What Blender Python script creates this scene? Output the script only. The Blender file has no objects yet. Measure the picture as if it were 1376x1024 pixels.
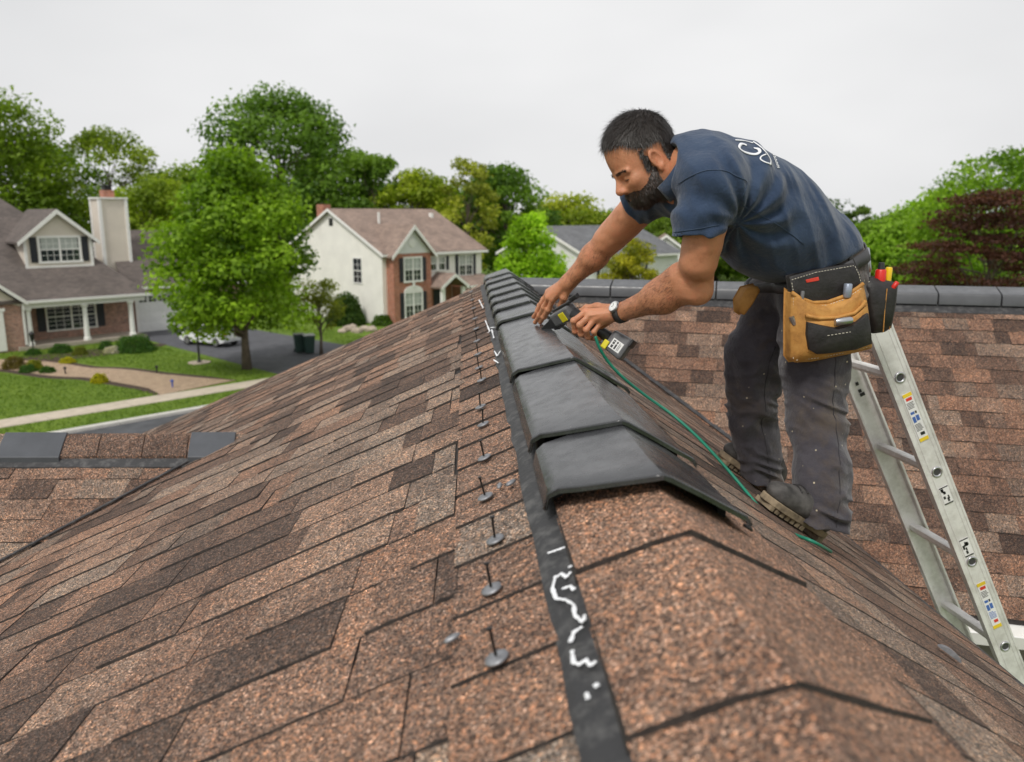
import bpy, bmesh, math, random
import numpy as np
from mathutils import Vector, Matrix, Quaternion

sc = bpy.context.scene
col = sc.collection
R = math.radians
rnd = random.Random(7)
H = 7.4                                   # height of the camera above the ground

# ------------------------------------------------------------------ camera
YAW, PITCH, FPX = 0.0560621, 0.2008896, 1100.0      # pixel focal length for a 1376 px wide frame
cam_d = bpy.data.cameras.new('camera')
cam = bpy.data.objects.new('camera', cam_d)
col.objects.link(cam)
cam.location = (0, 0, H)
cam.rotation_euler = (math.pi / 2 - PITCH, 0, -YAW)
cam_d.sensor_width = 36
cam_d.lens = 36 * FPX / 1376
cam_d.clip_start = 0.05
cam_d.clip_end = 2000
cam_d.dof.use_dof = True
cam_d.dof.focus_distance = 2.35
cam_d.dof.aperture_fstop = 3.6
sc.camera = cam

# ------------------------------------------------------------------ overcast sky, weak broad sun
SUN_ELEV, SUN_AZ = R(50), R(-148)          # azimuth from +Y towards +X
w = bpy.data.worlds.new('World')
sc.world = w
w.use_nodes = True
nt = w.node_tree
nt.nodes.clear()
wo = nt.nodes.new('ShaderNodeOutputWorld')
bg = nt.nodes.new('ShaderNodeBackground')
sky = nt.nodes.new('ShaderNodeTexSky')
sky.sky_type = 'NISHITA'
sky.sun_disc = False
sky.sun_elevation = SUN_ELEV
sky.sun_rotation = SUN_AZ
sky.dust_density = 6.0
hs = nt.nodes.new('ShaderNodeHueSaturation')
hs.inputs['Saturation'].default_value = 0.10
hs.inputs['Value'].default_value = 0.35
nt.links.new(sky.outputs[0], hs.inputs['Color'])
tc = nt.nodes.new('ShaderNodeTexCoord')
nz = nt.nodes.new('ShaderNodeTexNoise')
nz.inputs['Scale'].default_value = 1.3
nz.inputs['Detail'].default_value = 4
mp = nt.nodes.new('ShaderNodeMapping')
mp.inputs['Scale'].default_value = (1, 1, 2.5)
nt.links.new(tc.outputs['Generated'], mp.inputs[0])
nt.links.new(mp.outputs[0], nz.inputs['Vector'])
cr = nt.nodes.new('ShaderNodeValToRGB')
cr.color_ramp.elements[0].position = 0.3
cr.color_ramp.elements[0].color = (5.5, 5.55, 5.66, 1)
cr.color_ramp.elements[1].position = 0.7
cr.color_ramp.elements[1].color = (7.3, 7.3, 7.34, 1)
nt.links.new(nz.outputs['Fac'], cr.inputs[0])
mx = nt.nodes.new('ShaderNodeMix')
mx.data_type = 'RGBA'
mx.inputs[0].default_value = 0.85          # cloud cover
nt.links.new(hs.outputs[0], mx.inputs[6])
nt.links.new(cr.outputs[0], mx.inputs[7])
nt.links.new(mx.outputs[2], bg.inputs[0])
bg.inputs[1].default_value = 0.10
nt.links.new(bg.outputs[0], wo.inputs[0])

sun_d = bpy.data.lights.new('sun', 'SUN')
sun = bpy.data.objects.new('sun', sun_d)
col.objects.link(sun)
sun_d.energy = 1.5
sun_d.angle = R(10)
sun_d.color = (1.0, 0.96, 0.90)
sd = Vector((math.sin(SUN_AZ) * math.cos(SUN_ELEV), math.cos(SUN_AZ) * math.cos(SUN_ELEV), math.sin(SUN_ELEV)))
sun.rotation_euler = (-sd).to_track_quat('-Z', 'Y').to_euler()

sc.view_settings.view_transform = 'Standard'
sc.view_settings.look = 'None'
sc.view_settings.exposure = 0.48
sc.view_settings.gamma = 1
sc.cycles.max_bounces = 6
sc.cycles.use_denoising = True

# ------------------------------------------------------------------ the photograph's rays, to survey where things stand
_fw = np.array([math.sin(YAW) * math.cos(PITCH), math.cos(YAW) * math.cos(PITCH), -math.sin(PITCH)])
_rt = np.array([math.cos(YAW), -math.sin(YAW), 0.0])
_up = np.array([math.sin(YAW) * math.sin(PITCH), math.cos(YAW) * math.sin(PITCH), math.cos(PITCH)])
def ray(x, y): return _fw + (x - 688) / FPX * _rt - (y - 512) / FPX * _up
def U(x, y, Y):
    d = ray(x, y); p = d * (Y / d[1]); return Vector((p[0], p[1], p[2] + H))
def G(x, y, z=0.0):
    d = ray(x, y); p = d * ((z - H) / d[2]); return Vector((p[0], p[1], z))
def px(p):
    q = np.array([p[0], p[1], p[2] - H]); f = q @ _fw
    return (688 + FPX * (q @ _rt) / f, 512 - FPX * (q @ _up) / f) if f > 0.01 else (1e6, 1e6)
def at(x, Y, z):
    """point at world Y and height z seen in column x"""
    lo, hi = -400.0, 400.0
    for _ in range(50):
        m = (lo + hi) / 2
        if px((m, Y, z))[0] < x: lo = m
        else: hi = m
    return Vector((lo, Y, z))

# ------------------------------------------------------------------ object helpers
def tag(o, label=None, cat=None, group=None, kind=None):
    if label: o['label'] = label
    if cat: o['category'] = cat
    if group: o['group'] = group
    if kind: o['kind'] = kind
    return o
def empty(name, loc=(0, 0, 0), rz=0.0, parent=None):
    o = bpy.data.objects.new(name, None)
    o.empty_display_size = 0.1
    col.objects.link(o)
    o.location = loc
    o.rotation_euler = (0, 0, rz)
    o.parent = parent
    return o
def link(name, me, parent=None):
    o = bpy.data.objects.new(name, me)
    col.objects.link(o)
    o.parent = parent
    return o
def copy_tree(o, parent=None):
    c = o.copy(); col.objects.link(c); c.parent = parent
    for ch in list(o.children):
        copy_tree(ch, c)
    return c

class MB:
    """collects vertices and faces for one mesh"""
    def __init__(s): s.v = []; s.f = []; s.m = []
    def add(s, vs, fs, mi=0):
        b = len(s.v); s.v += [tuple(q) for q in vs]
        s.f += [tuple(i + b for i in f) for f in fs]; s.m += [mi] * len(fs); return s
    def box(s, x0, x1, y0, y1, z0, z1, mi=0, M=None):
        vs = [(x0, y0, z0), (x1, y0, z0), (x1, y1, z0), (x0, y1, z0), (x0, y0, z1), (x1, y0, z1), (x1, y1, z1), (x0, y1, z1)]
        if M is not None: vs = [M @ Vector(q) for q in vs]
        return s.add(vs, [(0, 3, 2, 1), (4, 5, 6, 7), (0, 1, 5, 4), (1, 2, 6, 5), (2, 3, 7, 6), (3, 0, 4, 7)], mi)
    def poly(s, pts, mi=0): return s.add(pts, [tuple(range(len(pts)))], mi)
    def prism(s, pts, d, mi=0):
        """polygon pts extruded by vector d"""
        n = len(pts); d = Vector(d); a = [Vector(q) for q in pts]; b = [q + d for q in a]
        fs = [tuple(range(n))[::-1], tuple(range(n, 2 * n))] + [(i, (i + 1) % n, n + (i + 1) % n, n + i) for i in range(n)]
        return s.add(a + b, fs, mi)
    def tube(s, pts, rs, n=8, mi=0, cap=True):
        pts = [Vector(q) for q in pts]
        if not hasattr(rs, '__len__'): rs = [rs] * len(pts)
        vs = []; fs = []; prev = None
        for i, q in enumerate(pts):
            t = (pts[min(i + 1, len(pts) - 1)] - pts[max(i - 1, 0)]).normalized()
            if prev is None:
                u = t.orthogonal().normalized()
            else:
                u = prev - t * prev.dot(t)
                u = u.normalized() if u.length > 1e-6 else t.orthogonal().normalized()
            prev = u; v = t.cross(u)
            for k in range(n):
                a = 2 * math.pi * k / n
                vs.append(q + (u * math.cos(a) + v * math.sin(a)) * rs[i])
        for i in range(len(pts) - 1):
            for k in range(n):
                k2 = (k + 1) % n
                fs.append((i * n + k, i * n + k2, (i + 1) * n + k2, (i + 1) * n + k))
        if cap:
            fs.append(tuple(range(n))[::-1]); fs.append(tuple(range((len(pts) - 1) * n, len(pts) * n)))
        return s.add(vs, fs, mi)
    def lathe(s, prof, n=16, mi=0, M=None):
        vs = []; fs = []
        for r, z in prof:
            for k in range(n):
                a = 2 * math.pi * k / n
                q = Vector((r * math.cos(a), r * math.sin(a), z)); vs.append(M @ q if M is not None else q)
        m = len(prof)
        for i in range(m - 1):
            for k in range(n):
                fs.append((i * n + k, i * n + (k + 1) % n, (i + 1) * n + (k + 1) % n, (i + 1) * n + k))
        fs.append(tuple(range(n))[::-1]); fs.append(tuple(range((m - 1) * n, m * n)))
        return s.add(vs, fs, mi)
    def mesh(s, name, mats, smooth=False, bevel=0):
        me = bpy.data.meshes.new(name)
        me.from_pydata(s.v, [], s.f)
        for m in (mats if isinstance(mats, (list, tuple)) else [mats]): me.materials.append(m)
        if any(s.m): me.polygons.foreach_set('material_index', s.m)
        if smooth: me.polygons.foreach_set('use_smooth', [True] * len(s.f))
        me.update()
        return me
    def build(s, name, mats, parent=None, smooth=False, bevel=0.0, seg=2):
        o = link(name, s.mesh(name, mats, smooth), parent)
        if bevel:
            b = o.modifiers.new('bevel', 'BEVEL'); b.width = bevel; b.segments = seg; b.limit_method = 'ANGLE'; b.angle_limit = R(40)
        return o
def autosmooth(o, ang=40):
    me = o.data
    me.polygons.foreach_set('use_smooth', [True] * len(me.polygons))
    bm = bmesh.new(); bm.from_mesh(me)
    for e in bm.edges:
        if len(e.link_faces) == 2 and e.calc_face_angle(0) > R(ang): e.smooth = False
    bm.to_mesh(me); bm.free()
    return o

# ------------------------------------------------------------------ materials
class NT:
    def __init__(s, name):
        s.mat = bpy.data.materials.new(name); s.mat.use_nodes = True
        s.t = s.mat.node_tree; s.t.nodes.clear()
        s.out = s.t.nodes.new('ShaderNodeOutputMaterial')
        s.b = s.t.nodes.new('ShaderNodeBsdfPrincipled')
        s.t.links.new(s.b.outputs[0], s.out.inputs[0])
    def n(s, kind, **kw):
        nd = s.t.nodes.new('ShaderNode' + kind)
        for k, v in kw.items():
            if k in nd.inputs.keys(): nd.inputs[k].default_value = v
            else: setattr(nd, k, v)
        return nd
    def l(s, a, b): s.t.links.new(a, b)
    def set(s, **kw):
        for k, v in kw.items(): s.b.inputs[k.replace('_', ' ')].default_value = v
        return s
    def pos(s, scale=(1, 1, 1), rot=(0, 0, 0), obj=False):
        g = s.n('TexCoord').outputs['Object'] if obj else s.n('NewGeometry').outputs['Position']
        m = s.n('Mapping'); m.inputs['Scale'].default_value = scale; m.inputs['Rotation'].default_value = rot
        s.l(g, m.inputs[0]); return m.outputs[0]
    def noise(s, vec, scale, detail=3, rough=0.55):
        q = s.n('TexNoise'); q.inputs['Scale'].default_value = scale; q.inputs['Detail'].default_value = detail
        q.inputs['Roughness'].default_value = rough; s.l(vec, q.inputs['Vector']); return q.outputs['Fac']
    def voro(s, vec, scale, out='Color', feature='F1'):
        q = s.n('TexVoronoi', feature=feature); q.inputs['Scale'].default_value = scale; s.l(vec, q.inputs['Vector']); return q.outputs[out]
    def ramp(s, fac, stops, interp='LINEAR'):
        q = s.n('ValToRGB'); e = q.color_ramp.elements; q.color_ramp.interpolation = interp
        while len(e) < len(stops): e.new(0.5)
        for i, (p, c) in enumerate(stops):
            e[i].position = p; e[i].color = (*c, 1) if len(c) == 3 else c
        if fac is not None: s.l(fac, q.inputs[0])
        return q.outputs[0]
    def mix(s, fac, a, b, blend='MIX'):
        q = s.n('Mix', data_type='RGBA', blend_type=blend)
        for i, v in ((0, fac), (6, a), (7, b)):
            if isinstance(v, (int, float)): q.inputs[i].default_value = v
            elif isinstance(v, tuple): q.inputs[i].default_value = (*v, 1)
            else: s.l(v, q.inputs[i])
        return q.outputs[2]
    def math(s, op, a, b=0.0):
        q = s.n('Math', operation=op)
        for i, v in ((0, a), (1, b)):
            if isinstance(v, (int, float)): q.inputs[i].default_value = v
            else: s.l(v, q.inputs[i])
        return q.outputs[0]
    def sep(s, vec, axis):
        q = s.n('SeparateXYZ'); s.l(vec, q.inputs[0]); return q.outputs[axis]
    def bump(s, h, strength=0.3, dist=0.01):
        q = s.n('Bump'); q.inputs['Strength'].default_value = strength; q.inputs['Distance'].default_value = dist
        s.l(h, q.inputs['Height']); s.l(q.outputs[0], s.b.inputs['Normal']); return q
    def color(s, c): s.l(c, s.b.inputs['Base Color']); return s
    def rough(s, c): s.l(c, s.b.inputs['Roughness']); return s

def plain(name, c, rough=0.6, metal=0.0, var=0.12, scale=8.0, bump=0.0, bscale=60.0, spec=0.5):
    """one colour with soft wear in tone, roughness and relief"""
    m = NT(name); p = m.pos()
    n = m.noise(p, scale, 5)
    lo = tuple(v * (1 - var) for v in c); hi = tuple(min(1, v * (1 + var)) for v in c)
    m.color(m.ramp(n, [(0.3, lo), (0.7, hi)]))
    m.rough(m.ramp(m.noise(p, scale * 2.3, 3), [(0.3, (max(0, rough - .08),) * 3), (0.7, (min(1, rough + .08),) * 3)]))
    m.set(Metallic=metal, Specular_IOR_Level=spec)
    if bump: m.bump(m.noise(p, bscale, 4), bump, 0.004)
    return m.mat
# ================================================================== roof materials
def shingle_mat(name, per_object, fixed=None, gain=(1.43, 1.40, 1.37)):
    m = NT(name); p = m.pos()
    if fixed is not None: r = m.ramp(m.n('ObjectInfo').outputs['Random'], [(0, (fixed,) * 3), (1, (fixed + .12,) * 3)])
    elif per_object: r = m.n('ObjectInfo').outputs['Random']
    else:
        a = m.n('Attribute', attribute_name='tone'); r = a.outputs['Fac']
    base = m.ramp(r, [(0.0, (.068, .058, .055)), (0.12, (.130, .104, .092)), (0.28, (.235, .178, .148)), (0.42, (.165, .148, .136)),
                      (0.58, (.250, .230, .210)), (0.74, (.262, .192, .154)), (0.88, (.155, .124, .109)), (1.0, (.085, .072, .067))])
    g1 = m.voro(p, 400)
    gr = m.ramp(m.sep(g1, 0), [(0.0, (.16, .14, .13)), (0.24, (.45, .40, .37)), (0.45, (.92, .80, .70)), (0.64, (1.0, .95, .90)), (0.80, (1.65, 1.22, .94)), (0.93, (2.1, 1.9, 1.7)), (0.98, (3.3, 3.05, 2.8))], 'CONSTANT')
    c = m.mix(1.0, base, gr, 'MULTIPLY')
    g2 = m.voro(p, 150)
    gr2 = m.ramp(m.sep(g2, 1), [(0.0, (.35, .33, .32)), (0.35, (.8, .8, .8)), (0.6, (1.05, 1.0, .98)), (0.86, (1.4, 1.15, .98)), (1.0, (2.0, 1.6, 1.25))])
    c = m.mix(0.7, c, gr2, 'MULTIPLY')
    blotch = m.ramp(m.noise(p, 4.5, 5, 0.65), [(0.3, (.62, .62, .64)), (0.55, (1.0, 1.0, 1.0)), (0.75, (1.22, 1.14, 1.05))])
    c = m.mix(0.8, c, blotch, 'MULTIPLY')
    grime = m.ramp(m.noise(p, 19, 6, 0.7), [(0.34, (.5, .49, .5)), (0.5, (1.0, 1.0, 1.0))])
    c = m.mix(0.55, c, grime, 'MULTIPLY')
    m.color(m.mix(1.0, c, gain, 'MULTIPLY')).set(Roughness=0.88, Specular_IOR_Level=0.35)
    h = m.math('ADD', m.math('MULTIPLY', m.sep(g1, 2), 0.5), m.noise(p, 260, 3))
    m.bump(h, 0.75, 0.0035)
    return m.mat
M_SH = shingle_mat('shingle_granules', True)
M_SHS = shingle_mat('shingle_granules_mass', False)
M_SHCAP = shingle_mat('cap_shingle_granules', True, .70)
M_SHW = shingle_mat('wing_shingle_granules', True, None, (1.16, 1.07, 1.02))  # wing shingles: redder, with weaker light on that slope put into the tone
M_SHWS = shingle_mat('wing_shingle_mass', False, None, (1.16, 1.07, 1.02))  # same darkened tone, shade included, for the joined wing rows
M_EDGE = plain('cut_asphalt_edge', (.040, .032, .028), .95, var=.5, scale=60, bump=.6, bscale=300)
M_UNDER = plain('underlayer_asphalt', (.035, .03, .028), .95, var=.4, scale=30, bump=.5, bscale=300)
M_WALLB = plain('render_wall', (.30, .27, .24), .85, bump=.2)
M_TRIM = plain('white_trim', (.84, .83, .80), .5, var=.06)
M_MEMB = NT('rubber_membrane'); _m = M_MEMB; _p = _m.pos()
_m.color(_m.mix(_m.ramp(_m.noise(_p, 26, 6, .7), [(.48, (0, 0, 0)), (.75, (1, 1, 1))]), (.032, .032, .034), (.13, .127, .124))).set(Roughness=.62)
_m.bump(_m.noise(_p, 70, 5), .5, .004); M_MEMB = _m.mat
def vent_mat():
    m = NT('vent_plastic'); p = m.pos()
    dust = m.ramp(m.noise(p, 9, 6, .65), [(.35, (0, 0, 0)), (.8, (1, 1, 1))])
    c = m.mix(dust, (.022, .023, .026), (.066, .067, .071))
    speck = m.ramp(m.voro(p, 75, 'Distance'), [(.0, (1, 1, 1)), (.055, (1, 1, 1)), (.075, (0, 0, 0))])
    pick = m.ramp(m.sep(m.voro(p, 75), 0), [(.86, (0, 0, 0)), (.88, (1, 1, 1))])
    sp = m.mix(1.0, speck, pick, 'MULTIPLY')
    c = m.mix(sp, c, (.34, .31, .27))
    pick2 = m.ramp(m.sep(m.voro(p, 75), 1), [(.80, (0, 0, 0)), (.82, (1, 1, 1))])
    c = m.mix(m.mix(1.0, speck, pick2, 'MULTIPLY'), c, (.02, .02, .02))
    streak = m.ramp(m.noise(m.pos((6, 60, 6)), 3, 4), [(.4, (.9, .9, .9)), (.6, (1.1, 1.1, 1.1))])
    m.color(m.mix(.6, c, streak, 'MULTIPLY'))
    m.rough(m.ramp(m.noise(p, 22, 5, .7), [(.3, (.16,) * 3), (.7, (.34,) * 3)])).set(Specular_IOR_Level=.7)
    m.bump(m.noise(p, 14, 4), .18, .006)
    return m.mat
M_VENT = vent_mat()
M_VENTIN = plain('vent_inner', (.02, .02, .021), .8)

# ================================================================== roof geometry
XC, HC, SL, SR = .305, .466, .43, .70      # ridge place, drop below the camera, left and right pitch
ZR = H - HC                                 # ridge height
XL, XE = -3.4, 1.80                         # left and right eaves
Y0, Y1 = -.9, 6.3                           # near and far rake
def zl(x): return ZR - SL * (XC - x)
def zr(x): return ZR - SR * (x - XC)
NL = Vector((-SL, 0, 1)).normalized(); NR = Vector((SR, 0, 1)).normalized()

TABS = {}
def tab_mesh(wd, dp, t0, t1, kind, sweep=0.0, mat=None):
    """a shingle tab: wd along the course, dp from butt to top; the butt edge is t1 thick, slightly uneven; origin mid butt"""
    key = (round(wd, 2), round(dp, 2), round(t1, 4), kind, sweep, mat.name if mat else '')
    if key in TABS: return TABS[key]
    r = random.Random(int(wd * 1000) * 31 + int(dp * 1000))
    wd, dp = key[0], key[1]
    n = 3
    xs = [-wd / 2 + wd * i / n for i in range(n + 1)]
    vs = []
    for x in xs:
        j = r.uniform(-.0009, .0009)
        k = r.uniform(-.0015, .002)
        k = k if t1 > .006 else k * .2; j += sweep * x
        vs += [(x, j, 0), (x, j + .002, t1 + k), (x, dp + sweep * x, t0)]
    fs = []
    for i in range(n):
        a, b = 3 * i, 3 * (i + 1)
        fs += [(a, b, b + 1, a + 1), (a + 1, b + 1, b + 2, a + 2)]
    fs += [(0, 1, 2), (3 * n + 2, 3 * n + 1, 3 * n)]
    mb = MB(); mb.add(vs, fs)
    mb.m = [1, 0] * n + [1, 1]
    me = mb.mesh('shingle', [mat or M_SH, M_EDGE])
    TABS[key] = me
    return me

def lay_courses(parent, frame, u_rng, v_rng, expo, wmin, wmax, seed, clip=None, sweep=0.0, limit=300, lift=1.0, low=.0062, even=False, mats=None):
    """frame: Matrix taking (u along the course, v up from butt to head, n out of the roof) to world.
    Largest tabs in view become shingle objects, the others one joined part."""
    r = random.Random(seed)
    items = []
    v = v_rng[0]; k = 0
    while v < v_rng[1]:
        u = u_rng[0] - r.uniform(0, wmax)
        high = r.random() < .5
        while u < u_rng[1]:
            wd = round(r.uniform(wmin, wmax) / .03) * .03
            if not high and r.random() < .5: wd = max(.06, round(wd * .6 / .03) * .03)
            if even: wd = wmax
            if u < u_rng[0]:
                if even: u = u_rng[0]
                elif u + wd < u_rng[0] + .06: u += wd; continue
                else: wd -= u_rng[0] - u; u = u_rng[0]
            if u + wd > u_rng[1] + .02:
                wd = u_rng[1] - u
                if wd < .04: break
            uc = u + wd / 2
            u += wd
            hi = high
            high = not high if r.random() < .82 else high
            if uc < u_rng[0] or uc > u_rng[1]: continue
            vv = v + sweep * (uc - u_rng[0]) + r.uniform(-.0012, .0012)
            if clip and not clip(uc, vv): continue
            items.append((uc, vv, wd - .003, (.0092 if hi else low) * lift, hi))
        v += expo; k += 1
    scored = []
    rot = frame.to_3x3().to_4x4()
    sh = Matrix(((1, 0, 0, 0), (sweep, 1, 0, 0), (0, 0, 1, 0), (0, 0, 0, 1)))
    for it in items:
        uc, vv, wd, t, hi = it
        cs = [px(frame @ Vector((uc + a * wd / 2, vv + b * expo + a * wd / 2 * sweep, .01))) for a, b in ((-1, 0), (1, 0), (1, 1), (-1, 1))]
        ar = abs(sum(cs[i][0] * cs[(i + 1) % 4][1] - cs[(i + 1) % 4][0] * cs[i][1] for i in range(4))) / 2
        cx_ = sum(c[0] for c in cs) / 4; cy_ = sum(c[1] for c in cs) / 4
        seen = any(-5 < c[0] < 1381 and -5 < c[1] < 1029 for c in cs) and max(abs(c[0]) for c in cs) < 1e5
        p3 = frame @ Vector((uc, vv, 0))
        if p3.y < .3: seen = False
        scored.append((ar if seen else 0, it))
    scored.sort(key=lambda q: -q[0])
    mass = MB(); tones = []
    cnt = 0
    for ar, (uc, vv, wd, t, hi) in scored:
        if ar > 60 and cnt < limit:
            me = tab_mesh(wd, expo * 1.55, min(.0035, t * .3), t, hi, sweep, mats and mats[0])
            o = link('shingle', me, parent)
            o.matrix_local = frame @ Matrix.Translation((uc, vv, .001))
            cnt += 1
        else:
            T = frame @ Matrix.Translation((uc, vv, .001)) @ sh
            d = expo * 1.55
            vs = [T @ Vector(q) for q in ((-wd / 2, 0, 0), (wd / 2, 0, 0), (-wd / 2, .002, t), (wd / 2, .002, t), (-wd / 2, d, min(.0035, t * .3)), (wd / 2, d, min(.0035, t * .3)))]
            mass.add(vs, [(0, 1, 3, 2), (2, 3, 5, 4), (0, 2, 4), (1, 5, 3)]); mass.m[-4:] = [1, 0, 1, 1]
            tones += [r.random()] * 4
    if mass.v:
        o = mass.build('shingle_rows', [mats[1] if mats else M_SHS, M_EDGE], parent)
        at_ = o.data.attributes.new('tone', 'FLOAT', 'FACE')
        at_.data.foreach_set('value', tones)
        tag(o, kind='stuff')
    return cnt

def frame_of(o, u, v, n):
    M = Matrix.Identity(4)
    for i, c in enumerate((u, v, n)):
        c = Vector(c).normalized()
        for j in range(3): M[j][i] = c[j]
    for j in range(3): M[j][3] = o[j]
    return M

# ---- the gable roof the camera looks along
main_roof = empty('gable_roof', (0, 0, 0))
tag(main_roof, 'brown asphalt shingle gable roof in the foreground, its ridge running away from the viewer', 'roof')
mb = MB()
th = .16
for (xa, xb, zf) in ((XL, XC, zl), (XC, XE, zr)):
    a = Vector((xa, Y0, zf(xa))); b = Vector((xb, Y0, zf(xb)))
    mb.prism([a, b, b - Vector((0, 0, th)), a - Vector((0, 0, th))], (0, Y1 - Y0, 0))
mb.build('roof_deck', M_UNDER, main_roof)
mb = MB(); mb.box(XL + .35, XE - .22, Y0 + .3, Y1 - .3, 0, zl(XL + .35) - th)
g = [(XL + .35, zl(XL + .35) - th), (XE - .22, zl(XL + .35) - th), (XE - .22, zr(XE - .22) - th - .01), (XC, ZR - th - .02)]
for yy in (Y0 + .3, Y1 - .45):
    mb.prism([(x, yy, z) for x, z in g], (0, .15, 0))
mb.prism([(XE - .37, Y0 + .3, zl(XL + .35) - th), (XE - .22, Y0 + .3, zl(XL + .35) - th), (XE - .22, Y0 + .3, zr(XE - .22) - th - .01), (XE - .37, Y0 + .3, zr(XE - .37) - th - .01)], (0, Y1 - Y0 - .75, 0))
mb.build('wall', M_WALLB, main_roof)
# left slope: butts face the camera, courses climb to the ridge
lu = Vector((1, 0, SL)).normalized()
FL = frame_of((XL, 0, zl(XL)), lu, (0, 1, 0), NL)
slen = (XC - XL) / lu.x
lay_courses(main_roof, FL, (0, slen - .345), (Y0 + .3, Y1 - .05), .182, .09, .27, 3, limit=255)
# the straight column of starter shingles next to the ridge
lay_courses(main_roof, FL, (slen - .355, slen - .185), (Y0 + .4, Y1 - .05), .182, .16, .17, 4, limit=30, lift=1.12, low=.0098, even=True)
ru = Vector((1, 0, -SR)).normalized()
FR = frame_of((XC, 0, ZR), ru, (0, 1, 0), NR)
rlen = (XE - XC) / ru.x
lay_courses(main_roof, FR, (.02, rlen), (Y0 - .4, Y1 - .2), .19, .15, .36, 5, sweep=.34, limit=75, lift=.55, low=.0075)
# rake boards and drip edges
mb = MB()
mb.prism([(XL, Y1, zl(XL) - .002), (XC, Y1, ZR - .002), (XC, Y1, ZR - .17), (XL, Y1, zl(XL) - .17)], (0, .025, 0))
mb.build('rake_board', M_TRIM, main_roof)
mb = MB()
mb.prism([(XE, Y0, zr(XE) - .012), (XE + .02, Y0, zr(XE) - .02), (XE + .02, Y0, zr(XE) - .17), (XE, Y0, zr(XE) - .17)], (0, Y1 - Y0, 0))
mb.build('fascia_board', M_TRIM, main_roof)
mb = MB()
mb.prism([(XE - .03, Y0, zr(XE - .03) + .004), (XE + .035, Y0, zr(XE) - .018), (XE + .035, Y0, zr(XE) - .03), (XE - .03, Y0, zr(XE - .03) - .004)], (0, Y1 - Y0, 0))
mb.build('drip_edge', M_MEMB, main_roof)

# ---- the wing roof beyond, seen square on
P2a = U(690, 384, 6.62); P2b = U(1376, 397, 5.5)
P2a.z = P2b.z = (P2a.z + P2b.z) / 2
e2 = (P2b - P2a).normalized(); n2 = Vector((e2.y, -e2.x, 0))          # n2 points to the camera side
S2 = .60; T2 = 2.28
wing = empty('wing_roof', (0, 0, 0))
tag(wing, 'brown shingle roof slope facing the viewer behind the man and the ladder', 'roof')
dn2 = (n2 + Vector((0, 0, -S2))).normalized(); N2 = (n2 * S2 + Vector((0, 0, 1))).normalized()
A2 = P2a - e2 * .12; L2 = 6.6
mb = MB()
zt = Vector((0, 0, .14))
a = A2; b = A2 + e2 * L2; c = b + (n2 - Vector((0, 0, S2))) * T2; d = a + (n2 - Vector((0, 0, S2))) * T2
mb.prism([a, b, c, d], -zt)
c2 = b + (-n2 - Vector((0, 0, S2))) * T2; d2 = a + (-n2 - Vector((0, 0, S2))) * T2
mb.prism([a, d2, c2, b], -zt)
mb.build('roof_deck', M_UNDER, wing)
mb = MB()
q = [A2 + e2 * 1.9 + n2 * (T2 - .3), A2 + e2 * (L2 - .3) + n2 * (T2 - .3), A2 + e2 * (L2 - .3) - n2 * (T2 - .3), A2 + e2 * 1.9 - n2 * (T2 - .3)]
zb = P2a.z - S2 * T2 - .05
mb.prism([(v.x, v.y, 0) for v in q], (0, 0, zb))
mb.build('wall', M_WALLB, wing)
sl2 = T2 * math.sqrt(1 + S2 * S2)
F2 = frame_of(A2 + dn2 * sl2, e2, -dn2, N2)
def clip2(u, v):
    p = F2 @ Vector((u, v, 0))
    return p.x > XC - .1 and not (p.x < XE and zr(p.x) > p.z + .16)
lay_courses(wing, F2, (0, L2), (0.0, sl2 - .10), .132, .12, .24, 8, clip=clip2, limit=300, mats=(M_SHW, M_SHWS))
# gutter on the wing's lower edge
ge = A2 + dn2 * sl2
mb = MB()
prof = [(.0, .0), (.0, -.085), (.05, -.10), (.10, -.075), (.115, -.01), (.10, -.01), (.088, -.068), (.05, -.088), (.014, -.078), (.014, .0)]
mb.prism([ge + n2 * a_ + Vector((0, 0, b_ - .02)) for a_, b_ in prof], e2 * L2)
mb.build('gutter', M_TRIM, wing)

# ---- low cross gable at the left
P3b = U(330, 592, 3.93); P3a = Vector((P3b.x - 5, P3b.y + .25, P3b.z))
e3 = (P3b - P3a).normalized(); n3 = Vector((e3.y, -e3.x, 0)); S3 = .52; T3 = 1.9
low = empty('cross_gable_roof', (0, 0, 0))
tag(low, 'low brown shingle cross gable with two grey metal ridge pieces at the left edge', 'roof')
mb = MB(); E3 = P3b + e3 * .8
for s_ in (1, -1):
    nn = n3 * s_ - Vector((0, 0, S3))
    mb.prism([P3a, E3, E3 + nn * T3, P3a + nn * T3] if s_ > 0 else [P3a, P3a + nn * T3, E3 + nn * T3, E3], -zt)
mb.build('roof_deck', M_UNDER, low)
mb = MB()
q = [P3a + e3 * .4 + n3 * 1.6, E3 + n3 * 1.6, E3 - n3 * 1.6, P3a + e3 * .4 - n3 * 1.6]
mb.prism([(v.x, v.y, 0) for v in q], (0, 0, P3a.z - S3 * 1.6 - .16)); mb.build('wall', M_WALLB, low)
dn3 = (n3 + Vector((0, 0, -S3))).normalized(); N3 = (n3 * S3 + Vector((0, 0, 1))).normalized()
sl3 = T3 * math.sqrt(1 + S3 * S3)
F3 = frame_of(P3a + dn3 * sl3, e3, -dn3, N3)
def clip3(u, v):
    p = F3 @ Vector((u, v, 0)); return zl(p.x) < p.z + .05 and p.x > -3.6
lay_courses(low, F3, (0, 6), (0, sl3 - .06), .125, .13, .25, 11, clip=clip3, limit=90)

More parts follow.
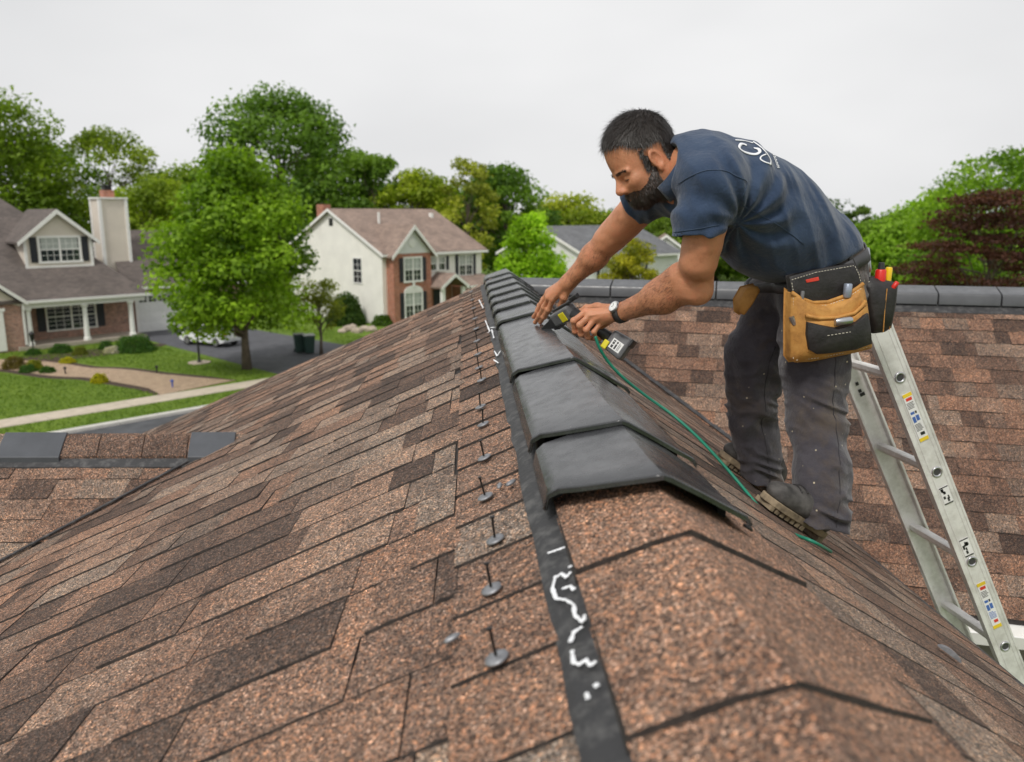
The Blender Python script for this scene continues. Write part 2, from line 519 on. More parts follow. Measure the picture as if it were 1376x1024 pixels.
# dark valley flashings where the slopes meet
def strip_between(pts, na, nb, w_, parent, name='valley_strip'):
    m_ = MB()
    for p, sa, sb in pts:
        for q in (p + sa * w_ + na * .016, p + (na + nb) * .012, p + sb * w_ + nb * .016): m_.v.append(tuple(q))
    for i in range(len(pts) - 1):
        for k in range(2):
            a_ = i * 3 + k; m_.f.append((a_, a_ + 1, a_ + 4, a_ + 3)); m_.m.append(0)
    return m_.build(name, M_MEMB, parent)
pts_ = []
for i in range(25):
    t = .02 + T3 * i / 24; z = P3b.z - S3 * t; x = XC - (ZR - z) / SL
    s_ = (x - P3b.x - n3.x * t) / e3.x; pts_.append((P3b + e3 * s_ + n3 * t + Vector((0, 0, -S3 * t)), Vector((-.9, 0, 0)), Vector((.25, 0, .25 * SL))))
strip_between(pts_, N3, NL, .035, low)
pts_ = []
for i in range(25):
    t = T2 * i / 24; z = P2a.z - S2 * t; x = XC + (ZR - z) / SR
    if x > XE: break
    s_ = (x - P2a.x - n2.x * t) / e2.x; pts_.append((P2a + e2 * s_ + n2 * t + Vector((0, 0, -S2 * t)), Vector((1, 0, 0)), Vector((-.15, 0, .15 * SR))))
strip_between(pts_, N2, NR, .05, wing)
# ================================================================== ridge: membrane, caps, vents, nails
# membrane strip down the left of the ridge
mb = MB(); n = 60; r = random.Random(2)
for i in range(n + 1):
    y = .2 + (Y1 - .25) * i / n
    for x, dz in ((.108, .013), (.120, .020), (.158, .021), (.21, .024)):
        mb.v.append((x + r.uniform(-.0035, .0035), y, zl(x) + dz + r.uniform(-.001, .0015)))
for i in range(n):
    for k in range(3):
        a = i * 4 + k; mb.f.append((a, a + 1, a + 5, a + 4)); mb.m.append(0)
strip = mb.build('membrane_strip', M_MEMB, None, smooth=True)
tag(strip, 'dark rubber membrane strip along the ridge with white chalk marks', 'membrane')
M_CHALK = plain('white_chalk', (.82, .83, .85), .9, var=.08, scale=60)
def on_left(x, y, lift=.0):
    """pixel to point on the left slope plane"""
    d = ray(x, y); t = (HC + SL * XC) / (-d[2] + SL * d[0]); p = d * t
    return Vector((p[0], p[1], p[2] + H)) + NL * lift
def on_right(x, y, lift=.0):
    d = ray(x, y); t = (HC - SR * XC) / (-d[2] - SR * d[0]); p = d * t
    return Vector((p[0], p[1], p[2] + H)) + NR * lift
marks = [[(745, 763), (757, 759), (768, 755)], [(773, 783), (778, 781)], [(756, 795), (752, 812), (757, 826), (770, 828)],
         [(757, 797), (764, 791), (770, 797), (776, 790)], [(765, 813), (776, 809), (782, 815)], [(770, 828), (781, 835), (783, 850), (794, 860), (796, 850)],
         [(793, 866), (782, 873), (777, 888)], [(780, 899), (782, 915), (790, 918), (798, 912), (806, 920), (812, 914)], [(800, 958), (803, 967)], [(812, 946), (816, 950)],
         [(655, 437), (661, 452)], [(658, 455), (664, 450), (667, 462)], [(662, 447), (668, 447)], [(668, 480), (672, 487), (676, 480)], [(667, 492), (674, 497)], [(646, 408), (652, 420)]]
r = random.Random(9)
for st in marks:
    mb = MB()
    pts = [on_left(x, y, .027) for x, y in st]
    # smooth the stroke
    q = []
    for i in range(len(pts) - 1):
        for k in range(4):
            q.append(pts[i].lerp(pts[i + 1], k / 4))
    q.append(pts[-1])
    wds = [.0030 * r.uniform(.6, 1.3) for _ in q]
    ring = []
    for i, c in enumerate(q):
        t = (q[min(i + 1, len(q) - 1)] - q[max(i - 1, 0)]).normalized(); s_ = t.cross(NL).normalized()
        ring += [c + s_ * wds[i], c + NL * .0012, c - s_ * wds[i]]
    b = len(mb.v); mb.v += [tuple(c) for c in ring]
    for i in range(len(q) - 1):
        for k in range(2):
            a = b + i * 3 + k; mb.f.append((a, a + 1, a + 4, a + 3)); mb.m.append(0)
    mb.build('chalk_mark', M_CHALK, strip)

# bent shingle caps over the near ridge
def cap_shingle(y_butt, length, wl=.155, wr=.26, thick=.021, sag=.19):
    xs = [-wl, -wl * .66, -wl * .33, -.006, 0, .006, wr * .33, wr * .66, wr]
    rr = random.Random(int(y_butt * 1000)); vs = []
    def zz(x): return (SL * x if x < 0 else -SR * x) - .0
    rows = [(0, 0.0), (0, thick), (length * .5, thick * .75), (length, .004)]
    for yy, t in rows:
        for x in xs:
            back = sag * max(0, x / wr) ** 1.1 + .015 * max(0, -x / wl)
            z = zz(x) - .004 * math.exp(-(x / .012) ** 2)
            j = rr.uniform(-.003, .003)
            vs.append((XC + x, y_butt + yy + back + j, ZR + z + .021 + t + rr.uniform(-.001, .001)))
    fs = []
    k = len(xs)
    for i in range(len(rows) - 1):
        for c in range(k - 1):
            a = i * k + c; fs.append((a, a + 1, a + 1 + k, a + k))
    # side edges
    fs += [(0, k, 2 * k), (k - 1, 3 * k - 1, 2 * k - 1)]
    m_ = MB(); m_.add(vs, fs); m_.m = [1] * (k - 1) + [0] * (len(fs) - k - 1) + [1, 1]
    o = m_.build('ridge_shingle', [M_SHCAP, M_EDGE], main_roof)
    autosmooth(o, 45)
    return o
for yb in (.30, .68, 1.055):
    cap_shingle(yb, .62)
# far stretch of the ridge under the vents is capped with membrane
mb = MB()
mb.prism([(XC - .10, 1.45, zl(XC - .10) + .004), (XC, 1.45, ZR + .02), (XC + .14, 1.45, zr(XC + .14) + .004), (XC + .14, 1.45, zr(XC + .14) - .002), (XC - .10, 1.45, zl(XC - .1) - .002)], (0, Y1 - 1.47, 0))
mb.build('ridge_underlay_or_shade', M_MEMB, main_roof)

# plastic ridge vent sections, each lapping over the next one up the ridge
def vent_section(ya, yb, i):
    hv = .408
    sec = [(-.172, -.030), (-.166, -.002), (-.150, .012), (-.120, .022), (-.06, .044), (-.012, .060), (0, .064), (.012, .058), (.07, .020), (.13, -.022), (.172, -.050), (.182, -.066)]
    rise = (ZR - (H - hv)) * 0
    zt0 = H - hv - .064
    rr = random.Random(40 + i)
    rows = [0, .02, .25, .6, 1.0]
    vs = []; nsec = len(sec)
    for t in rows:
        y = ya + (yb - ya) * t
        lift = .008 * (1 - t) ** 2 + (.003 if t == .02 else 0)
        for x, z in sec:
            back = .11 * min(1.0, abs(x) / .17) ** 1.2 * (1 - t)
            vs.append((XC + x * (1 + .015 * (1 - t)), y + back, zt0 + z + lift + rr.uniform(-.0006, .0006)))
    top = len(vs)
    vs += [(x, y, z - .006) for x, y, z in vs]
    fs = []
    for rI in range(len(rows) - 1):
        for c in range(nsec - 1):
            a = rI * nsec + c
            fs.append((a, a + 1, a + 1 + nsec, a + nsec))
            fs.append((top + a, top + a + nsec, top + a + 1 + nsec, top + a + 1))
    for c in range(nsec - 1): fs.append((c, top + c, top + c + 1, c + 1))
    for rI in range(len(rows) - 1):
        a = rI * nsec; fs.append((a, a + nsec, top + a + nsec, top + a))
        a = rI * nsec + nsec - 1; fs.append((a, top + a, top + a + nsec, a + nsec))
    root = empty('ridge_vent_section', (0, 0, 0))
    m_ = MB(); m_.add(vs, fs); o = m_.build('cover', M_VENT, root); autosmooth(o, 32)
    # raised lip along the lapping edge
    lip = MB(); pts = []
    for x, z in sec:
        back = .11 * min(1.0, abs(x) / .17) ** 1.2
        pts.append((XC + x * 1.015, ya + back + .004, zt0 + z + .0085))
    lip.tube(pts, .0040, 6); lo = lip.build('edge_bead', M_VENT, root, smooth=True)
    # the louvred side walls that stand on the roof
    for s_, zf in ((-1, zl), (1, zr)):
        b_ = MB(); x0 = XC + s_ * (.145 if s_ < 0 else .150)
        z1 = zt0 + (.008 if s_ < 0 else -.045)
        b_.box(x0 - .008, x0 + .008, ya + .17, yb - .002, zf(x0) - .01, z1)
        b_.build('side_wall', M_VENTIN, root)
    return root
cuts = [1.205, 1.55, 2.28, 3.42, 3.85, 4.2, 4.55, 4.95, 5.4, 5.8]
ends = cuts[1:] + [6.28]
words = ['nearest', 'second nearest', 'third nearest', 'fourth nearest', 'fifth nearest', 'sixth nearest', 'seventh nearest', 'eighth nearest', 'second farthest', 'farthest']
for i, (a, b) in enumerate(zip(cuts, ends)):
    o = vent_section(a, b + .06, i)
    tag(o, f'dark grey plastic ridge vent section, the {words[i]} one along the main ridge' if i else 'dark grey plastic ridge vent section overhanging the brown cap shingles, nearest to the viewer', 'ridge vent', 'ridge vent sections along the main ridge')

# caps on the wing's ridge: tall grey sections
M_CAP2 = plain('grey_cap_plastic', (.085, .088, .095), .36, var=.15, scale=10, spec=.6)
n_c = 0
rr = random.Random(5)
s_ = .16
while s_ < L2 - .2:
    ln = .37 + rr.uniform(-.02, .03)
    o_ = A2 + e2 * s_
    m_ = MB()
    pr = [(.15, -.060), (.148, .002), (.138, .020), (.0, .062), (-.138, .020), (-.15, -.07), (-.14, -.07), (0, .04), (.14, -.060)]
    m_.prism([o_ + n2 * a_ + Vector((0, 0, b_)) for a_, b_ in pr], e2 * (ln - .008))
    ob = m_.build('ridge_cap', M_CAP2, wing, bevel=.004); autosmooth(ob, 35)
    n_c += 1
    s_ += ln
mb = MB()
mb.prism([A2 + n2 * .20 + Vector((0, 0, -.20 * S2 + .014)), A2 + n2 * .12 + Vector((0, 0, -.12 * S2 + .016)), A2 + n2 * .12 + Vector((0, 0, -.12 * S2)), A2 + n2 * .20 + Vector((0, 0, -.20 * S2 + .002))], e2 * L2)
mb.build('ridge_flashing', M_MEMB, wing)

# ridge of the low gable: shingle caps with two metal pieces
M_METAL = plain('grey_flashing_metal', (.075, .08, .09), .42, .0, var=.15, spec=.4)
def cap3(xa, xb, mat, lift, name, parent, w_=.13):
    a = P3b + e3 * xa; b = P3b + e3 * xb; m_ = MB()
    prof = [(w_, -w_ * S3 + lift), (w_ * .5, -w_ * .5 * S3 + lift + .006), (0, lift + .004), (-w_, -w_ * S3 + lift), (-w_, -w_ * S3), (0, 0), (w_, -w_ * S3)]
    t = .03
    m_.prism([a + n3 * p + Vector((0, 0, q + .0)) + e3 * t * (p / w_) for p, q in prof], b - a)
    o = m_.build(name, mat, parent, bevel=.003); return o
m_ = MB(); m_.prism([P3b - e3 * 2.6 + n3 * a_ + Vector((0, 0, b_)) for a_, b_ in ((.175, -.175 * S3 + .013), (.1, -.1 * S3 + .02), (.1, -.1 * S3), (.175, -.175 * S3))], e3 * 2.66); m_.build('ridge_underlay_or_shade', M_MEMB, low)  # dark strip put in as the shadow line beneath the low ridge caps
x = -2.4; i = 0
while x < -.02:
    cap3(x, min(x + .21, .02), M_SH, .03, 'ridge_shingle', low); x += .213; i += 1
def at3(pxx):
    best = min((abs(px(P3b + e3 * (t / 200))[0] - pxx), t / 200) for t in range(-700, 60)); return best[1]
o = cap3(at3(8), at3(92), M_METAL, .040, 'metal_ridge_piece', None, .15); tag(o, 'grey metal ridge piece on the low gable, the left one of two', 'ridge cap')
o = cap3(at3(258), at3(318), M_METAL, .040, 'metal_ridge_piece', None, .15); tag(o, 'grey metal ridge piece where the low gable meets the main slope', 'ridge cap')

# washered nails standing in a line left of the ridge
M_NAIL = plain('dark_nail', (.03, .028, .027), .45, .6)
M_WASH = plain('galvanised_washer', (.26, .265, .28), .5, .6, var=.25, scale=60)
def make_nail(p, tilt, az, h=.040, sc_=1.0):
    root = empty('washered_nail', p)
    root.rotation_mode = 'QUATERNION'
    q = Vector((0, 0, 1)).rotation_difference(NL)
    root.rotation_quaternion = q @ Quaternion((0, 0, 1), az)
    w_ = MB(); w_.lathe([(.0, .0), (.0165, .0), (.0172, .0015), (.0165, .0035), (.008, .0055), (.0, .0055)], 18)
    w_.build('washer', M_WASH, root, smooth=True)
    s2_ = MB(); d = Vector((SL * .8 + math.sin(tilt), 0, 1)).normalized()
    s2_.lathe([(.0, .0), (.0021, .0), (.0021, h), (.0, h)], 8, M=Matrix.Translation((0, 0, .003)) @ Vector((0, 0, 1)).rotation_difference(d).to_matrix().to_4x4())
    s2_.build('shank', M_NAIL, root)
    h2 = MB(); h2.lathe([(.0, .0), (.0045, .0), (.0045, .002), (.0, .0025)], 10, M=Matrix.Translation(d * h + Vector((0, 0, .003))) @ Vector((0, 0, 1)).rotation_difference(d).to_matrix().to_4x4())
    h2.build('nail_head', M_NAIL, root)
    return root
npx = [(675, 900), (667, 805), (671, 737), (657, 678), (655, 624), (653, 578), (649, 554), (650, 517), (646, 500), (645, 481), (643, 463), (642, 446), (640, 432), (638, 418), (636, 406), (634, 395)]
ordn = ['nearest', 'second', 'third', 'fourth', 'fifth', 'sixth', 'seventh', 'eighth', 'ninth', 'tenth', 'eleventh', 'twelfth', 'thirteenth', 'fourteenth', 'fifteenth', 'farthest']
rr = random.Random(3)
for i, (x, y) in enumerate(npx):
    o = make_nail(on_left(x, y, .017), rr.uniform(-.2, .05), rr.uniform(-.15, .15))
    tag(o, f'black nail standing in a round metal washer, {ordn[i]} of the row beside the ridge' if i else 'black nail standing in a round metal washer, nearest to the viewer beside the ridge', 'nail', 'washered nails beside the ridge')
def washer(p, nrm, az, label, name='loose_washer', rx=1.0):
    m_ = MB(); q = Vector((0, 0, 1)).rotation_difference(nrm).to_matrix().to_4x4()
    m_.lathe([(.0, .0), (.013, .0), (.0135, .002), (.010, .005), (.004, .006), (.0, .0055)], 16, M=q @ Matrix.Rotation(az, 4, 'Z') @ Matrix.Diagonal((1, .6 * rx, 1, 1)))
    o = m_.build(name, M_WASH, None, smooth=True); o.location = p
    tag(o, label, 'washer'); return o
washer(on_left(692, 661, .02), NL, .6, 'small grey metal scrap beside the third nail, next to the membrane strip', 'metal_scrap')
washer(on_left(677, 665, .02), NL, 1.4, 'dark little metal chip left of the grey scrap by the nails', 'metal_chip', .7)
washer(on_left(615, 873, .018), NL, .3, 'pale grey chip lying left of the nearest nail', 'pale_chip', .8)
o = washer(on_right(985, 735, .042), NR, .4, 'flat black roofing nail head in the near cap shingle', 'nail_head_disc'); o.data.materials[0] = M_NAIL
# a bent metal clip low on the right slope
m_ = MB(); pts = []
for k in range(9):
    a = math.pi * k / 8; pts.append((-.030 * math.cos(a), .013 * math.sin(a)))
for yy in (-.011, .011):
    for a_, b_ in pts: m_.v.append((a_, yy, b_))
for k in range(8): m_.f.append((k, k + 1, k + 10, k + 9)); m_.m.append(0)
m_.f.append(tuple(range(9))); m_.f.append(tuple(range(17, 8, -1))); m_.m += [0, 0]
o = m_.build('metal_clip', M_WASH, None, smooth=False); autosmooth(o, 50)
o.matrix_world = Matrix.Translation(on_right(1271, 884, .012)) @ frame_of((0, 0, 0), ru, (0, 1, 0), NR) @ Matrix.Rotation(-.35, 4, 'Z')
tag(o, 'small domed metal clip lying on the right roof slope near the ladder foot', 'clip')
# ================================================================== ground, street
def grass_mat(name, a, b):
    m = NT(name); p = m.pos()
    c = m.ramp(m.noise(p, .35, 6, .7), [(.3, a), (.7, b)])
    c = m.mix(.7, c, m.ramp(m.noise(p, 5, 5, .8), [(.3, (.45, .5, .4)), (.5, (1, 1, 1)), (.72, (1.5, 1.35, 1.1))]), 'MULTIPLY')
    c = m.mix(.5, c, m.ramp(m.noise(p, 28, 3, .8), [(.3, (.4, .4, .4)), (.7, (1.5, 1.5, 1.4))]), 'MULTIPLY')
    m.color(c).set(Roughness=.9, Specular_IOR_Level=.2)
    m.bump(m.noise(p, 30, 4), 1.0, .05)
    return m.mat
M_GRASS = grass_mat('lawn_grass', (.105, .185, .022), (.18, .27, .036))
M_ASPH = plain('asphalt', (.075, .078, .085), .9, var=.25, scale=1.5, bump=.3, bscale=120)
M_DRIVE = plain('driveway_asphalt', (.085, .087, .098), .85, var=.2, scale=1.2, bump=.3, bscale=120)
M_CONC = plain('concrete', (.52, .45, .36), .9, var=.14, scale=2.5, bump=.2)
M_KERB = plain('kerb_concrete', (.55, .53, .49), .9, var=.1, scale=3)
M_MULCH = plain('mulch', (.06, .038, .025), .95, var=.5, scale=14, bump=.8, bscale=40)
M_ROCK = plain('garden_rock', (.42, .35, .28), .85, var=.3, scale=3, bump=.4, bscale=20)
mb = MB(); q = 700; n = 20
for i in range(n + 1):
    for j in range(n + 1):
        mb.v.append((-q + 2 * q * i / n, -q + 2 * q * j / n, 0))
for i in range(n):
    for j in range(n):
        a = i * (n + 1) + j; mb.f.append((a, a + n + 1, a + n + 2, a + 1)); mb.m.append(0)
o = mb.build('ground', M_GRASS); tag(o, kind='structure')

PH = R(43)
EU = Vector((math.cos(PH), math.sin(PH), 0)); EV = Vector((-math.sin(PH), math.cos(PH), 0))   # along the street / away from it
O1 = G(37, 470)                                                                          # foot of the first porch column
def S(u, v, z=0.0): return O1 + EU * u + EV * v + Vector((0, 0, z))
def uv_of(p):
    d = Vector((p.x - O1.x, p.y - O1.y, 0)); return d.dot(EU), d.dot(EV)
# kerb, road and sidewalk run parallel to the houses
v_sw = sum(uv_of(G(x, y))[1] for x, y in ((0, 577), (120, 556), (340, 518))) / 3 + .55
v_kb = sum(uv_of(G(x, y))[1] for x, y in ((130, 580), (200, 566), (300, 538))) / 3
def sheet(name, quad, z, mat, thick=0.0, kind='structure'):
    m_ = MB()
    if thick: m_.prism([(p.x, p.y, z - thick) for p in quad], (0, 0, thick))
    else: m_.poly([(p.x, p.y, z) for p in quad])
    o = m_.build(name, mat); tag(o, kind=kind); return o
sheet('road', [S(-60, v_kb - .15), S(-60, v_kb - 8), S(90, v_kb - 8), S(90, v_kb - .15)], .006, M_ASPH)
kerb = empty('kerb', (0, 0, 0)); tag(kerb, kind='structure')
u = -12.0
while u < 30:
    m_ = MB(); m_.prism([S(u, v_kb - .15, -.05), S(u + 2.98, v_kb - .15, -.05), S(u + 2.98, v_kb + .15, -.05), S(u, v_kb + .15, -.05)], (0, 0, .17))
    m_.build('kerb_stone', M_KERB, kerb, bevel=.02); u += 3
sw = empty('sidewalk', (0, 0, 0)); tag(sw, kind='structure')
u = -12.0
while u < 36:
    m_ = MB(); m_.prism([S(u, v_sw - .6, -.02), S(u + 1.485, v_sw - .6, -.02), S(u + 1.485, v_sw + .65, -.02), S(u, v_sw + .65, -.02)], (0, 0, .045 + rnd.uniform(0, .008)))
    m_.build('paving_slab', M_CONC, sw); u += 1.5
# driveway of the first house, from garage to road
DU0, DU1 = uv_of(G(212, 460))[0], uv_of(G(212, 460))[0] + 6.6
sheet('driveway', [S(DU0, 2.4), S(DU0 - .3, v_sw + .66), S(DU1 + .6, v_sw + .66), S(DU1, 2.4)], .012, M_DRIVE)
sheet('driveway_apron', [S(DU0 - .3, v_sw - .62), S(DU0 - 1.0, v_kb + .15), S(DU1 + 1.4, v_kb + .15), S(DU1 + .6, v_sw - .62)], .016, M_CONC)
# paver path that curves from the porch to the sidewalk
M_PAVER = NT('path_paver'); _m = M_PAVER; _p = _m.pos((1, 1, 1), (0, 0, .4))
_br = _m.n('TexBrick'); _br.inputs['Scale'].default_value = 3.2; _br.inputs['Color1'].default_value = (.50, .37, .25, 1); _br.inputs['Color2'].default_value = (.40, .28, .19, 1); _br.inputs['Mortar'].default_value = (.17, .12, .08, 1); _br.inputs['Mortar Size'].default_value = .02
_m.l(_p, _br.inputs['Vector']); _m.color(_m.mix(.6, _br.outputs[0], _m.ramp(_m.noise(_p, 3, 4), [(.3, (.7, .7, .7)), (.7, (1.2, 1.2, 1.2))]), 'MULTIPLY')).set(Roughness=.9); M_PAVER = _m.mat
cp = [(-25, 489), (40, 492), (95, 500), (140, 502), (190, 509), (235, 515), (268, 521)]
cw = [1.2, 1.15, 1.1, 1.1, 1.15, 1.35, 1.9]
pts = [G(x, y) for x, y in cp]
pts_path = [pts[i].lerp(pts[i + 1], k / 8) for i in range(len(pts) - 1) for k in range(8)]
def ribbon(pts, ws, z):
    m_ = MB(); qq = []; ww = []
    for i in range(len(pts) - 1):
        p0, p1, p2, p3 = pts[max(i - 1, 0)], pts[i], pts[i + 1], pts[min(i + 2, len(pts) - 1)]
        for k in range(6):
            t = k / 6
            qq.append(.5 * ((2 * p1) + (p2 - p0) * t + (2 * p0 - 5 * p1 + 4 * p2 - p3) * t * t + (3 * p1 - p0 - 3 * p2 + p3) * t ** 3)); ww.append(ws[i] + (ws[i + 1] - ws[i]) * t)
    qq.append(pts[-1]); ww.append(ws[-1])
    for i, c in enumerate(qq):
        t = (qq[min(i + 1, len(qq) - 1)] - qq[max(i - 1, 0)]).normalized(); s_ = Vector((-t.y, t.x, 0))
        for k in (1, -1):
            p = c + s_ * ww[i] * k; m_.v.append((p.x, p.y, z))
    for i in range(len(qq) - 1): m_.f.append((2 * i, 2 * i + 1, 2 * i + 3, 2 * i + 2)); m_.m.append(0)
    return m_
ribbon(pts, [w_ + .45 for w_ in cw[:-1]] + [2.0], .010).build('mulch_border', M_MULCH)['kind'] = 'structure'
ribbon(pts, cw, .024).build('path', M_PAVER)['kind'] = 'structure'
m_ = MB(); c = G(60, 482); bed = []
for k in range(26):
    a = 2 * math.pi * k / 26; p = c + EU * (1.9 + 4.6 * math.cos(a)) + EV * (.2 + 1.35 * math.sin(a)) * (1 + .15 * math.sin(3 * a)); bed.append((p.x, p.y, .016))
m_.poly(bed); m_.build('flower_bed', M_MULCH)['kind'] = 'structure'
# ================================================================== houses across the street
def siding(name, c, vert=.115):
    m = NT(name); p = m.pos(); z = m.sep(p, 2)
    f = m.math('SUBTRACT', 1.0, m.math('FRACT', m.math('DIVIDE', z, vert)))
    cc = m.ramp(m.noise(p, 1.2, 4), [(.3, tuple(v * .93 for v in c)), (.7, tuple(min(1, v * 1.04) for v in c))])
    cc = m.mix(.35, cc, m.ramp(f, [(.0, (1, 1, 1)), (.86, (1, 1, 1)), (.97, (.35, .35, .35))]), 'MULTIPLY')
    m.color(cc).set(Roughness=.6)
    m.bump(f, .5, .012)
    return m.mat
def brick(name, c1, c2, mo):
    m = NT(name); p = m.pos()
    g = m.n('NewGeometry'); uvv = m.n('CombineXYZ')
    # run the courses along whichever way the wall goes
    d = m.n('VectorMath', operation='DOT_PRODUCT'); m.l(g.outputs['Position'], d.inputs[0]); d.inputs[1].default_value = tuple(EU + EV)
    m.l(d.outputs['Value'], uvv.inputs[0]); m.l(m.sep(p, 2), uvv.inputs[1])
    b = m.n('TexBrick'); b.inputs['Scale'].default_value = 1.0; b.inputs['Brick Width'].default_value = .23; b.inputs['Row Height'].default_value = .075; b.inputs['Mortar Size'].default_value = .007
    b.inputs['Color1'].default_value = (*c1, 1); b.inputs['Color2'].default_value = (*c2, 1); b.inputs['Mortar'].default_value = (*mo, 1); b.inputs['Bias'].default_value = -.1
    m.l(uvv.outputs[0], b.inputs['Vector'])
    c = m.mix(.8, b.outputs[0], m.ramp(m.noise(p, 7, 5, .7), [(.3, (.55, .55, .55)), (.5, (1, 1, 1)), (.72, (1.55, 1.45, 1.4))]), 'MULTIPLY')
    m.color(c).set(Roughness=.9); m.bump(b.outputs['Fac'], -.6, .01)
    return m.mat
def far_roof(name, c):
    m = NT(name); p = m.pos()
    cc = m.ramp(m.noise(p, .8, 5), [(.3, tuple(v * .82 for v in c)), (.7, tuple(v * 1.15 for v in c))])
    v = m.voro(m.pos((4, 4, 9)), 1.0)
    cc = m.mix(.45, cc, m.ramp(m.sep(v, 0), [(0, (.6, .6, .6)), (1, (1.35, 1.3, 1.25))]), 'MULTIPLY')
    m.color(cc).set(Roughness=.92); f = m.math('FRACT', m.math('DIVIDE', m.sep(p, 2), .09)); m.bump(f, .5, .02)
    return m.mat
M_SIDE1 = siding('beige_siding', (.70, .63, .54)); M_SIDE2 = siding('cream_siding', (.88, .86, .80)); M_SIDE3 = siding('white_siding', (.78, .78, .76))
M_BRICK1 = brick('mixed_brick', (.42, .22, .16), (.22, .12, .09), (.42, .38, .34)); M_BRICK2 = brick('red_brick', (.42, .15, .085), (.31, .105, .065), (.42, .34, .28))
M_ROOF1 = far_roof('weathered_roof', (.125, .105, .096)); M_ROOF2 = far_roof('tan_roof', (.27, .20, .165)); M_ROOF3 = far_roof('grey_roof', (.145, .15, .16)); M_ROOF4 = far_roof('brown_roof', (.24, .175, .14))
M_SHUT = plain('dark_shutter', (.022, .024, .034), .5)
M_GLASS = NT('window_glass'); M_GLASS.set(Base_Color=(.03, .036, .042, 1), Roughness=.06, Specular_IOR_Level=.9); M_GLASS = M_GLASS.mat
M_BLIND = plain('window_blind', (.42, .45, .42), .6, var=.1)
M_GAR = plain('garage_door_white', (.76, .76, .75), .45, var=.05)
M_PORCH = plain('porch_floor', (.42, .36, .30), .85)
M_BLACK = plain('black_metal', (.015, .015, .016), .45)

def hpart(parent, name, mat, *boxes, bevel=0.0):
    m_ = MB()
    for b in boxes: m_.box(*b)
    return m_.build(name, mat, parent, bevel=bevel)
def window(parent, u0, u1, z0, z1, v, pair=1, grid=(2, 4), shutter=.0, blind=True, trim=.09, mull=.10):
    """a window set in a wall whose face is at v (out is -v)"""
    w_ = hpart(parent, 'window', M_GLASS, (u0, u1, v - .012, v - .004, z0, z1))
    fr = MB()
    fr.box(u0 - trim, u1 + trim, v - .06, v - .002, z1, z1 + trim); fr.box(u0 - trim * 1.3, u1 + trim * 1.3, v - .09, v - .002, z0 - trim, z0)
    fr.box(u0 - trim, u0, v - .06, v - .002, z0, z1); fr.box(u1, u1 + trim, v - .06, v - .002, z0, z1)
    for k in range(1, pair):
        c = u0 + (u1 - u0) * k / pair; fr.box(c - mull / 2, c + mull / 2, v - .055, v - .002, z0, z1)
    fr.build('frame', M_TRIM, w_)
    mu = MB(); pw = (u1 - u0) / pair
    for k in range(pair):
        a = u0 + pw * k; zc = (z0 + z1) / 2
        mu.box(a, a + pw, v - .04, v - .012, zc - .03, zc + .03)
        for i in range(1, grid[0] + 1):
            if i <= grid[0] - 0 and grid[0] > 0:
                c = a + pw * i / (grid[0] + 1); mu.box(c - .011, c + .011, v - .028, v - .012, z0, z1)
        for j in range(1, grid[1]):
            c = z0 + (z1 - z0) * j / grid[1]
            if abs(c - zc) > .05: mu.box(a, a + pw, v - .027, v - .012, c - .011, c + .011)
    mu.build('muntins', M_TRIM, w_)
    if blind:
        bl = MB()
        for k in range(pair):
            a = u0 + pw * k; bl.box(a + .06, a + pw - .06, v - .0115, v - .0128, (z0 + z1) / 2, z1)
        bl.build('blind', M_BLIND, w_)
    if shutter:
        for a, b in ((u0 - trim - .04 - shutter, u0 - trim - .04), (u1 + trim + .04, u1 + trim + .04 + shutter)):
            m_ = MB(); m_.box(a, b, v - .045, v - .002, z0 - trim * .5, z1 + trim * .5)
            n_ = 12
            for i in range(n_):
                zz = z0 + (z1 - z0) * (i + .2) / n_; m_.box(a + .05, b - .05, v - .058, v - .045, zz, zz + (z1 - z0) / n_ * .6)
            m_.build('shutter', M_SHUT, parent)
    return w_
def slab(parent, name, mat, pts, t=.12):
    m_ = MB(); m_.prism([Vector(p) for p in pts], (0, 0, -t)); return m_.build(name, mat, parent)

# ---------------- first house: brick and siding with porch, dormer, sided chimney and garage wing
h1 = empty('brick_house', O1, PH)
tag(h1, 'brick and beige siding house with white columned porch, dormer and tall sided chimney', 'house')
Z1 = 2.75; SLP = .66; VR = 8.2
def zroof(v): return Z1 + SLP * (v + .35)
UR = 6.9
hpart(h1, 'wall', M_BRICK1, (-7, 6.5, 1.8, 13, -.1, 2.9))
hpart(h1, 'porch_floor', M_PORCH, (-.5, 6.5, -.35, 1.8, -.1, .22))
hpart(h1, 'porch_ceiling', M_TRIM, (-.2, 6.6, -.25, 1.8, 2.55, 2.62))
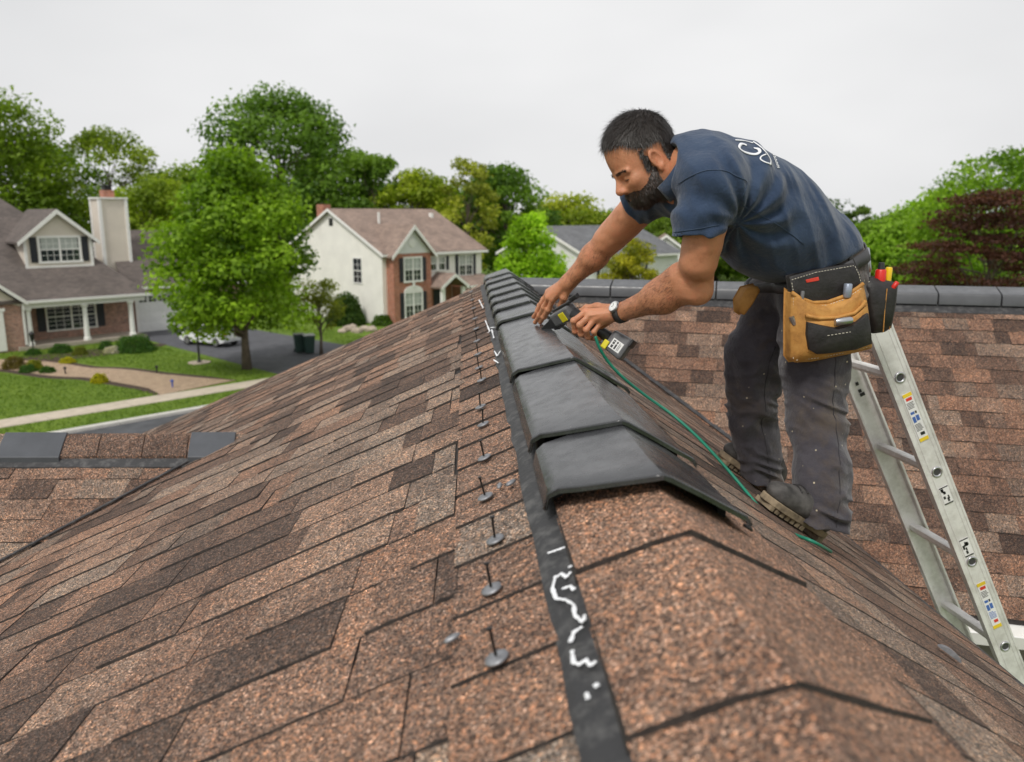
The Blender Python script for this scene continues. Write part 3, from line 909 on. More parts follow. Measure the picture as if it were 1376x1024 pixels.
# roof front slope with hip end at the right
slab(h1, 'roof', M_ROOF1, [(-9, -.35, Z1), (UR, -.35, Z1), (UR - 5.2, VR, zroof(VR)), (-9, VR, zroof(VR))], .14)
slab(h1, 'roof', M_ROOF1, [(UR, -.35, Z1 - .01), (UR, 2 * VR + .35, Z1 - .01), (UR - 5.2, VR, zroof(VR) - .01)], .13)
slab(h1, 'roof', M_ROOF1, [(-9, 2 * VR, Z1), (-9, VR, zroof(VR)), (UR - 5.2, VR, zroof(VR)), (UR, 2 * VR, Z1)], .14)
hpart(h1, 'gutter', M_TRIM, (0, UR, -.47, -.35, Z1 - .16, Z1 - .02))
hpart(h1, 'porch_beam', M_TRIM, (-.1, 6.6, -.22, -.02, 2.3, 2.56))
for u_ in (.2, 3.15, 5.75):
    m_ = MB(); m_.lathe([(.20, .22), (.20, .36), (.155, .40), (.15, .9), (.125, 2.12), (.15, 2.16), (.19, 2.2), (.19, 2.3)], 14, M=Matrix.Translation((u_, -.12, 0)))
    m_.build('column', M_TRIM, h1, smooth=False); 
window(h1, 1.72, 4.35, .75, 2.25, 1.8, pair=2, grid=(2, 6), shutter=.42, blind=False)
hpart(h1, 'downspout', M_TRIM, (-.12, -.02, -.46, -.36, 2.25, 2.6), (-.12, -.02, -.30, -.2, .3, 2.3))
# entry gable at the left
eg = -.22
m_ = MB(); m_.prism([(-.15, eg, 0), (-.15, eg, Z1 - .2), (-3.8, eg, 5.6), (-7.5, eg, Z1 - .2), (-7.5, eg, 0)], (0, 2, 0)); m_.build('entry_wall', M_BRICK1, h1)
m_ = MB(); m_.prism([(-.13, eg - .03, 2.45), (-.13, eg - .03, Z1 - .15), (-3.8, eg - .03, 5.65), (-3.8, eg - .03, 3.6)], (0, .02, 0)); m_.build('entry_siding', M_SIDE1, h1)
slab(h1, 'entry_roof', M_ROOF1, [(.1, eg - .35, Z1 - .02), (.1, 3, Z1 - .02), (-3.8, 3, 5.9), (-3.8, eg - .35, 5.9)], .12)
m_ = MB(); m_.prism([(.12, eg - .37, Z1 - .03), (-3.8, eg - .37, 5.9), (-3.8, eg - .37, 5.68), (.12, eg - .37, Z1 - .25)], (0, -.04, 0)); m_.build('rake_board', M_TRIM, h1)
hpart(h1, 'door_surround', M_TRIM, (-1.6, -1.05, eg - .08, eg - .002, .1, 2.25), (-1.7, -.95, eg - .1, eg - .003, 2.25, 2.42))
# dormer
dv = 2.15; du0, du1 = 1.05, 4.65; zb = zroof(dv) - .35; ze = 6.15; zp = 7.55; dc = (du0 + du1) / 2
m_ = MB(); m_.prism([(du0, dv, zb), (du1, dv, zb), (du1, dv, ze), (dc, dv, zp), (du0, dv, ze)], (0, 4.3, 0)); dm = m_.build('dormer', M_SIDE1, h1)
for s_, ua in ((-1, du0), (1, du1)):
    ub = ua + s_ * .38; zs = ze - .30
    m_ = MB(); m_.prism([(dc, dv - .3, zp + .16), (ub, dv - .3, zs), (ub, dv - .3, zs - .12), (dc, dv - .3, zp + .04)], (0, 5.2, 0)); m_.build('dormer_roof', M_ROOF1, dm)
    m_ = MB(); m_.prism([(dc, dv - .34, zp + .15), (ub + s_ * .04, dv - .34, zs - .01), (ub + s_ * .04, dv - .34, zs - .24), (dc, dv - .34, zp - .12)], (0, .035, 0)); m_.build('dormer_trim', M_TRIM, dm)
m_ = MB(); m_.box(du0 - .06, du0 + .1, dv - .05, dv - .003, zb, ze); m_.box(du1 - .1, du1 + .06, dv - .05, dv - .003, zb, ze); m_.box(du0 - .06, du1 + .06, dv - .07, dv - .004, zb + .2, zb + .42); m_.build('corner_trim', M_TRIM, dm)
window(h1, 1.85, 3.95, 4.72, 6.05, dv, pair=2, grid=(2, 4), shutter=.36, trim=.13)
# chimney clad in siding
cu0, cu1, cv0, cv1 = 6.15, 7.75, 4.3, 5.7; ct = 8.35
hpart(h1, 'chimney', M_SIDE1, (cu0, cu1, cv0, cv1, 3, ct))
ch_ = h1.children[-1]
m_ = MB()
for a, b in ((cu0, cv0), (cu1, cv0), (cu0, cv1)): m_.box(a - .09, a + .09, b - .09, b + .09, 3, ct - .02)
m_.box(cu0 - .12, cu1 + .12, cv0 - .12, cv1 + .12, ct, ct + .1); m_.build('chimney_trim', M_TRIM, h1)
hpart(h1, 'chimney_top', M_BRICK2, (cu0 + .45, cu1 - .5, cv0 + .35, cv1 - .35, ct + .1, ct + .55))
hpart(h1, 'flue_cap', M_BLACK, (cu0 + .55, cu1 - .6, cv0 + .45, cv1 - .45, ct + .55, ct + .8), (cu0 + .45, cu1 - .5, cv0 + .35, cv1 - .35, ct + .8, ct + .86))
# garage wing
gu0, gu1, gv = 6.5, 14.2, 2.4
hpart(h1, 'garage_wall', M_BRICK1, (gu0, gu1, gv, 10, -.1, 3.0))
slab(h1, 'garage_roof', M_ROOF1, [(gu0 - .3, gv - .4, 2.92), (gu1 + .3, gv - .4, 2.92), (gu1 - 2.3, 7.2, 6.35), (gu0 + 1.0, 7.2, 6.35)], .13)
slab(h1, 'garage_roof', M_ROOF1, [(gu0 - .3, 12, 2.92), (gu0 + 1.0, 7.2, 6.35), (gu1 - 2.3, 7.2, 6.35), (gu1 + .3, 12, 2.92)], .13)
hpart(h1, 'garage_gutter', M_TRIM, (gu0 + .4, gu1 + .3, gv - .52, gv - .4, 2.76, 2.9))
gd = hpart(h1, 'garage_door', M_GAR, (7.15, 12.1, gv - .05, gv - .003, 0, 2.35))
fr = MB(); fr.box(7.0, 7.15, gv - .09, gv - .002, 0, 2.35); fr.box(12.1, 12.25, gv - .09, gv - .002, 0, 2.35); fr.box(7.0, 12.25, gv - .09, gv - .002, 2.35, 2.52); fr.build('door_frame', M_TRIM, gd)
for i in range(4):
    for j in range(8):
        a = 7.22 + j * .61; z0 = .08 + i * .575
        if i < 3:
            m_ = MB(); m_.box(a + .05, a + .53, gv - .062, gv - .05, z0 + .06, z0 + .46); m_.build('door_panel', M_GAR, gd, bevel=.008)
        else:
            m_ = MB(); m_.box(a + .05, a + .53, gv - .056, gv - .05, z0 + .1, z0 + .46); m_.build('door_pane', M_GLASS, gd)
            m_ = MB(); m_.box(a + .275, a + .305, gv - .066, gv - .056, z0 + .1, z0 + .46); m_.box(a + .05, a + .53, gv - .064, gv - .056, z0 + .27, z0 + .29); m_.build('door_muntin', M_GAR, gd)

# ---------------- second house: cream siding with red brick front bay
O2 = G(516, 437); P2 = R(45)
h2 = empty('cream_house', O2, P2)
tag(h2, 'two storey cream sided house with red brick bay and tan gable roof', 'house')
W2, D2, ZE, ZP = 9.6, 11.0, 4.95, 7.75
m_ = MB(); m_.prism([(0, 0, -.1), (0, D2, -.1), (0, D2, ZE), (0, D2 / 2, ZP - .1), (0, 0, ZE)], (W2, 0, 0)); m_.build('wall', M_SIDE2, h2)
sl = (ZP - ZE) / (D2 / 2)
for s_, va in ((-1, 0), (1, D2)):
    vb = va + s_ * .35
    slab(h2, 'roof', M_ROOF2, [(-.28, vb, ZE - sl * .35 + .06), (W2 + .28, vb, ZE - sl * .35 + .06), (W2 + .28, D2 / 2, ZP + .06), (-.28, D2 / 2, ZP + .06)][::(1 if s_ < 0 else -1)], .12)
m_ = MB()
for s_, va in ((-1, 0), (1, D2)):
    m_.prism([(-.31, va + s_ * .37, ZE - sl * .35 + .05), (-.31, D2 / 2, ZP + .05), (-.31, D2 / 2, ZP - .15), (-.31, va + s_ * .37, ZE - sl * .35 - .15)], (.03, 0, 0))
m_.build('rake_board', M_TRIM, h2)
hpart(h2, 'gutter', M_TRIM, (-.3, W2 + .3, -.46, -.35, ZE - .34, ZE - .18))
hpart(h2, 'attic_vent', M_BLACK, (-.03, -.002, D2 / 2 - .22, D2 / 2 + .22, ZP - 1.15, ZP - .62))
hpart(h2, 'chimney', M_BRICK2, (.1, .75, D2 / 2 + 1.0, D2 / 2 + 1.8, ZP - 1.2, ZP + .35))
hpart(h2, 'vent_pipe', M_TRIM, (2.6, 2.72, 3.4, 3.52, ZE + 1.4, ZE + 2.6))
hpart(h2, 'vent_pipe', M_TRIM, (8.4, 8.65, 4.2, 4.45, ZE + 1.8, ZE + 2.55))
# side wall windows: build on the gable end by turning the frame
def side_window(v0, v1, z0, z1):
    w_ = hpart(h2, 'window', M_GLASS, (-.012, -.004, v0, v1, z0, z1)); t = .08
    f_ = MB(); f_.box(-.05, -.002, v0 - t, v0, z0 - t, z1 + t); f_.box(-.05, -.002, v1, v1 + t, z0 - t, z1 + t); f_.box(-.05, -.002, v0, v1, z1, z1 + t); f_.box(-.06, -.002, v0, v1, z0 - t, z0)
    f_.box(-.035, -.012, v0, v1, (z0 + z1) / 2 - .03, (z0 + z1) / 2 + .03); f_.build('frame', M_TRIM, w_)
    g_ = MB(); g_.box(-.025, -.012, (v0 + v1) / 2 - .012, (v0 + v1) / 2 + .012, z0, z1)
    for k in (1, 3): g_.box(-.025, -.012, v0, v1, z0 + (z1 - z0) * k / 4 - .012, z0 + (z1 - z0) * k / 4 + .012)
    g_.build('muntins', M_TRIM, w_)
side_window(2.2, 3.1, 2.75, 4.4); side_window(3.4, 4.3, .2, 1.3)
# brick bay with its own gable
bu0, bu1, bv = .35, 3.75, -.75
m_ = MB(); m_.box(bu0, bu1, bv, 0, -.1, ZE - .15); m_.build('bay_wall', M_BRICK2, h2)
bc = (bu0 + bu1) / 2
m_ = MB(); m_.prism([(bu0, bv, ZE - .16), (bu1, bv, ZE - .16), (bc, bv, ZE + 1.55)], (0, 5, 0)); m_.build('bay_gable', M_SIDE3, h2)
for s_, ua in ((-1, bu0), (1, bu1)):
    ub = ua + s_ * .3
    m_ = MB(); m_.prism([(bc, bv - .3, ZE + 1.78), (ub, bv - .3, ZE - .3), (ub, bv - .3, ZE - .42), (bc, bv - .3, ZE + 1.66)], (0, 5.2, 0)); m_.build('bay_roof', M_ROOF2, h2)
    m_ = MB(); m_.prism([(bc, bv - .34, ZE + 1.76), (ub + s_ * .03, bv - .34, ZE - .32), (ub + s_ * .03, bv - .34, ZE - .56), (bc, bv - .34, ZE + 1.48)], (0, .035, 0)); m_.build('bay_trim', M_TRIM, h2)
m_ = MB(); m_.lathe([(.0, 0), (.32, 0), (.30, .04), (.0, .05)], 20, M=Matrix.Translation((bc, bv - .003, ZE + .55)) @ Matrix.Rotation(R(90), 4, 'X')); m_.build('round_vent', M_TRIM, h2)
window(h2, bc - .72, bc + .72, 2.95, 4.45, bv, pair=2, grid=(1, 4), shutter=.32, trim=.12)
window(h2, bc - .72, bc + .72, .45, 2.1, bv, pair=2, grid=(1, 4), shutter=.32, trim=.12)
m_ = MB(); pts = [(bc - .84, bv - .06, 2.2)] + [(bc + .84 * math.cos(math.pi - math.pi * k / 10), bv - .06, 2.2 + .42 * math.sin(math.pi * k / 10)) for k in range(11)]
m_.prism(pts[1:], (0, .055, 0)); m_.box(bc - .1, bc + .1, bv - .1, bv - .062, 2.52, 2.82); m_.build('window_arch', M_TRIM, h2)
window(h2, 4.35, 5.75, 3.5, 4.4, 0, pair=2, grid=(1, 2), shutter=.28, trim=.1, mull=.3)
window(h2, 7.25, 8.55, 3.0, 4.45, 0, pair=2, grid=(1, 4), shutter=.28)
hpart(h2, 'entry_wall', M_BRICK2, (bu1, 6.4, -.06, -.003, -.1, 2.4))
# portico and shed roof over the garage
pc = 5.0
for s_ in (-1, 1):
    m_ = MB(); m_.prism([(pc, -1.9, 3.35), (pc + s_ * 1.35, -1.9, 2.45), (pc + s_ * 1.35, -1.9, 2.33), (pc, -1.9, 3.23)], (0, 1.9, 0)); m_.build('porch_roof', M_ROOF2, h2)
    m_ = MB(); m_.prism([(pc, -1.93, 3.33), (pc + s_ * 1.38, -1.93, 2.43), (pc + s_ * 1.38, -1.93, 2.2), (pc, -1.93, 3.1)], (0, .03, 0)); m_.build('porch_trim', M_TRIM, h2)
    m_ = MB(); m_.box(pc + s_ * 1.0 - .13, pc + s_ * 1.0 + .13, -1.75, -1.5, -.1, 2.35); m_.build('porch_post', M_TRIM, h2)
hpart(h2, 'front_door', M_SHUT, (pc - .45, pc + .45, -.1, -.062, 0, 2.1))
slab(h2, 'garage_roof', M_ROOF2, [(6.4, -1.5, 2.35), (W2 + .4, -1.5, 2.35), (W2 + .1, -.003, 3.0), (6.4, -.003, 3.0)], .1)
hpart(h2, 'garage_front', M_BRICK2, (6.5, W2, -1.1, -.004, -.1, 2.42))
hpart(h2, 'garage_gutter', M_TRIM, (6.4, W2 + .4, -1.6, -1.5, 2.18, 2.32))

# ---------------- third and fourth houses, further right
def small_house(name, label, x, y, Y, rz, w_, d_, ze, zp, side, roof, wins, gable_front=False):
    p = at(x, Y, 0); h = empty(name, (p.x, p.y, 0), rz); tag(h, label, 'house')
    if gable_front:
        m_ = MB(); m_.prism([(0, 0, -.1), (w_, 0, -.1), (w_, 0, ze), (w_ / 2, 0, zp), (0, 0, ze)], (0, d_, 0)); m_.build('wall', side, h)
        for s_ in (-1, 1):
            ua = w_ / 2 + s_ * (w_ / 2 + .3); za = ze - (zp - ze) * .3 / (w_ / 2)
            m_ = MB(); m_.prism([(w_ / 2, -.3, zp + .14), (ua, -.3, za + .1), (ua, -.3, za), (w_ / 2, -.3, zp + .03)], (0, d_ + .6, 0)); m_.build('roof', roof, h)
            m_ = MB(); m_.prism([(w_ / 2, -.33, zp + .12), (ua, -.33, za + .08), (ua, -.33, za - .14), (w_ / 2, -.33, zp - .1)], (0, .03, 0)); m_.build('rake_board', M_TRIM, h)
    else:
        m_ = MB(); m_.prism([(0, 0, -.1), (0, d_, -.1), (0, d_, ze), (0, d_ / 2, zp), (0, 0, ze)], (w_, 0, 0)); m_.build('wall', side, h)
        s2_ = (zp - ze) / (d_ / 2)
        for s_, va in ((-1, 0), (1, d_)):
            slab(h, 'roof', roof, [(-.3, va + s_ * .35, ze - .3 * s2_ + .1), (w_ + .3, va + s_ * .35, ze - .3 * s2_ + .1), (w_ + .3, d_ / 2, zp + .1), (-.3, d_ / 2, zp + .1)][::(1 if s_ < 0 else -1)], .12)
        m_ = MB()
        for s_, va in ((-1, 0), (1, d_)):
            m_.prism([(-.33, va + s_ * .36, ze - .3 * s2_ + .09), (-.33, d_ / 2, zp + .09), (-.33, d_ / 2, zp - .13), (-.33, va + s_ * .36, ze - .3 * s2_ - .13)], (.03, 0, 0))
        m_.build('rake_board', M_TRIM, h)
        hpart(h, 'gutter', M_TRIM, (-.3, w_ + .3, -.45, -.36, ze - .3 * s2_ - .1, ze - .3 * s2_ + .05))
    for a in wins: window(h, *a[:4], a[4] if len(a) > 4 else 0, pair=2, grid=(1, 4), shutter=.3 if not gable_front else 0)
    return h
small_house('white_house', 'white sided house with grey roof seen beyond the reaching forearm', 788, 380, 62, R(38), 11, 10, 4.3, 6.4, M_SIDE3, M_ROOF3, [(1.5, 3.1, 2.2, 3.6), (5, 6.6, 2.2, 3.6), (1.5, 3.1, .3, 1.6)])
small_house('gabled_house', 'small white gabled house with brown roof between the arms of the man', 858, 360, 74, R(-12), 4.6, 9, 3.9, 5.5, M_SIDE3, M_ROOF4, [(1.0, 2.0, 2.0, 3.4), (2.7, 3.7, 2.0, 3.4)], True)

# ================================================================== street things
# lamp post on the first lawn
p = G(268, 488); lp = empty('lamp_post', p); tag(lp, 'black lamp post in a round stone ring on the lawn before the garage', 'lamp post')
m_ = MB(); m_.lathe([(.0, 0), (.12, 0), (.12, .1), (.07, .16), (.055, .25), (.05, 2.35), (.07, 2.4), (.0, 2.42)], 12); m_.build('post', M_BLACK, lp, smooth=False)
m_ = MB(); m_.lathe([(.07, 2.42), (.13, 2.5), (.16, 2.82), (.19, 2.84), (.05, 3.0), (.0, 3.06)], 6); m_.build('lantern', M_BLACK, lp)
m_ = MB(); m_.lathe([(.0, .012), (.55, .012), (.55, .06), (.0, .06)], 20); m_.build('stone_ring', M_ROCK, lp)
p = G(45, 472); lp = empty('porch_lantern', p); tag(lp, 'short black lantern post beside the first porch column', 'lantern')
m_ = MB(); m_.lathe([(.0, 0), (.06, 0), (.045, .1), (.04, .55), (.09, .6), (.0, .62)], 10); m_.build('post', M_BLACK, lp)
m_ = MB(); m_.lathe([(.09, .62), (.15, .95), (.18, .97), (.04, 1.1), (.0, 1.12)], 6); m_.build('lantern_head', M_BLACK, lp)
# wheeled bins
M_BIN = plain('green_bin_plastic', (.022, .055, .045), .5); M_BINLID = plain('bin_lid', (.04, .05, .055), .45); M_GREYLID = plain('grey_bin_lid', (.48, .50, .50), .5)
for i, (x, y, lidm, lab) in enumerate(((403, 474, M_BINLID, 'dark wheeled bin with dark lid, the left one of two on the lawn'), (416, 475, M_GREYLID, 'dark green wheeled bin with pale grey lid, the right one of two on the lawn'))):
    p = G(x, y); b = empty('wheeled_bin', p, R(20)); tag(b, lab, 'bin', 'wheeled bins on the lawn')
    m_ = MB(); m_.add([(-.22, -.22, .06), (.22, -.22, .06), (.22, .22, .06), (-.22, .22, .06), (-.29, -.32, .98), (.29, -.32, .98), (.29, .3, .98), (-.29, .3, .98)], [(0, 3, 2, 1), (4, 5, 6, 7), (0, 1, 5, 4), (1, 2, 6, 5), (2, 3, 7, 6), (3, 0, 4, 7)]); m_.build('body', M_BIN, b, bevel=.03)
    m_ = MB(); m_.box(-.31, .31, -.35, .33, .985, 1.05); m_.build('lid', lidm, b, bevel=.025)
    for s_ in (-1, 1):
        m_ = MB(); m_.lathe([(.0, -.025), (.11, -.025), (.11, .025), (.0, .025)], 14, M=Matrix.Translation((s_ * .25, .26, .11)) @ Matrix.Rotation(R(90), 4, 'Y')); m_.build('wheel', M_BLACK, b)
    m_ = MB(); m_.tube([(-.2, .38, .93), (.2, .38, .93)], .018, 6); m_.box(-.2, -.16, .3, .38, .91, .95); m_.box(.16, .2, .3, .38, .91, .95); m_.build('handle', M_BIN, b)
# small path lights
for i, (x, y, c_) in enumerate(((88, 503, 'black'), (211, 501, 'black'), (232, 521, 'blue'))):
    p = G(x, y); m_ = MB(); m_.lathe([(.0, 0), (.035, 0), (.035, .24), (.075, .27), (.07, .34), (.0, .37)], 10)
    o = m_.build('path_light', M_BLACK if c_ == 'black' else plain('blue_plastic', (.03, .08, .35), .5)); o.location = p
    tag(o, ['little black path light at the left bend of the paver path', 'little black path light on the lawn edge of the paver path', 'little blue stake beside the lower end of the paver path'][i], 'path light')
# white car in the driveway
M_CARW = NT('white_car_paint').set(Base_Color=(.74, .75, .76, 1), Roughness=.25, Coat_Weight=.6).mat
M_TYRE = plain('tyre_rubber', (.02, .02, .02), .8); M_RIM = plain('alloy_rim', (.5, .5, .52), .3, .8); M_TAIL = NT('tail_lamp').set(Base_Color=(.5, .05, .03, 1), Roughness=.2).mat
cpos = G(284, 463); car = empty('parked_car', cpos, R(150)); car.scale = (.86,) * 3; tag(car, 'white hatchback parked on the driveway half hidden under the maple', 'car')
L_ = 4.1; Wd = .84
prof = [(-2.05, .38), (-2.07, .75), (-1.98, 1.02), (-1.55, 1.42), (-1.1, 1.50), (.1, 1.48), (.55, 1.36), (1.15, 1.0), (1.85, .86), (2.05, .66), (2.05, .36), (1.72, .28), (-1.75, .28)]
bm = bmesh.new(); rows = []
for yy, sx, dz in ((-Wd, .97, .0), (-Wd * .98, 1, 0), (-.4, 1.01, .02), (.4, 1.01, .02), (Wd * .98, 1, 0), (Wd, .97, 0)):
    row = []
    for x, z in prof:
        t = max(0, (z - .95) / .55); row.append(bm.verts.new((x * sx, yy * (1 - .2 * t), z + dz * (z > 1))))
    rows.append(row)
for a, b in zip(rows, rows[1:]):
    for k in range(len(prof)): bm.faces.new((a[k], a[(k + 1) % len(prof)], b[(k + 1) % len(prof)], b[k]))
bm.faces.new(rows[0][::-1]); bm.faces.new(rows[-1]); bmesh.ops.recalc_face_normals(bm, faces=bm.faces)
me = bpy.data.meshes.new('body'); bm.to_mesh(me); bm.free(); me.materials.append(M_CARW); o = link('body', me, car); bv_ = o.modifiers.new('b', 'BEVEL'); bv_.width = .05; bv_.segments = 3; autosmooth(o, 50)
for s_ in (-1, 1):
    def sy(z): return s_ * (Wd * (1 - .2 * max(0, (z - .95) / .55)) + .006)
    for xs in (((-1.35, 1.05), (-1.3, 1.36), (-.62, 1.40), (-.62, 1.03)), ((-.55, 1.03), (-.55, 1.40), (.12, 1.39), (.55, 1.22), (.72, 1.03))):
        m_ = MB(); m_.prism([(x, sy(z), z) for x, z in xs], (0, s_ * .012, 0)); m_.build('side_window', M_GLASS, car)
    for wx in (-1.3, 1.3):
        wh = MB(); wh.lathe([(.0, -.1), (.29, -.1), (.32, -.06), (.32, .06), (.29, .1), (.0, .1)], 20, M=Matrix.Translation((wx, s_ * (Wd - .08), .32)) @ Matrix.Rotation(R(90), 4, 'X')); w_ = wh.build('wheel', M_TYRE, car)
        rm = MB(); rm.lathe([(.0, -.115), (.2, -.115), (.21, .0), (.2, .115), (.0, .115)], 12, M=Matrix.Translation((wx, s_ * (Wd - .08), .32)) @ Matrix.Rotation(R(90), 4, 'X')); rm.build('rim', M_RIM, w_)
    m_ = MB(); m_.box(-2.09, -1.95, s_ * .5 if s_ > 0 else -.8, .8 if s_ > 0 else -.5, .82, 1.0); m_.build('tail_light', M_TAIL, car, bevel=.02)
    m_ = MB(); m_.box(1.93, 2.06, s_ * .5 if s_ > 0 else -.78, .78 if s_ > 0 else -.5, .66, .8); m_.build('headlight', M_GLASS, car, bevel=.02)
m_ = MB(); m_.add([(-1.95, -.62, 1.06), (-1.95, .62, 1.06), (-1.60, .56, 1.40), (-1.60, -.56, 1.40)], [(0, 1, 2, 3)]); m_.v = [(x - .03, y, z + .02) for x, y, z in m_.v]; m_.build('rear_window', M_GLASS, car)
m_ = MB(); m_.box(-2.11, -2.03, -.26, .26, .55, .68); m_.build('number_plate', M_TRIM, car)
# ================================================================== plants
def leaf_mat(name):
    m = NT(name)
    a = m.n('Attribute', attribute_name='leafcol')
    m.color(a.outputs['Color']).set(Roughness=.55, Specular_IOR_Level=.25)
    tr = m.n('BsdfTranslucent'); c2 = m.mix(1.0, a.outputs['Color'], (1.25, 1.35, .6), 'MULTIPLY'); m.l(c2, tr.inputs[0])
    ms = m.n('MixShader'); ms.inputs[0].default_value = .45
    m.l(m.b.outputs[0], ms.inputs[1]); m.l(tr.outputs[0], ms.inputs[2]); m.l(ms.outputs[0], m.out.inputs[0])
    return m.mat
M_LEAF = leaf_mat('leaf')
M_BARK = plain('bark', (.11, .085, .065), .95, var=.35, scale=5, bump=.9, bscale=14)
def leaf_mesh(name, P, N, size, cols, rng, aspect=.62, parent=None, mat=None):
    """one leaf-sized diamond per point, facing about N"""
    n = len(P)
    N = N + rng.normal(0, .75, (n, 3)); N /= np.linalg.norm(N, axis=1)[:, None] + 1e-9
    T = np.cross(N, rng.normal(0, 1, (n, 3))); T /= np.linalg.norm(T, axis=1)[:, None] + 1e-9
    B = np.cross(N, T)
    s = (size * rng.uniform(.6, 1.35, n))[:, None]
    V = np.empty((n, 4, 3))
    V[:, 0] = P - T * s * .5
    V[:, 1] = P + B * s * aspect * .5 + N * s * .10
    V[:, 2] = P + T * s * .5 - N * s * .06
    V[:, 3] = P - B * s * aspect * .5 + N * s * .10
    me = bpy.data.meshes.new(name)
    me.vertices.add(4 * n); me.vertices.foreach_set('co', V.reshape(-1).astype(np.float32))
    me.loops.add(4 * n); me.loops.foreach_set('vertex_index', np.arange(4 * n, dtype=np.int32))
    me.polygons.add(n); me.polygons.foreach_set('loop_start', np.arange(0, 4 * n, 4, dtype=np.int32))
    me.update(calc_edges=True)
    at_ = me.attributes.new('leafcol', 'FLOAT_COLOR', 'FACE')
    c4 = np.ones((n, 4), np.float32); c4[:, :3] = cols; at_.data.foreach_set('color', c4.reshape(-1))
    me.materials.append(mat or M_LEAF); me.validate()
    return link(name, me, parent)
def limb_path(a, b, rng, wob, k=5):
    a = np.array(a); b = np.array(b); out = []
    for i in range(k + 1):
        t = i / k; out.append(a + (b - a) * t + (rng.normal(0, wob, 3) * math.sin(math.pi * t)) + np.array([0, 0, .25 * np.linalg.norm(b - a) * t * (1 - t)]))
    return out
def tree(name, label, base, height, rx, trunk_h, col_a, col_b, seed, n_clump=60, n_leaf=16000, leaf=.30, shape='round', group=None, trunk_r=.2, ry=None, hollow=.55, cat='tree', clump=.25):
    """trunk with limbs that reach into leaf clumps; crown outline follows shape"""
    rng = np.random.default_rng(seed); ry = ry or rx
    root = empty(name, base); tag(root, label, cat, group)
    ch = height - trunk_h; cs = []
    tries = 0
    while len(cs) < n_clump and tries < 20000:
        tries += 1
        t = rng.uniform(0, 1); a = rng.uniform(0, 2 * math.pi)
        if shape == 'round': prof = math.sqrt(max(0, 1 - (2 * (t - .46) / 1.08) ** 2))
        elif shape == 'oval': prof = (1 - t) ** .62 * (t + .10) ** .28 * 1.32
        elif shape == 'wide': prof = math.sqrt(max(0, 1 - t ** 2.2)) * (.75 + .25 * t)
        elif shape == 'layer': prof = math.sqrt(max(0, 1 - t ** 1.6))
        else: prof = .85 * (1 - abs(2 * t - .9)) ** .5 if abs(2 * t - .9) < 1 else 0
        rho = math.sqrt(rng.uniform(hollow ** 2, 1.0)) if rng.random() < .8 else math.sqrt(rng.random())
        rho *= .86
        c = np.array([rx * prof * rho * math.cos(a), ry * prof * rho * math.sin(a), trunk_h + ch * (t * .93 + .03)])
        sz = clump * rx * rng.uniform(.6, 1.45)
        if all(np.linalg.norm((c - d[0]) / np.array([1, 1, .8])) > .52 * min(sz, d[1]) for d in cs): cs.append((c, sz))
    # leaves
    per = np.array([s_ ** 2 for _, s_ in cs]); per = (per / per.sum() * n_leaf).astype(int)
    Ps = []; Ns = []; Cs = []
    ca, cb = np.array(col_a) * .7, np.array(col_b)
    for (c, s_), k in zip(cs, per):
        k = max(k, 6)
        d = rng.normal(0, 1, (k, 3)); d /= np.linalg.norm(d, axis=1)[:, None]
        rad = s_ * (rng.uniform(.25, 1.0, k) ** .6)[:, None] * (1 + .25 * np.sin(d[:, :1] * 7 + c[0]) * np.cos(d[:, 1:2] * 6 + c[1]))
        fl = np.array([1.15, 1.15, .72]) if shape != 'layer' else np.array([1.7, 1.7, .28])
        Ps.append(c + d * rad * fl)
        Ns.append(d * .6 + np.array([0, 0, .75]))
        tone = rng.uniform(0, 1) ** 1.3 * .78 + rng.uniform(0, .42, (k, 1))
        cc = (ca + (cb - ca) * tone) * np.array([2.35, 1.9, 1.2])
        Cs.append(cc * rng.uniform(.8, 1.2, (k, 1)))
    leaf_mesh('crown', np.concatenate(Ps), np.concatenate(Ns), leaf, np.concatenate(Cs), rng, parent=root)
    # trunk and limbs
    m_ = MB(); top = np.array([0, 0, trunk_h + ch * .62])
    tp = limb_path((0, 0, -.1), top, rng, trunk_r * .5, 7)
    m_.tube(tp, [trunk_r * (1.35 if i == 0 else 1 - .105 * i) for i in range(len(tp))], 8)
    m_.build('trunk', M_BARK, root, smooth=True)
    lm = MB()
    for i, (c, s_) in enumerate(sorted(cs, key=lambda q: -q[1])[:min(34, len(cs))]):
        t = min(.9, max(.18, (c[2] - trunk_h * .75) / (ch * .62 + trunk_h * .25) * .62))
        j = t * (len(tp) - 1); a = tp[int(j)] + (tp[min(int(j) + 1, len(tp) - 1)] - tp[int(j)]) * (j - int(j))
        r0 = trunk_r * (1 - .1 * j) * .45
        q = limb_path(a, c, rng, .05 * rx, 4)
        lm.tube(q, [r0, r0 * .75, r0 * .55, r0 * .4, r0 * .2], 5, cap=False)
    lm.build('limbs', M_BARK, root, smooth=True)
    return root
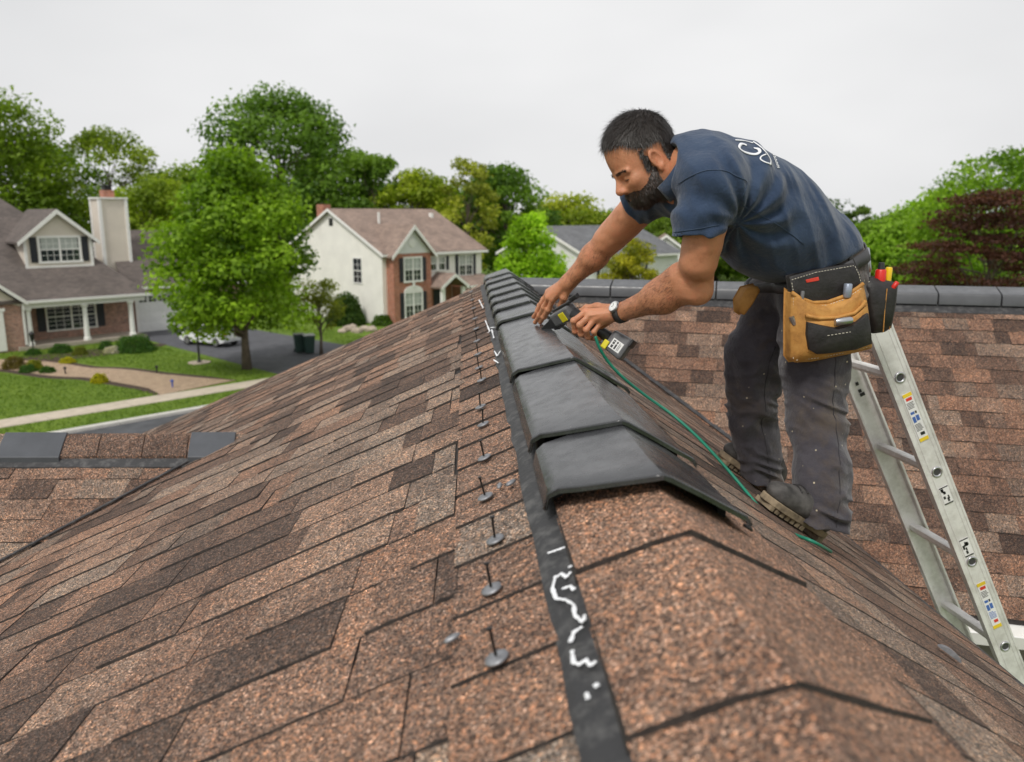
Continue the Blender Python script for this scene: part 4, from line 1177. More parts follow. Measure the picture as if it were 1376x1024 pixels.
def bush(label, base, rx, ry, h, col_a, col_b, seed, n=1800, leaf=.085, name='garden_bush', group=None):
    rng = np.random.default_rng(seed); root = empty(name, base); tag(root, label, 'bush', group)
    d = rng.normal(0, 1, (n, 3)); d /= np.linalg.norm(d, axis=1)[:, None]; d[:, 2] = np.abs(d[:, 2]) * 1.0 - .12
    lump = 1 + .12 * np.sin(d[:, 0] * 6 + seed) * np.cos(d[:, 1] * 5 + seed) + .06 * np.sin(d[:, 2] * 11)
    P = d * (rng.uniform(.72, 1.02, n) * lump)[:, None] * np.array([rx, ry, h]) + np.array([0, 0, .03])
    P[:, 2] = np.maximum(P[:, 2], .02)
    t = rng.uniform(0, 1, (n, 1)); c = np.array(col_a) + (np.array(col_b) - np.array(col_a)) * t
    leaf_mesh('foliage', P, d * .9 + np.array([0, 0, .3]), leaf, c * rng.uniform(.8, 1.2, (n, 1)), rng, parent=root)
    m_ = MB(); m_.tube([(0, 0, -.05), (.02, 0, h * .4), (0, .03, h * .75)], [.05, .035, .015], 6)
    for k in range(5):
        a = k * 1.3; m_.tube([(0, 0, h * .15), (rx * .5 * math.cos(a), ry * .5 * math.sin(a), h * .6)], [.03, .012], 5)
    m_.build('stems', M_BARK, root)
    return root
GD, GL = (.030, .085, .018), (.085, .19, .028)          # deep and light leaf green
YD, YL = (.085, .165, .020), (.20, .30, .035)           # fresh yellow green
# the maple on the first lawn
tree('maple_tree', 'full bright green maple standing on the lawn in front of the white garage', G(332, 496), 10.4, 4.7, 2.0, (.032, .095, .010), (.135, .26, .026), 21, 95, 26000, .26, 'oval', trunk_r=.2, hollow=.5, clump=.21)
def far_tree(name, label, x, ytop, Y, half, ca, cb, seed, **kw):
    p = at(x, Y, 0); zt = H + (288 - ytop) * Y / FPX
    kw.setdefault('trunk_h', zt * .16)
    return tree(name, label, (p.x, p.y, 0), zt, half * 1.12 * Y / FPX, kw.pop('trunk_h'), ca, cb, seed, group='trees around the street', **kw)
far_tree('oak_tree', 'tall dark green tree at the left edge rising behind the brick house', 18, 138, 78, 92, (.035, .085, .012), (.10, .18, .022), 1, leaf=.42, n_clump=90, n_leaf=17000, shape='wide', trunk_r=.4)
far_tree('ash_tree', 'airy light green tree behind the sided chimney, twigs showing at its top', 160, 182, 84, 78, (.055, .115, .018), (.14, .22, .032), 2, leaf=.36, n_clump=70, n_leaf=8500, trunk_r=.33, clump=.17)
far_tree('elm_tree', 'mid green tree filling the gap between the chimney and the maple', 212, 245, 74, 60, (.05, .11, .015), (.15, .24, .03), 3, leaf=.38, n_clump=60, n_leaf=10000, trunk_r=.3, trunk_h=2.5)
far_tree('oak_tree', 'very large broad green tree rising behind the maple and the cream house', 385, 134, 84, 122, (.028, .085, .022), (.085, .175, .035), 4, leaf=.45, n_clump=110, n_leaf=22000, shape='wide', trunk_r=.5, clump=.17)
far_tree('linden_tree', 'dark green narrow tree right of the very large tree, above the cream house roof', 508, 208, 82, 46, (.028, .085, .02), (.08, .16, .03), 5, leaf=.42, n_clump=50, n_leaf=9000, trunk_r=.3)
far_tree('locust_tree', 'yellow green tree above the ridge of the cream house', 560, 232, 80, 52, YD, (.19, .27, .032), 6, leaf=.42, n_clump=55, n_leaf=9000, trunk_r=.3)
far_tree('birch_tree', 'thin airy yellow green tree with bare upper twigs behind the cream house gable end', 628, 214, 76, 38, (.09, .135, .03), (.19, .25, .05), 7, leaf=.34, n_clump=42, n_leaf=4200, trunk_r=.26, clump=.24)
far_tree('oak_tree', 'round dark green tree between the cream house and the grey roofed house', 680, 224, 84, 62, (.03, .088, .02), (.085, .175, .032), 8, leaf=.44, n_clump=75, n_leaf=14000, trunk_r=.42)
far_tree('maple_tree', 'small vivid light green tree standing left of the grey roofed house', 715, 283, 50, 50, (.075, .19, .012), (.19, .36, .03), 9, leaf=.26, n_clump=70, n_leaf=11000, trunk_r=.18, shape='oval', trunk_h=1.6)
far_tree('willow_tree', 'yellowish tree behind the grey roofed house', 770, 266, 92, 58, YD, (.21, .28, .045), 10, leaf=.45, n_clump=50, n_leaf=8000, trunk_r=.3)
far_tree('cherry_tree', 'golden green small tree between the two white houses, under the reaching arm', 846, 318, 42, 36, (.075, .115, .015), (.22, .25, .03), 11, leaf=.19, n_clump=55, n_leaf=6500, trunk_r=.14, trunk_h=1.5)
far_tree('oak_tree', 'green tree behind the small gabled house, seen under the bent back', 905, 288, 84, 66, (.04, .095, .018), (.10, .18, .028), 12, leaf=.45, n_clump=60, n_leaf=11000, trunk_r=.35)
far_tree('beech_tree', 'green tree mostly hidden behind the bending man', 1040, 295, 80, 75, (.04, .095, .018), (.10, .18, .028), 13, leaf=.45, n_clump=60, n_leaf=10000, trunk_r=.35)
far_tree('spruce_tree', 'small distant dark tree showing just right of the man waist', 1148, 274, 95, 22, (.03, .07, .025), (.07, .13, .04), 14, leaf=.42, n_clump=36, n_leaf=4500, trunk_r=.25)
far_tree('hornbeam_tree', 'mid green tree right of the man with paler tips', 1200, 292, 62, 58, (.05, .125, .018), (.13, .26, .035), 15, leaf=.36, n_clump=75, n_leaf=13000, trunk_r=.28, trunk_h=2)
far_tree('linden_tree', 'big spreading green tree at the right edge, sky shining through its crown', 1320, 203, 46, 140, (.045, .125, .016), (.12, .24, .028), 16, leaf=.26, n_clump=120, n_leaf=19000, shape='wide', trunk_r=.35, clump=.16)
far_tree('purple_maple_tree', 'dark purple leaved maple with layered boughs at the right', 1300, 250, 26, 118, (.022, .012, .013), (.062, .032, .034), 17, leaf=.11, n_clump=130, n_leaf=26000, shape='layer', trunk_r=.14, clump=.15, hollow=.3, trunk_h=3.2)
far_tree('oak_tree', 'deep green tree between the dark left edge tree and the airy one', 92, 205, 92, 70, (.035, .09, .014), (.10, .19, .026), 51, leaf=.45, n_clump=60, n_leaf=10000, trunk_r=.3)
far_tree('elm_tree', 'tree crown filling the sky gap left of the maple top', 268, 232, 90, 70, (.045, .11, .018), (.13, .22, .03), 52, leaf=.45, n_clump=60, n_leaf=10000, trunk_r=.3)
far_tree('ash_tree', 'dark tree shoulder right of the very large tree', 462, 196, 96, 66, (.03, .085, .022), (.085, .17, .035), 53, leaf=.45, n_clump=60, n_leaf=10000, trunk_r=.3)
far_tree('alder_tree', 'yellow green tree low behind the right end of the tan roof', 602, 250, 90, 60, YD, (.18, .26, .03), 54, leaf=.45, n_clump=60, n_leaf=10000, trunk_r=.3)
far_tree('poplar_tree', 'pale green tree in the gap left of the bowed head', 742, 272, 96, 56, (.06, .12, .02), (.16, .24, .035), 55, leaf=.45, n_clump=60, n_leaf=9000, trunk_r=.3)
far_tree('hazel_tree', 'green tree low behind the forearm and the gabled house', 822, 292, 92, 60, (.05, .115, .018), (.13, .22, .03), 56, leaf=.45, n_clump=60, n_leaf=9000, trunk_r=.3)
far_tree('lime_tree', 'green tree low under the man chest', 962, 300, 90, 70, (.04, .10, .018), (.11, .20, .03), 57, leaf=.45, n_clump=60, n_leaf=9000, trunk_r=.3)
far_tree('rowan_tree', 'fresh green tree between the man hip and the purple maple', 1245, 262, 66, 62, (.05, .13, .018), (.14, .28, .035), 58, leaf=.36, n_clump=70, n_leaf=12000, trunk_r=.28)
# hedge-high growth that closes the view under the far crowns
def thicket(x0, x1, Y, h, seed, n):
    rng = np.random.default_rng(seed); a = at(x0, Y, 0); b = at(x1, Y, 0)
    t = rng.uniform(0, 1, n); P = np.empty((n, 3))
    P[:, 0] = a.x + (b.x - a.x) * t; P[:, 1] = Y + rng.normal(0, 2.0, n)
    hh = h * (.75 + .25 * np.sin(t * 37 + seed) * np.sin(t * 91))
    P[:, 2] = hh * rng.uniform(0, 1, n) ** .8
    c = np.array((.03, .075, .015)) + (np.array((.09, .16, .028)) - np.array((.03, .075, .015))) * rng.uniform(0, 1, (n, 1))
    o = leaf_mesh('undergrowth', P, np.tile(np.array([0, -.6, .6]), (n, 1)), .5, c, rng)
    tag(o, 'dense green undergrowth below the far trees', 'undergrowth', kind='stuff')
thicket(-250, 1700, 100, 9.5, 5, 34000)
# garden bushes of the first house
def gb(x, y, rxp, hp, ca, cb, seed, label, **kw):
    p = G(x, y); s_ = p.y / FPX; return bush(label, p, rxp * s_, rxp * s_ * .9, hp * s_, ca, cb, seed, group='garden bushes of the brick house', **kw)
gr_, gy = ((.03, .09, .012), (.085, .19, .025)), ((.30, .30, .01), (.62, .55, .02))
gb(182, 472, 27, 24, *gr_, 31, 'large clipped dark green bush left of the driveway', n=5200)
gb(20, 495, 15, 18, (.10, .08, .015), (.20, .16, .03), 32, 'bronze green bush at the left end of the bed')
gb(46, 497, 12, 14, (.13, .17, .01), (.34, .34, .03), 33, 'yellow green bush next to the bronze one')
gb(38, 500, 12, 10, *gr_, 34, 'low dark green bush in front of the yellow green one', n=1100)
gb(64, 501, 10, 9, *gr_, 35, 'small dark green bush at the edge of the paver path', n=900)
gb(82, 474, 14, 13, *gr_, 36, 'green bush between the first and second porch columns')
gb(108, 477, 10, 12, (.10, .13, .015), (.22, .24, .03), 37, 'olive bush in front of the second porch column', n=1100)
gb(91, 488, 10, 8, *gy, 38, 'low golden bush in the bed beside the path', n=1000)
gb(134, 514, 11, 13, *gy, 39, 'round golden bush standing alone beside the paver path', n=1300)
gb(143, 469, 10, 12, *gr_, 40, 'green bush left of the white flowering one', n=1000)
gb(152, 474, 12, 9, (.45, .42, .36), (.75, .70, .62), 41, 'white flowering low bush left of the large clipped one', n=1100)
gb(45, 477, 10, 9, *gr_, 42, 'small green bush at the foot of the first porch column', n=900)
# planting of the second house
p = G(466, 436); s_ = p.y / FPX
bush('tall rounded evergreen against the cream house side wall', p, 24 * s_, 22 * s_, 46 * s_, (.03, .075, .012), (.085, .15, .022), 45, 6500, .17, 'evergreen_bush')
p = G(514, 437); s_ = p.y / FPX
bush('clipped round green bush at the front corner of the cream house', p, 15 * s_, 13 * s_, 15 * s_, (.05, .11, .012), (.13, .22, .025), 46, 2600, .12, 'corner_bush')
far_tree('young_tree', 'thin wispy young tree beside the two wheeled bins', 432, 372, 44, 36, (.06, .10, .02), (.13, .18, .035), 47, leaf=.15, n_clump=40, n_leaf=3000, trunk_r=.09, trunk_h=1.3, clump=.22)
# rocks by the second house
rr = random.Random(12)
for i, (x, y, sx) in enumerate(((468, 442, 9), (480, 444, 8), (490, 441, 7), (460, 444, 6), (499, 442, 8), (474, 438, 6))):
    p = G(x, y + 3); s_ = p.y / FPX; bm = bmesh.new(); bmesh.ops.create_icosphere(bm, subdivisions=2, radius=1)
    for v in bm.verts:
        k = 1 + .22 * math.sin(v.co.x * 3 + i) * math.cos(v.co.y * 4 + 2 * i) + rr.uniform(-.06, .06)
        v.co = Vector((v.co.x * sx * s_ * k, v.co.y * sx * s_ * .8 * k, v.co.z * sx * s_ * .62 * k + sx * s_ * .3))
    me = bpy.data.meshes.new('garden_rock'); bm.to_mesh(me); bm.free(); me.materials.append(M_ROCK); o = link('garden_rock', me); o.location = p
    tag(o, ['largest tan rock at the foot of the evergreen', 'tan rock right of the largest one', 'smaller tan rock in the middle of the rock bed', 'leftmost tan rock of the rock bed', 'rightmost tan rock beside the clipped corner bush', 'rear tan rock half hidden behind the others'][i], 'rock', 'rocks by the cream house')

# blades standing on the lawn in view
rng = np.random.default_rng(77); n_ = 42000
uu_ = rng.uniform(-9, 16, n_); vv_ = rng.uniform(v_kb + .2, 1.2, n_)
P_ = np.array([A_[:] for A_ in (O1,)])[0] + uu_[:, None] * np.array(EU[:]) + vv_[:, None] * np.array(EV[:]); P_[:, 2] = .03
keep = ~((np.abs(vv_ - v_sw) < .75) | ((uu_ > DU0 - .6) & (uu_ < DU1 + .9)))
cp_ = np.array([[p_.x, p_.y] for p_ in pts_path]); dd = np.min(np.linalg.norm(P_[:, None, :2] - cp_[None], axis=2), axis=1); keep &= dd > 1.75
P_ = P_[keep]; n_ = len(P_)
c_ = np.array((.10, .185, .02)) + (np.array((.26, .36, .05)) - np.array((.10, .185, .02))) * rng.uniform(0, 1, (n_, 1)) ** 1.6
o = leaf_mesh('grass_blades', P_, np.tile(np.array([.4, -.9, .35]), (n_, 1)), .11, c_, rng, aspect=.3)
tag(o, 'short mown lawn grass in front of the brick house', 'grass', kind='stuff')
# ================================================================== ladder leaning at the eave
M_ALU = NT('aluminium'); _m = M_ALU; _p = _m.pos()
_sc = _m.noise(_m.pos((40, 40, 3)), 6, 5, .7); _dt = _m.ramp(_m.noise(_p, 11, 6, .7), [(.42, (0, 0, 0)), (.75, (1, 1, 1))])
_m.color(_m.mix(_dt, (.80, .79, .77), (.50, .48, .45))); _m.set(Metallic=.22)
_m.rough(_m.ramp(_sc, [(.3, (.32,) * 3), (.7, (.55,) * 3)])); _m.bump(_sc, .12, .003); M_ALU = _m.mat
M_ALUD = plain('ladder_hole', (.05, .05, .05), .6); M_WHITE = plain('sticker_white', (.78, .78, .76), .5, var=.05); M_YEL = plain('sticker_yellow', (.80, .58, .03), .5); M_BLUE = plain('sticker_blue', (.06, .14, .42), .5); M_REDS = plain('sticker_red', (.65, .05, .03), .5); M_INK = plain('sticker_ink', (.02, .02, .02), .5)
YN, YF = 2.77, 3.13
An, Bn = U(1186, 449, YN), U(1362, 888, YN)
Am, Bm = U(1147, 496, YF), U(1258, 792, YF)
wd_ = (Bn - An).normalized() * .75 + (Bm - Am).normalized() * .25; wd_.y = 0; wd_.normalize()       # down the rail
side = Vector((-wd_.z, 0, wd_.x))                                  # across the rail in the leaning plane, pointing left-up
if side.x > 0: side = -side
yv = Vector((0, 1, 0))
lad_top = An - wd_ * .06
mid_f = (Am + Bm) / 2; near_m = An + wd_ * ((mid_f - An).dot(wd_)); off_f = mid_f - near_m; off_f -= wd_ * off_f.dot(wd_)
foot_t = (lad_top.z - 0.0) / -wd_.z
ladder = empty('extension_ladder', lad_top + wd_ * foot_t)
tag(ladder, 'aluminium ladder with stickers leaning beside the right eave', 'ladder')
base_inv = Matrix.Translation(-ladder.location)
def lbox(o, a0, a1, b0, b1, c0, c1):
    """box in ladder axes: a along the rail, b across, c away from the camera"""
    vs = []
    for c in (c0, c1):
        for a, b in ((a0, b0), (a1, b0), (a1, b1), (a0, b1)):
            vs.append(base_inv @ (o + wd_ * a + side * b + yv * c))
    return vs, [(0, 1, 2, 3), (7, 6, 5, 4), (0, 4, 5, 1), (1, 5, 6, 2), (2, 6, 7, 3), (3, 7, 4, 0)]
def rail(o, sgn):
    m_ = MB(); w_ = .040
    m_.add(*lbox(o, 0, foot_t, -w_ + .004, w_ - .004, -.002, .002))             # web
    for s_ in (-1, 1):
        m_.add(*lbox(o, 0, foot_t, s_ * w_ - .004, s_ * w_ + .004, -.004, .028) if sgn > 0 else lbox(o, 0, foot_t, s_ * w_ - .004, s_ * w_ + .004, -.028, .004))
    m_.add(*lbox(o, 0, foot_t, -.024, -.022, -.0035 if sgn > 0 else .0021, -.0021 if sgn > 0 else .0035)); m_.add(*lbox(o, 0, foot_t, .022, .024, -.0035 if sgn > 0 else .0021, -.0021 if sgn > 0 else .0035))
    return m_.build('rail', M_ALU, ladder, bevel=.0015)
rail(lad_top, 1); rail(lad_top + off_f, -1)
holes = [(1207, 508), (1258, 640), (1306, 752), (1352, 867)]
ts = [(U(x, y, YN) - lad_top).dot(wd_) for x, y in holes]
stp = (ts[-1] - ts[0]) / 3
allt = [ts[0] + stp * k for k in range(-0, int((foot_t - ts[0]) / stp))]
rot_y = Matrix.Identity(4)
for j, t in enumerate(allt):
    c = lad_top + wd_ * t
    # D shaped rung with ribbed top, level treads
    m_ = MB(); ux = Vector((1, 0, 0)); uz = Vector((0, 0, 1))
    prof = [(-.021, .012), (-.017, .016), (-.013, .013), (-.008, .016), (-.003, .013), (.002, .016), (.007, .013), (.012, .016), (.017, .013), (.021, .012), (.019, -.004), (.010, -.016), (-.010, -.016), (-.019, -.004)]
    m_.prism([base_inv @ (c + yv * .002 + ux * a + uz * b) for a, b in prof], off_f - yv * .004)
    m_.build('rung', M_ALU, ladder)
    if j < 5:
        M_ = base_inv @ Matrix.Translation(c + yv * -.002) @ Matrix.Rotation(R(90), 4, 'X')
        m_ = MB(); m_.lathe([(.012, .0), (.0205, .0), (.0205, .003), (.018, .0055), (.0145, .005), (.013, .001)], 22, M=M_); o = m_.build('rung_collar', M_RIM, ladder, smooth=True)
        m_ = MB(); m_.lathe([(.0, .0008), (.0135, .0008), (.0135, .0016), (.0, .0016)], 18, M=M_); m_.build('rung_hole', M_ALUD, ladder)
M_PADS = plain('ladder_foot', (.03, .03, .03), .8)
for o_ in (lad_top, lad_top + off_f):
    m_ = MB(); m_.add(*lbox(o_, foot_t - .16, foot_t + .0, -.055, .055, -.035, .035)); m_.build('ladder_foot', M_PADS, ladder, bevel=.01)
# stickers: white plates with coloured bands and lines of print
def sticker(x0, y0, x1, y1, kind):
    a = (U(x0, y0, YN) - lad_top).dot(wd_); b = (U(x1, y1, YN) - lad_top).dot(wd_)
    hw = .017
    st = MB(); st.add(*lbox(lad_top, a, b, -hw, hw, -.0046, -.0036)); s_ = st.build('sticker', M_WHITE if kind != 'bw' else M_WHITE, ladder)
    def band(f0, f1, b0, b1, mat):
        m_ = MB(); m_.add(*lbox(lad_top, a + (b - a) * f0, a + (b - a) * f1, hw * b1 * -1, hw * b0 * -1, -.0052, -.0047)); m_.build('print', mat, s_)
    r_ = random.Random(int(x0 * 7 + y0))
    if kind == 'bw':
        band(.0, .06, -1, 1, M_INK); band(.94, 1, -1, 1, M_INK)
        for k in range(7):
            u0 = r_.uniform(.08, .7); v0 = r_.uniform(-.85, .3); band(u0, u0 + r_.uniform(.1, .25), v0, v0 + r_.uniform(.3, .6), M_INK)
    else:
        band(0, .07, -1, 1, M_YEL); band(.93, 1, -1, 1, M_YEL)
        band(.09, .15, -.6, .7, M_REDS)
        for k in range(5): band(.19 + k * .028, .20 + k * .028, -.8, r_.uniform(.3, .85), M_INK)
        band(.38, .43, -.75, .1, M_BLUE); band(.38, .43, .25, .6, M_INK)
        band(.48, .60, -.75, -.1, M_BLUE); band(.47, .58, .05, .75, M_BLUE)
        for k in range(6): band(.64 + k * .026, .65 + k * .026, -.8, r_.uniform(.3, .85), M_INK if kind == 'a' else M_BLUE)
        band(.82, .88, -.3, .65, M_REDS if kind == 'b' else M_INK)
sticker(1216, 529, 1240, 592, 'a'); sticker(1264, 655, 1272, 677, 'bw'); sticker(1293, 724, 1302, 746, 'bw'); sticker(1319, 781, 1341, 842, 'b')
# ink scuffs on the far rail
for (x, y) in ((1147, 515), (1152, 524), (1150, 531)):
    c = lad_top + off_f + wd_ * ((U(x, y, YF) - lad_top).dot(wd_)); m_ = MB(); m_.add(*lbox(c, 0, .014, -.016 + (y % 3) * .004, .004, -.0045, -.0038)); m_.build('scuff', M_INK, ladder)
# ================================================================== implicit surfaces for cloth, skin and shoes
def A3(p): return np.array((p[0], p[1], p[2]), float)
def cone(P, a, b, ra, rb, flat=None):
    a = A3(a); b = A3(b); d = b - a; q = P - a
    t = np.clip((q @ d) / max(d @ d, 1e-12), 0, 1)
    v = q - t[:, None] * d
    if flat is not None:                       # flat = (axis, factor): stretch space along axis
        ax = A3(flat[0]); ax = ax / np.linalg.norm(ax); v = v - ((v @ ax) * (1 - 1 / flat[1]))[:, None] * ax
    return np.sqrt((v * v).sum(1)) - (ra + (rb - ra) * t)
def ell(P, c, axes, r):
    q = (P - A3(c)) @ np.array([A3(a) for a in axes]).T
    r = np.array(r); k0 = np.sqrt(((q / r) ** 2).sum(1)); k1 = np.sqrt(((q / r ** 2) ** 2).sum(1))
    return k0 * (k0 - 1) / np.maximum(k1, 1e-9)
def smin(a, b, k):
    h = np.maximum(k - np.abs(a - b), 0) / k
    return np.minimum(a, b) - h * h * k * .25
def smax(a, b, k): return -smin(-a, -b, k)
def su(parts, k):
    d = parts[0]
    for q in parts[1:]: d = smin(d, q, k)
    return d
_rs = np.random.RandomState(3); _PERM = _rs.permutation(256); _VAL = _rs.uniform(-1, 1, 256)
def vnoise(P):
    i = np.floor(P).astype(int); f = P - i; f = f * f * (3 - 2 * f)
    out = 0
    for dx in (0, 1):
        wx = f[:, 0] if dx else 1 - f[:, 0]
        for dy in (0, 1):
            wy = f[:, 1] if dy else 1 - f[:, 1]
            for dz in (0, 1):
                wz = f[:, 2] if dz else 1 - f[:, 2]
                h = _PERM[(_PERM[(_PERM[(i[:, 0] + dx) & 255] + i[:, 1] + dy) & 255] + i[:, 2] + dz) & 255]
                out = out + _VAL[h] * wx * wy * wz
    return out
def polygonise(field, lo, hi, h):
    """sparse sampling, then surface nets"""
    lo = np.array(lo, float); hi = np.array(hi, float)
    B = 8
    nb = np.ceil((hi - lo) / (h * B)).astype(int); n = nb * B + 1
    cb = np.stack(np.meshgrid(*[np.arange(k) for k in nb], indexing='ij'), -1).reshape(-1, 3)
    cc = lo + (cb + .5) * B * h
    dc = field(cc)
    near = np.abs(dc) < B * h * 1.15 + .012
    D = np.empty(tuple(n), np.float32)
    sg = np.where(dc < 0, -1.0, 1.0).astype(np.float32).reshape(tuple(nb))
    D[:-1, :-1, :-1] = np.repeat(np.repeat(np.repeat(sg, B, 0), B, 1), B, 2)
    D[-1] = D[-2]; D[:, -1] = D[:, -2]; D[:, :, -1] = D[:, :, -2]
    loc = np.stack(np.meshgrid(*[np.arange(B + 1)] * 3, indexing='ij'), -1).reshape(-1, 3)
    ids = cb[near]
    for s0 in range(0, len(ids), 200):
        blk = ids[s0:s0 + 200]
        I = (blk[:, None, :] * B + loc[None]).reshape(-1, 3)
        D[I[:, 0], I[:, 1], I[:, 2]] = field(lo + I * h)
    ins = D < 0
    c = [ins[x:x - 1 if x < 1 else None, y:y - 1 if y < 1 else None, z:z - 1 if z < 1 else None] for x in (0, 1) for y in (0, 1) for z in (0, 1)]
    sm = sum(q.astype(np.int8) for q in c)
    act = (sm > 0) & (sm < 8)
    idx = np.argwhere(act); vid = -np.ones(act.shape, np.int64); vid[act] = np.arange(len(idx))
    acc = np.zeros((len(idx), 3)); cnt = np.zeros(len(idx))
    cor = [(x, y, z) for x in (0, 1) for y in (0, 1) for z in (0, 1)]
    vals = [D[idx[:, 0] + x, idx[:, 1] + y, idx[:, 2] + z].astype(float) for x, y, z in cor]
    for i in range(8):
        for j in range(i + 1, 8):
            a, b = cor[i], cor[j]
            if sum(abs(a[k] - b[k]) for k in range(3)) != 1: continue
            va, vb = vals[i], vals[j]; m = (va < 0) != (vb < 0)
            t = np.where(m, va / np.where(m, va - vb, 1), 0)
            p = np.array(a)[None] + t[:, None] * (np.array(b) - np.array(a))[None]
            acc[m] += p[m]; cnt[m] += 1
    V = lo + (idx + acc / cnt[:, None]) * h
    F = []
    for ax in range(3):
        s0 = [slice(None)] * 3; s1 = [slice(None)] * 3; s0[ax] = slice(None, -1); s1[ax] = slice(1, None)
        a = ins[tuple(s0)]; b = ins[tuple(s1)]; e = np.argwhere(a != b)
        u, v = (ax + 1) % 3, (ax + 2) % 3
        ok = (e[:, u] > 0) & (e[:, v] > 0) & (e[:, u] < n[u] - 1) & (e[:, v] < n[v] - 1); e = e[ok]
        fl = a[tuple(e.T)]
        def cell(du, dv):
            q = e.copy(); q[:, u] += du; q[:, v] += dv; return vid[tuple(q.T)]
        q = np.stack([cell(-1, -1), cell(0, -1), cell(0, 0), cell(-1, 0)], 1)
        q[~fl] = q[~fl][:, ::-1]
        F.append(q)
    F = np.concatenate(F); F = F[(F >= 0).all(1)]
    return V, F
def mesh_np(name, V, F, mat, smooth=True):
    me = bpy.data.meshes.new(name); n = len(F)
    me.vertices.add(len(V)); me.vertices.foreach_set('co', np.asarray(V, np.float32).reshape(-1))
    me.loops.add(4 * n); me.loops.foreach_set('vertex_index', np.asarray(F, np.int32).reshape(-1))
    me.polygons.add(n); me.polygons.foreach_set('loop_start', np.arange(0, 4 * n, 4, dtype=np.int32))
    me.update(calc_edges=True); me.validate()
    if smooth: me.polygons.foreach_set('use_smooth', [True] * len(me.polygons))
    for m in (mat if isinstance(mat, (list, tuple)) else [mat]): me.materials.append(m)
    return me
def relax(V, F, it=1, k=.5):
    for _ in range(it):
        acc = np.zeros_like(V); c = np.zeros(len(V))
        for a, b in ((0, 1), (1, 2), (2, 3), (3, 0)):
            np.add.at(acc, F[:, a], V[F[:, b]]); np.add.at(acc, F[:, b], V[F[:, a]]); np.add.at(c, F[:, a], 1); np.add.at(c, F[:, b], 1)
        V = V * (1 - k) + acc / np.maximum(c, 1)[:, None] * k
    return V
# ================================================================== the roofer
def cloth(name, c, c2, weave=900, dirt=None, rough=.85):
    m = NT(name); p = m.pos()
    cc = m.ramp(m.noise(p, 7, 5, .65), [(.3, c), (.7, c2)])
    cc = m.mix(.35, cc, m.ramp(m.noise(p, 420, 2), [(.3, (.7, .7, .7)), (.7, (1.3, 1.3, 1.3))]), 'MULTIPLY')
    if dirt: cc = dirt(m, p, cc)
    m.color(cc).set(Roughness=rough, Specular_IOR_Level=.2, Sheen_Weight=.25, Sheen_Roughness=.5)
    h = m.math('ADD', m.math('MULTIPLY', m.noise(p, 38, 4, .6), .9), m.math('MULTIPLY', m.noise(p, weave, 2), .12))
    m.bump(h, .6, .009)
    return m.mat
M_SHIRT = cloth('navy_jersey', (.022, .040, .082), (.042, .068, .122))
def trouser_dirt(m, p, cc):
    a = m.ramp(m.noise(p, 4.5, 6, .7), [(.50, (0, 0, 0)), (.72, (1, 1, 1))])
    cc = m.mix(m.math('MULTIPLY', a, .75), cc, (.125, .095, .066))
    sp = m.ramp(m.voro(p, 46, 'Distance'), [(.0, (1, 1, 1)), (.10, (1, 1, 1)), (.16, (0, 0, 0))])
    pk = m.ramp(m.sep(m.voro(p, 46), 0), [(.88, (0, 0, 0)), (.89, (1, 1, 1))])
    return m.mix(m.mix(1.0, sp, pk, 'MULTIPLY'), cc, (.55, .48, .34))
M_TROU = cloth('charcoal_twill', (.040, .037, .045), (.078, .072, .082), dirt=trouser_dirt)
def skin_mat():
    m = NT('skin'); p = m.pos()
    c = m.ramp(m.noise(p, 22, 5, .65), [(.3, (.46, .185, .095)), (.5, (.58, .26, .14)), (.75, (.62, .24, .13))])
    c = m.mix(.3, c, m.ramp(m.noise(m.pos((60, 60, 240)), 4, 3, .7), [(.35, (.6, .5, .45)), (.6, (1.1, 1.1, 1.1))]), 'MULTIPLY')
    m.color(c).set(Roughness=.42, Specular_IOR_Level=.5, Subsurface_Weight=.12, Subsurface_Scale=.01)
    m.b.inputs['Subsurface Radius'].default_value = (1, .35, .2)
    m.bump(m.math('ADD', m.noise(p, 160, 4, .7), m.math('MULTIPLY', m.noise(p, 700, 2), .4)), .6, .0025)
    return m.mat
M_SKIN = skin_mat()
M_HAIR = NT('dark_hair'); _m = M_HAIR; _a = _m.n('Attribute', attribute_name='leafcol'); _m.color(_a.outputs['Color']).set(Roughness=.42, Specular_IOR_Level=.5); M_HAIR = _m.mat
M_HAIRB = plain('hair_base', (.022, .016, .013), .6, var=.4, scale=120, bump=.6, bscale=300)
M_LEATH = NT('tan_leather'); _m = M_LEATH; _p = _m.pos(); _m.color(_m.ramp(_m.noise(_p, 26, 6, .7), [(.25, (.30, .13, .03)), (.5, (.50, .24, .055)), (.75, (.58, .31, .085))])).set(Roughness=.7); _m.bump(_m.noise(_p, 160, 4), .4, .003); M_LEATH = _m.mat
M_BLEA = plain('black_leather', (.020, .018, .018), .55, var=.5, scale=22, bump=.4, bscale=120)
M_BELT = plain('grey_belt_webbing', (.060, .060, .064), .6, var=.2, bump=.3, bscale=400)
M_THREAD = plain('pale_thread', (.62, .58, .48), .8)
M_SHOE = plain('worn_boot_leather', (.075, .070, .066), .75, var=.6, scale=24, bump=.5, bscale=80)
M_SOLE = plain('tan_boot_sole', (.24, .185, .12), .85, var=.5, scale=30, bump=.5, bscale=60)

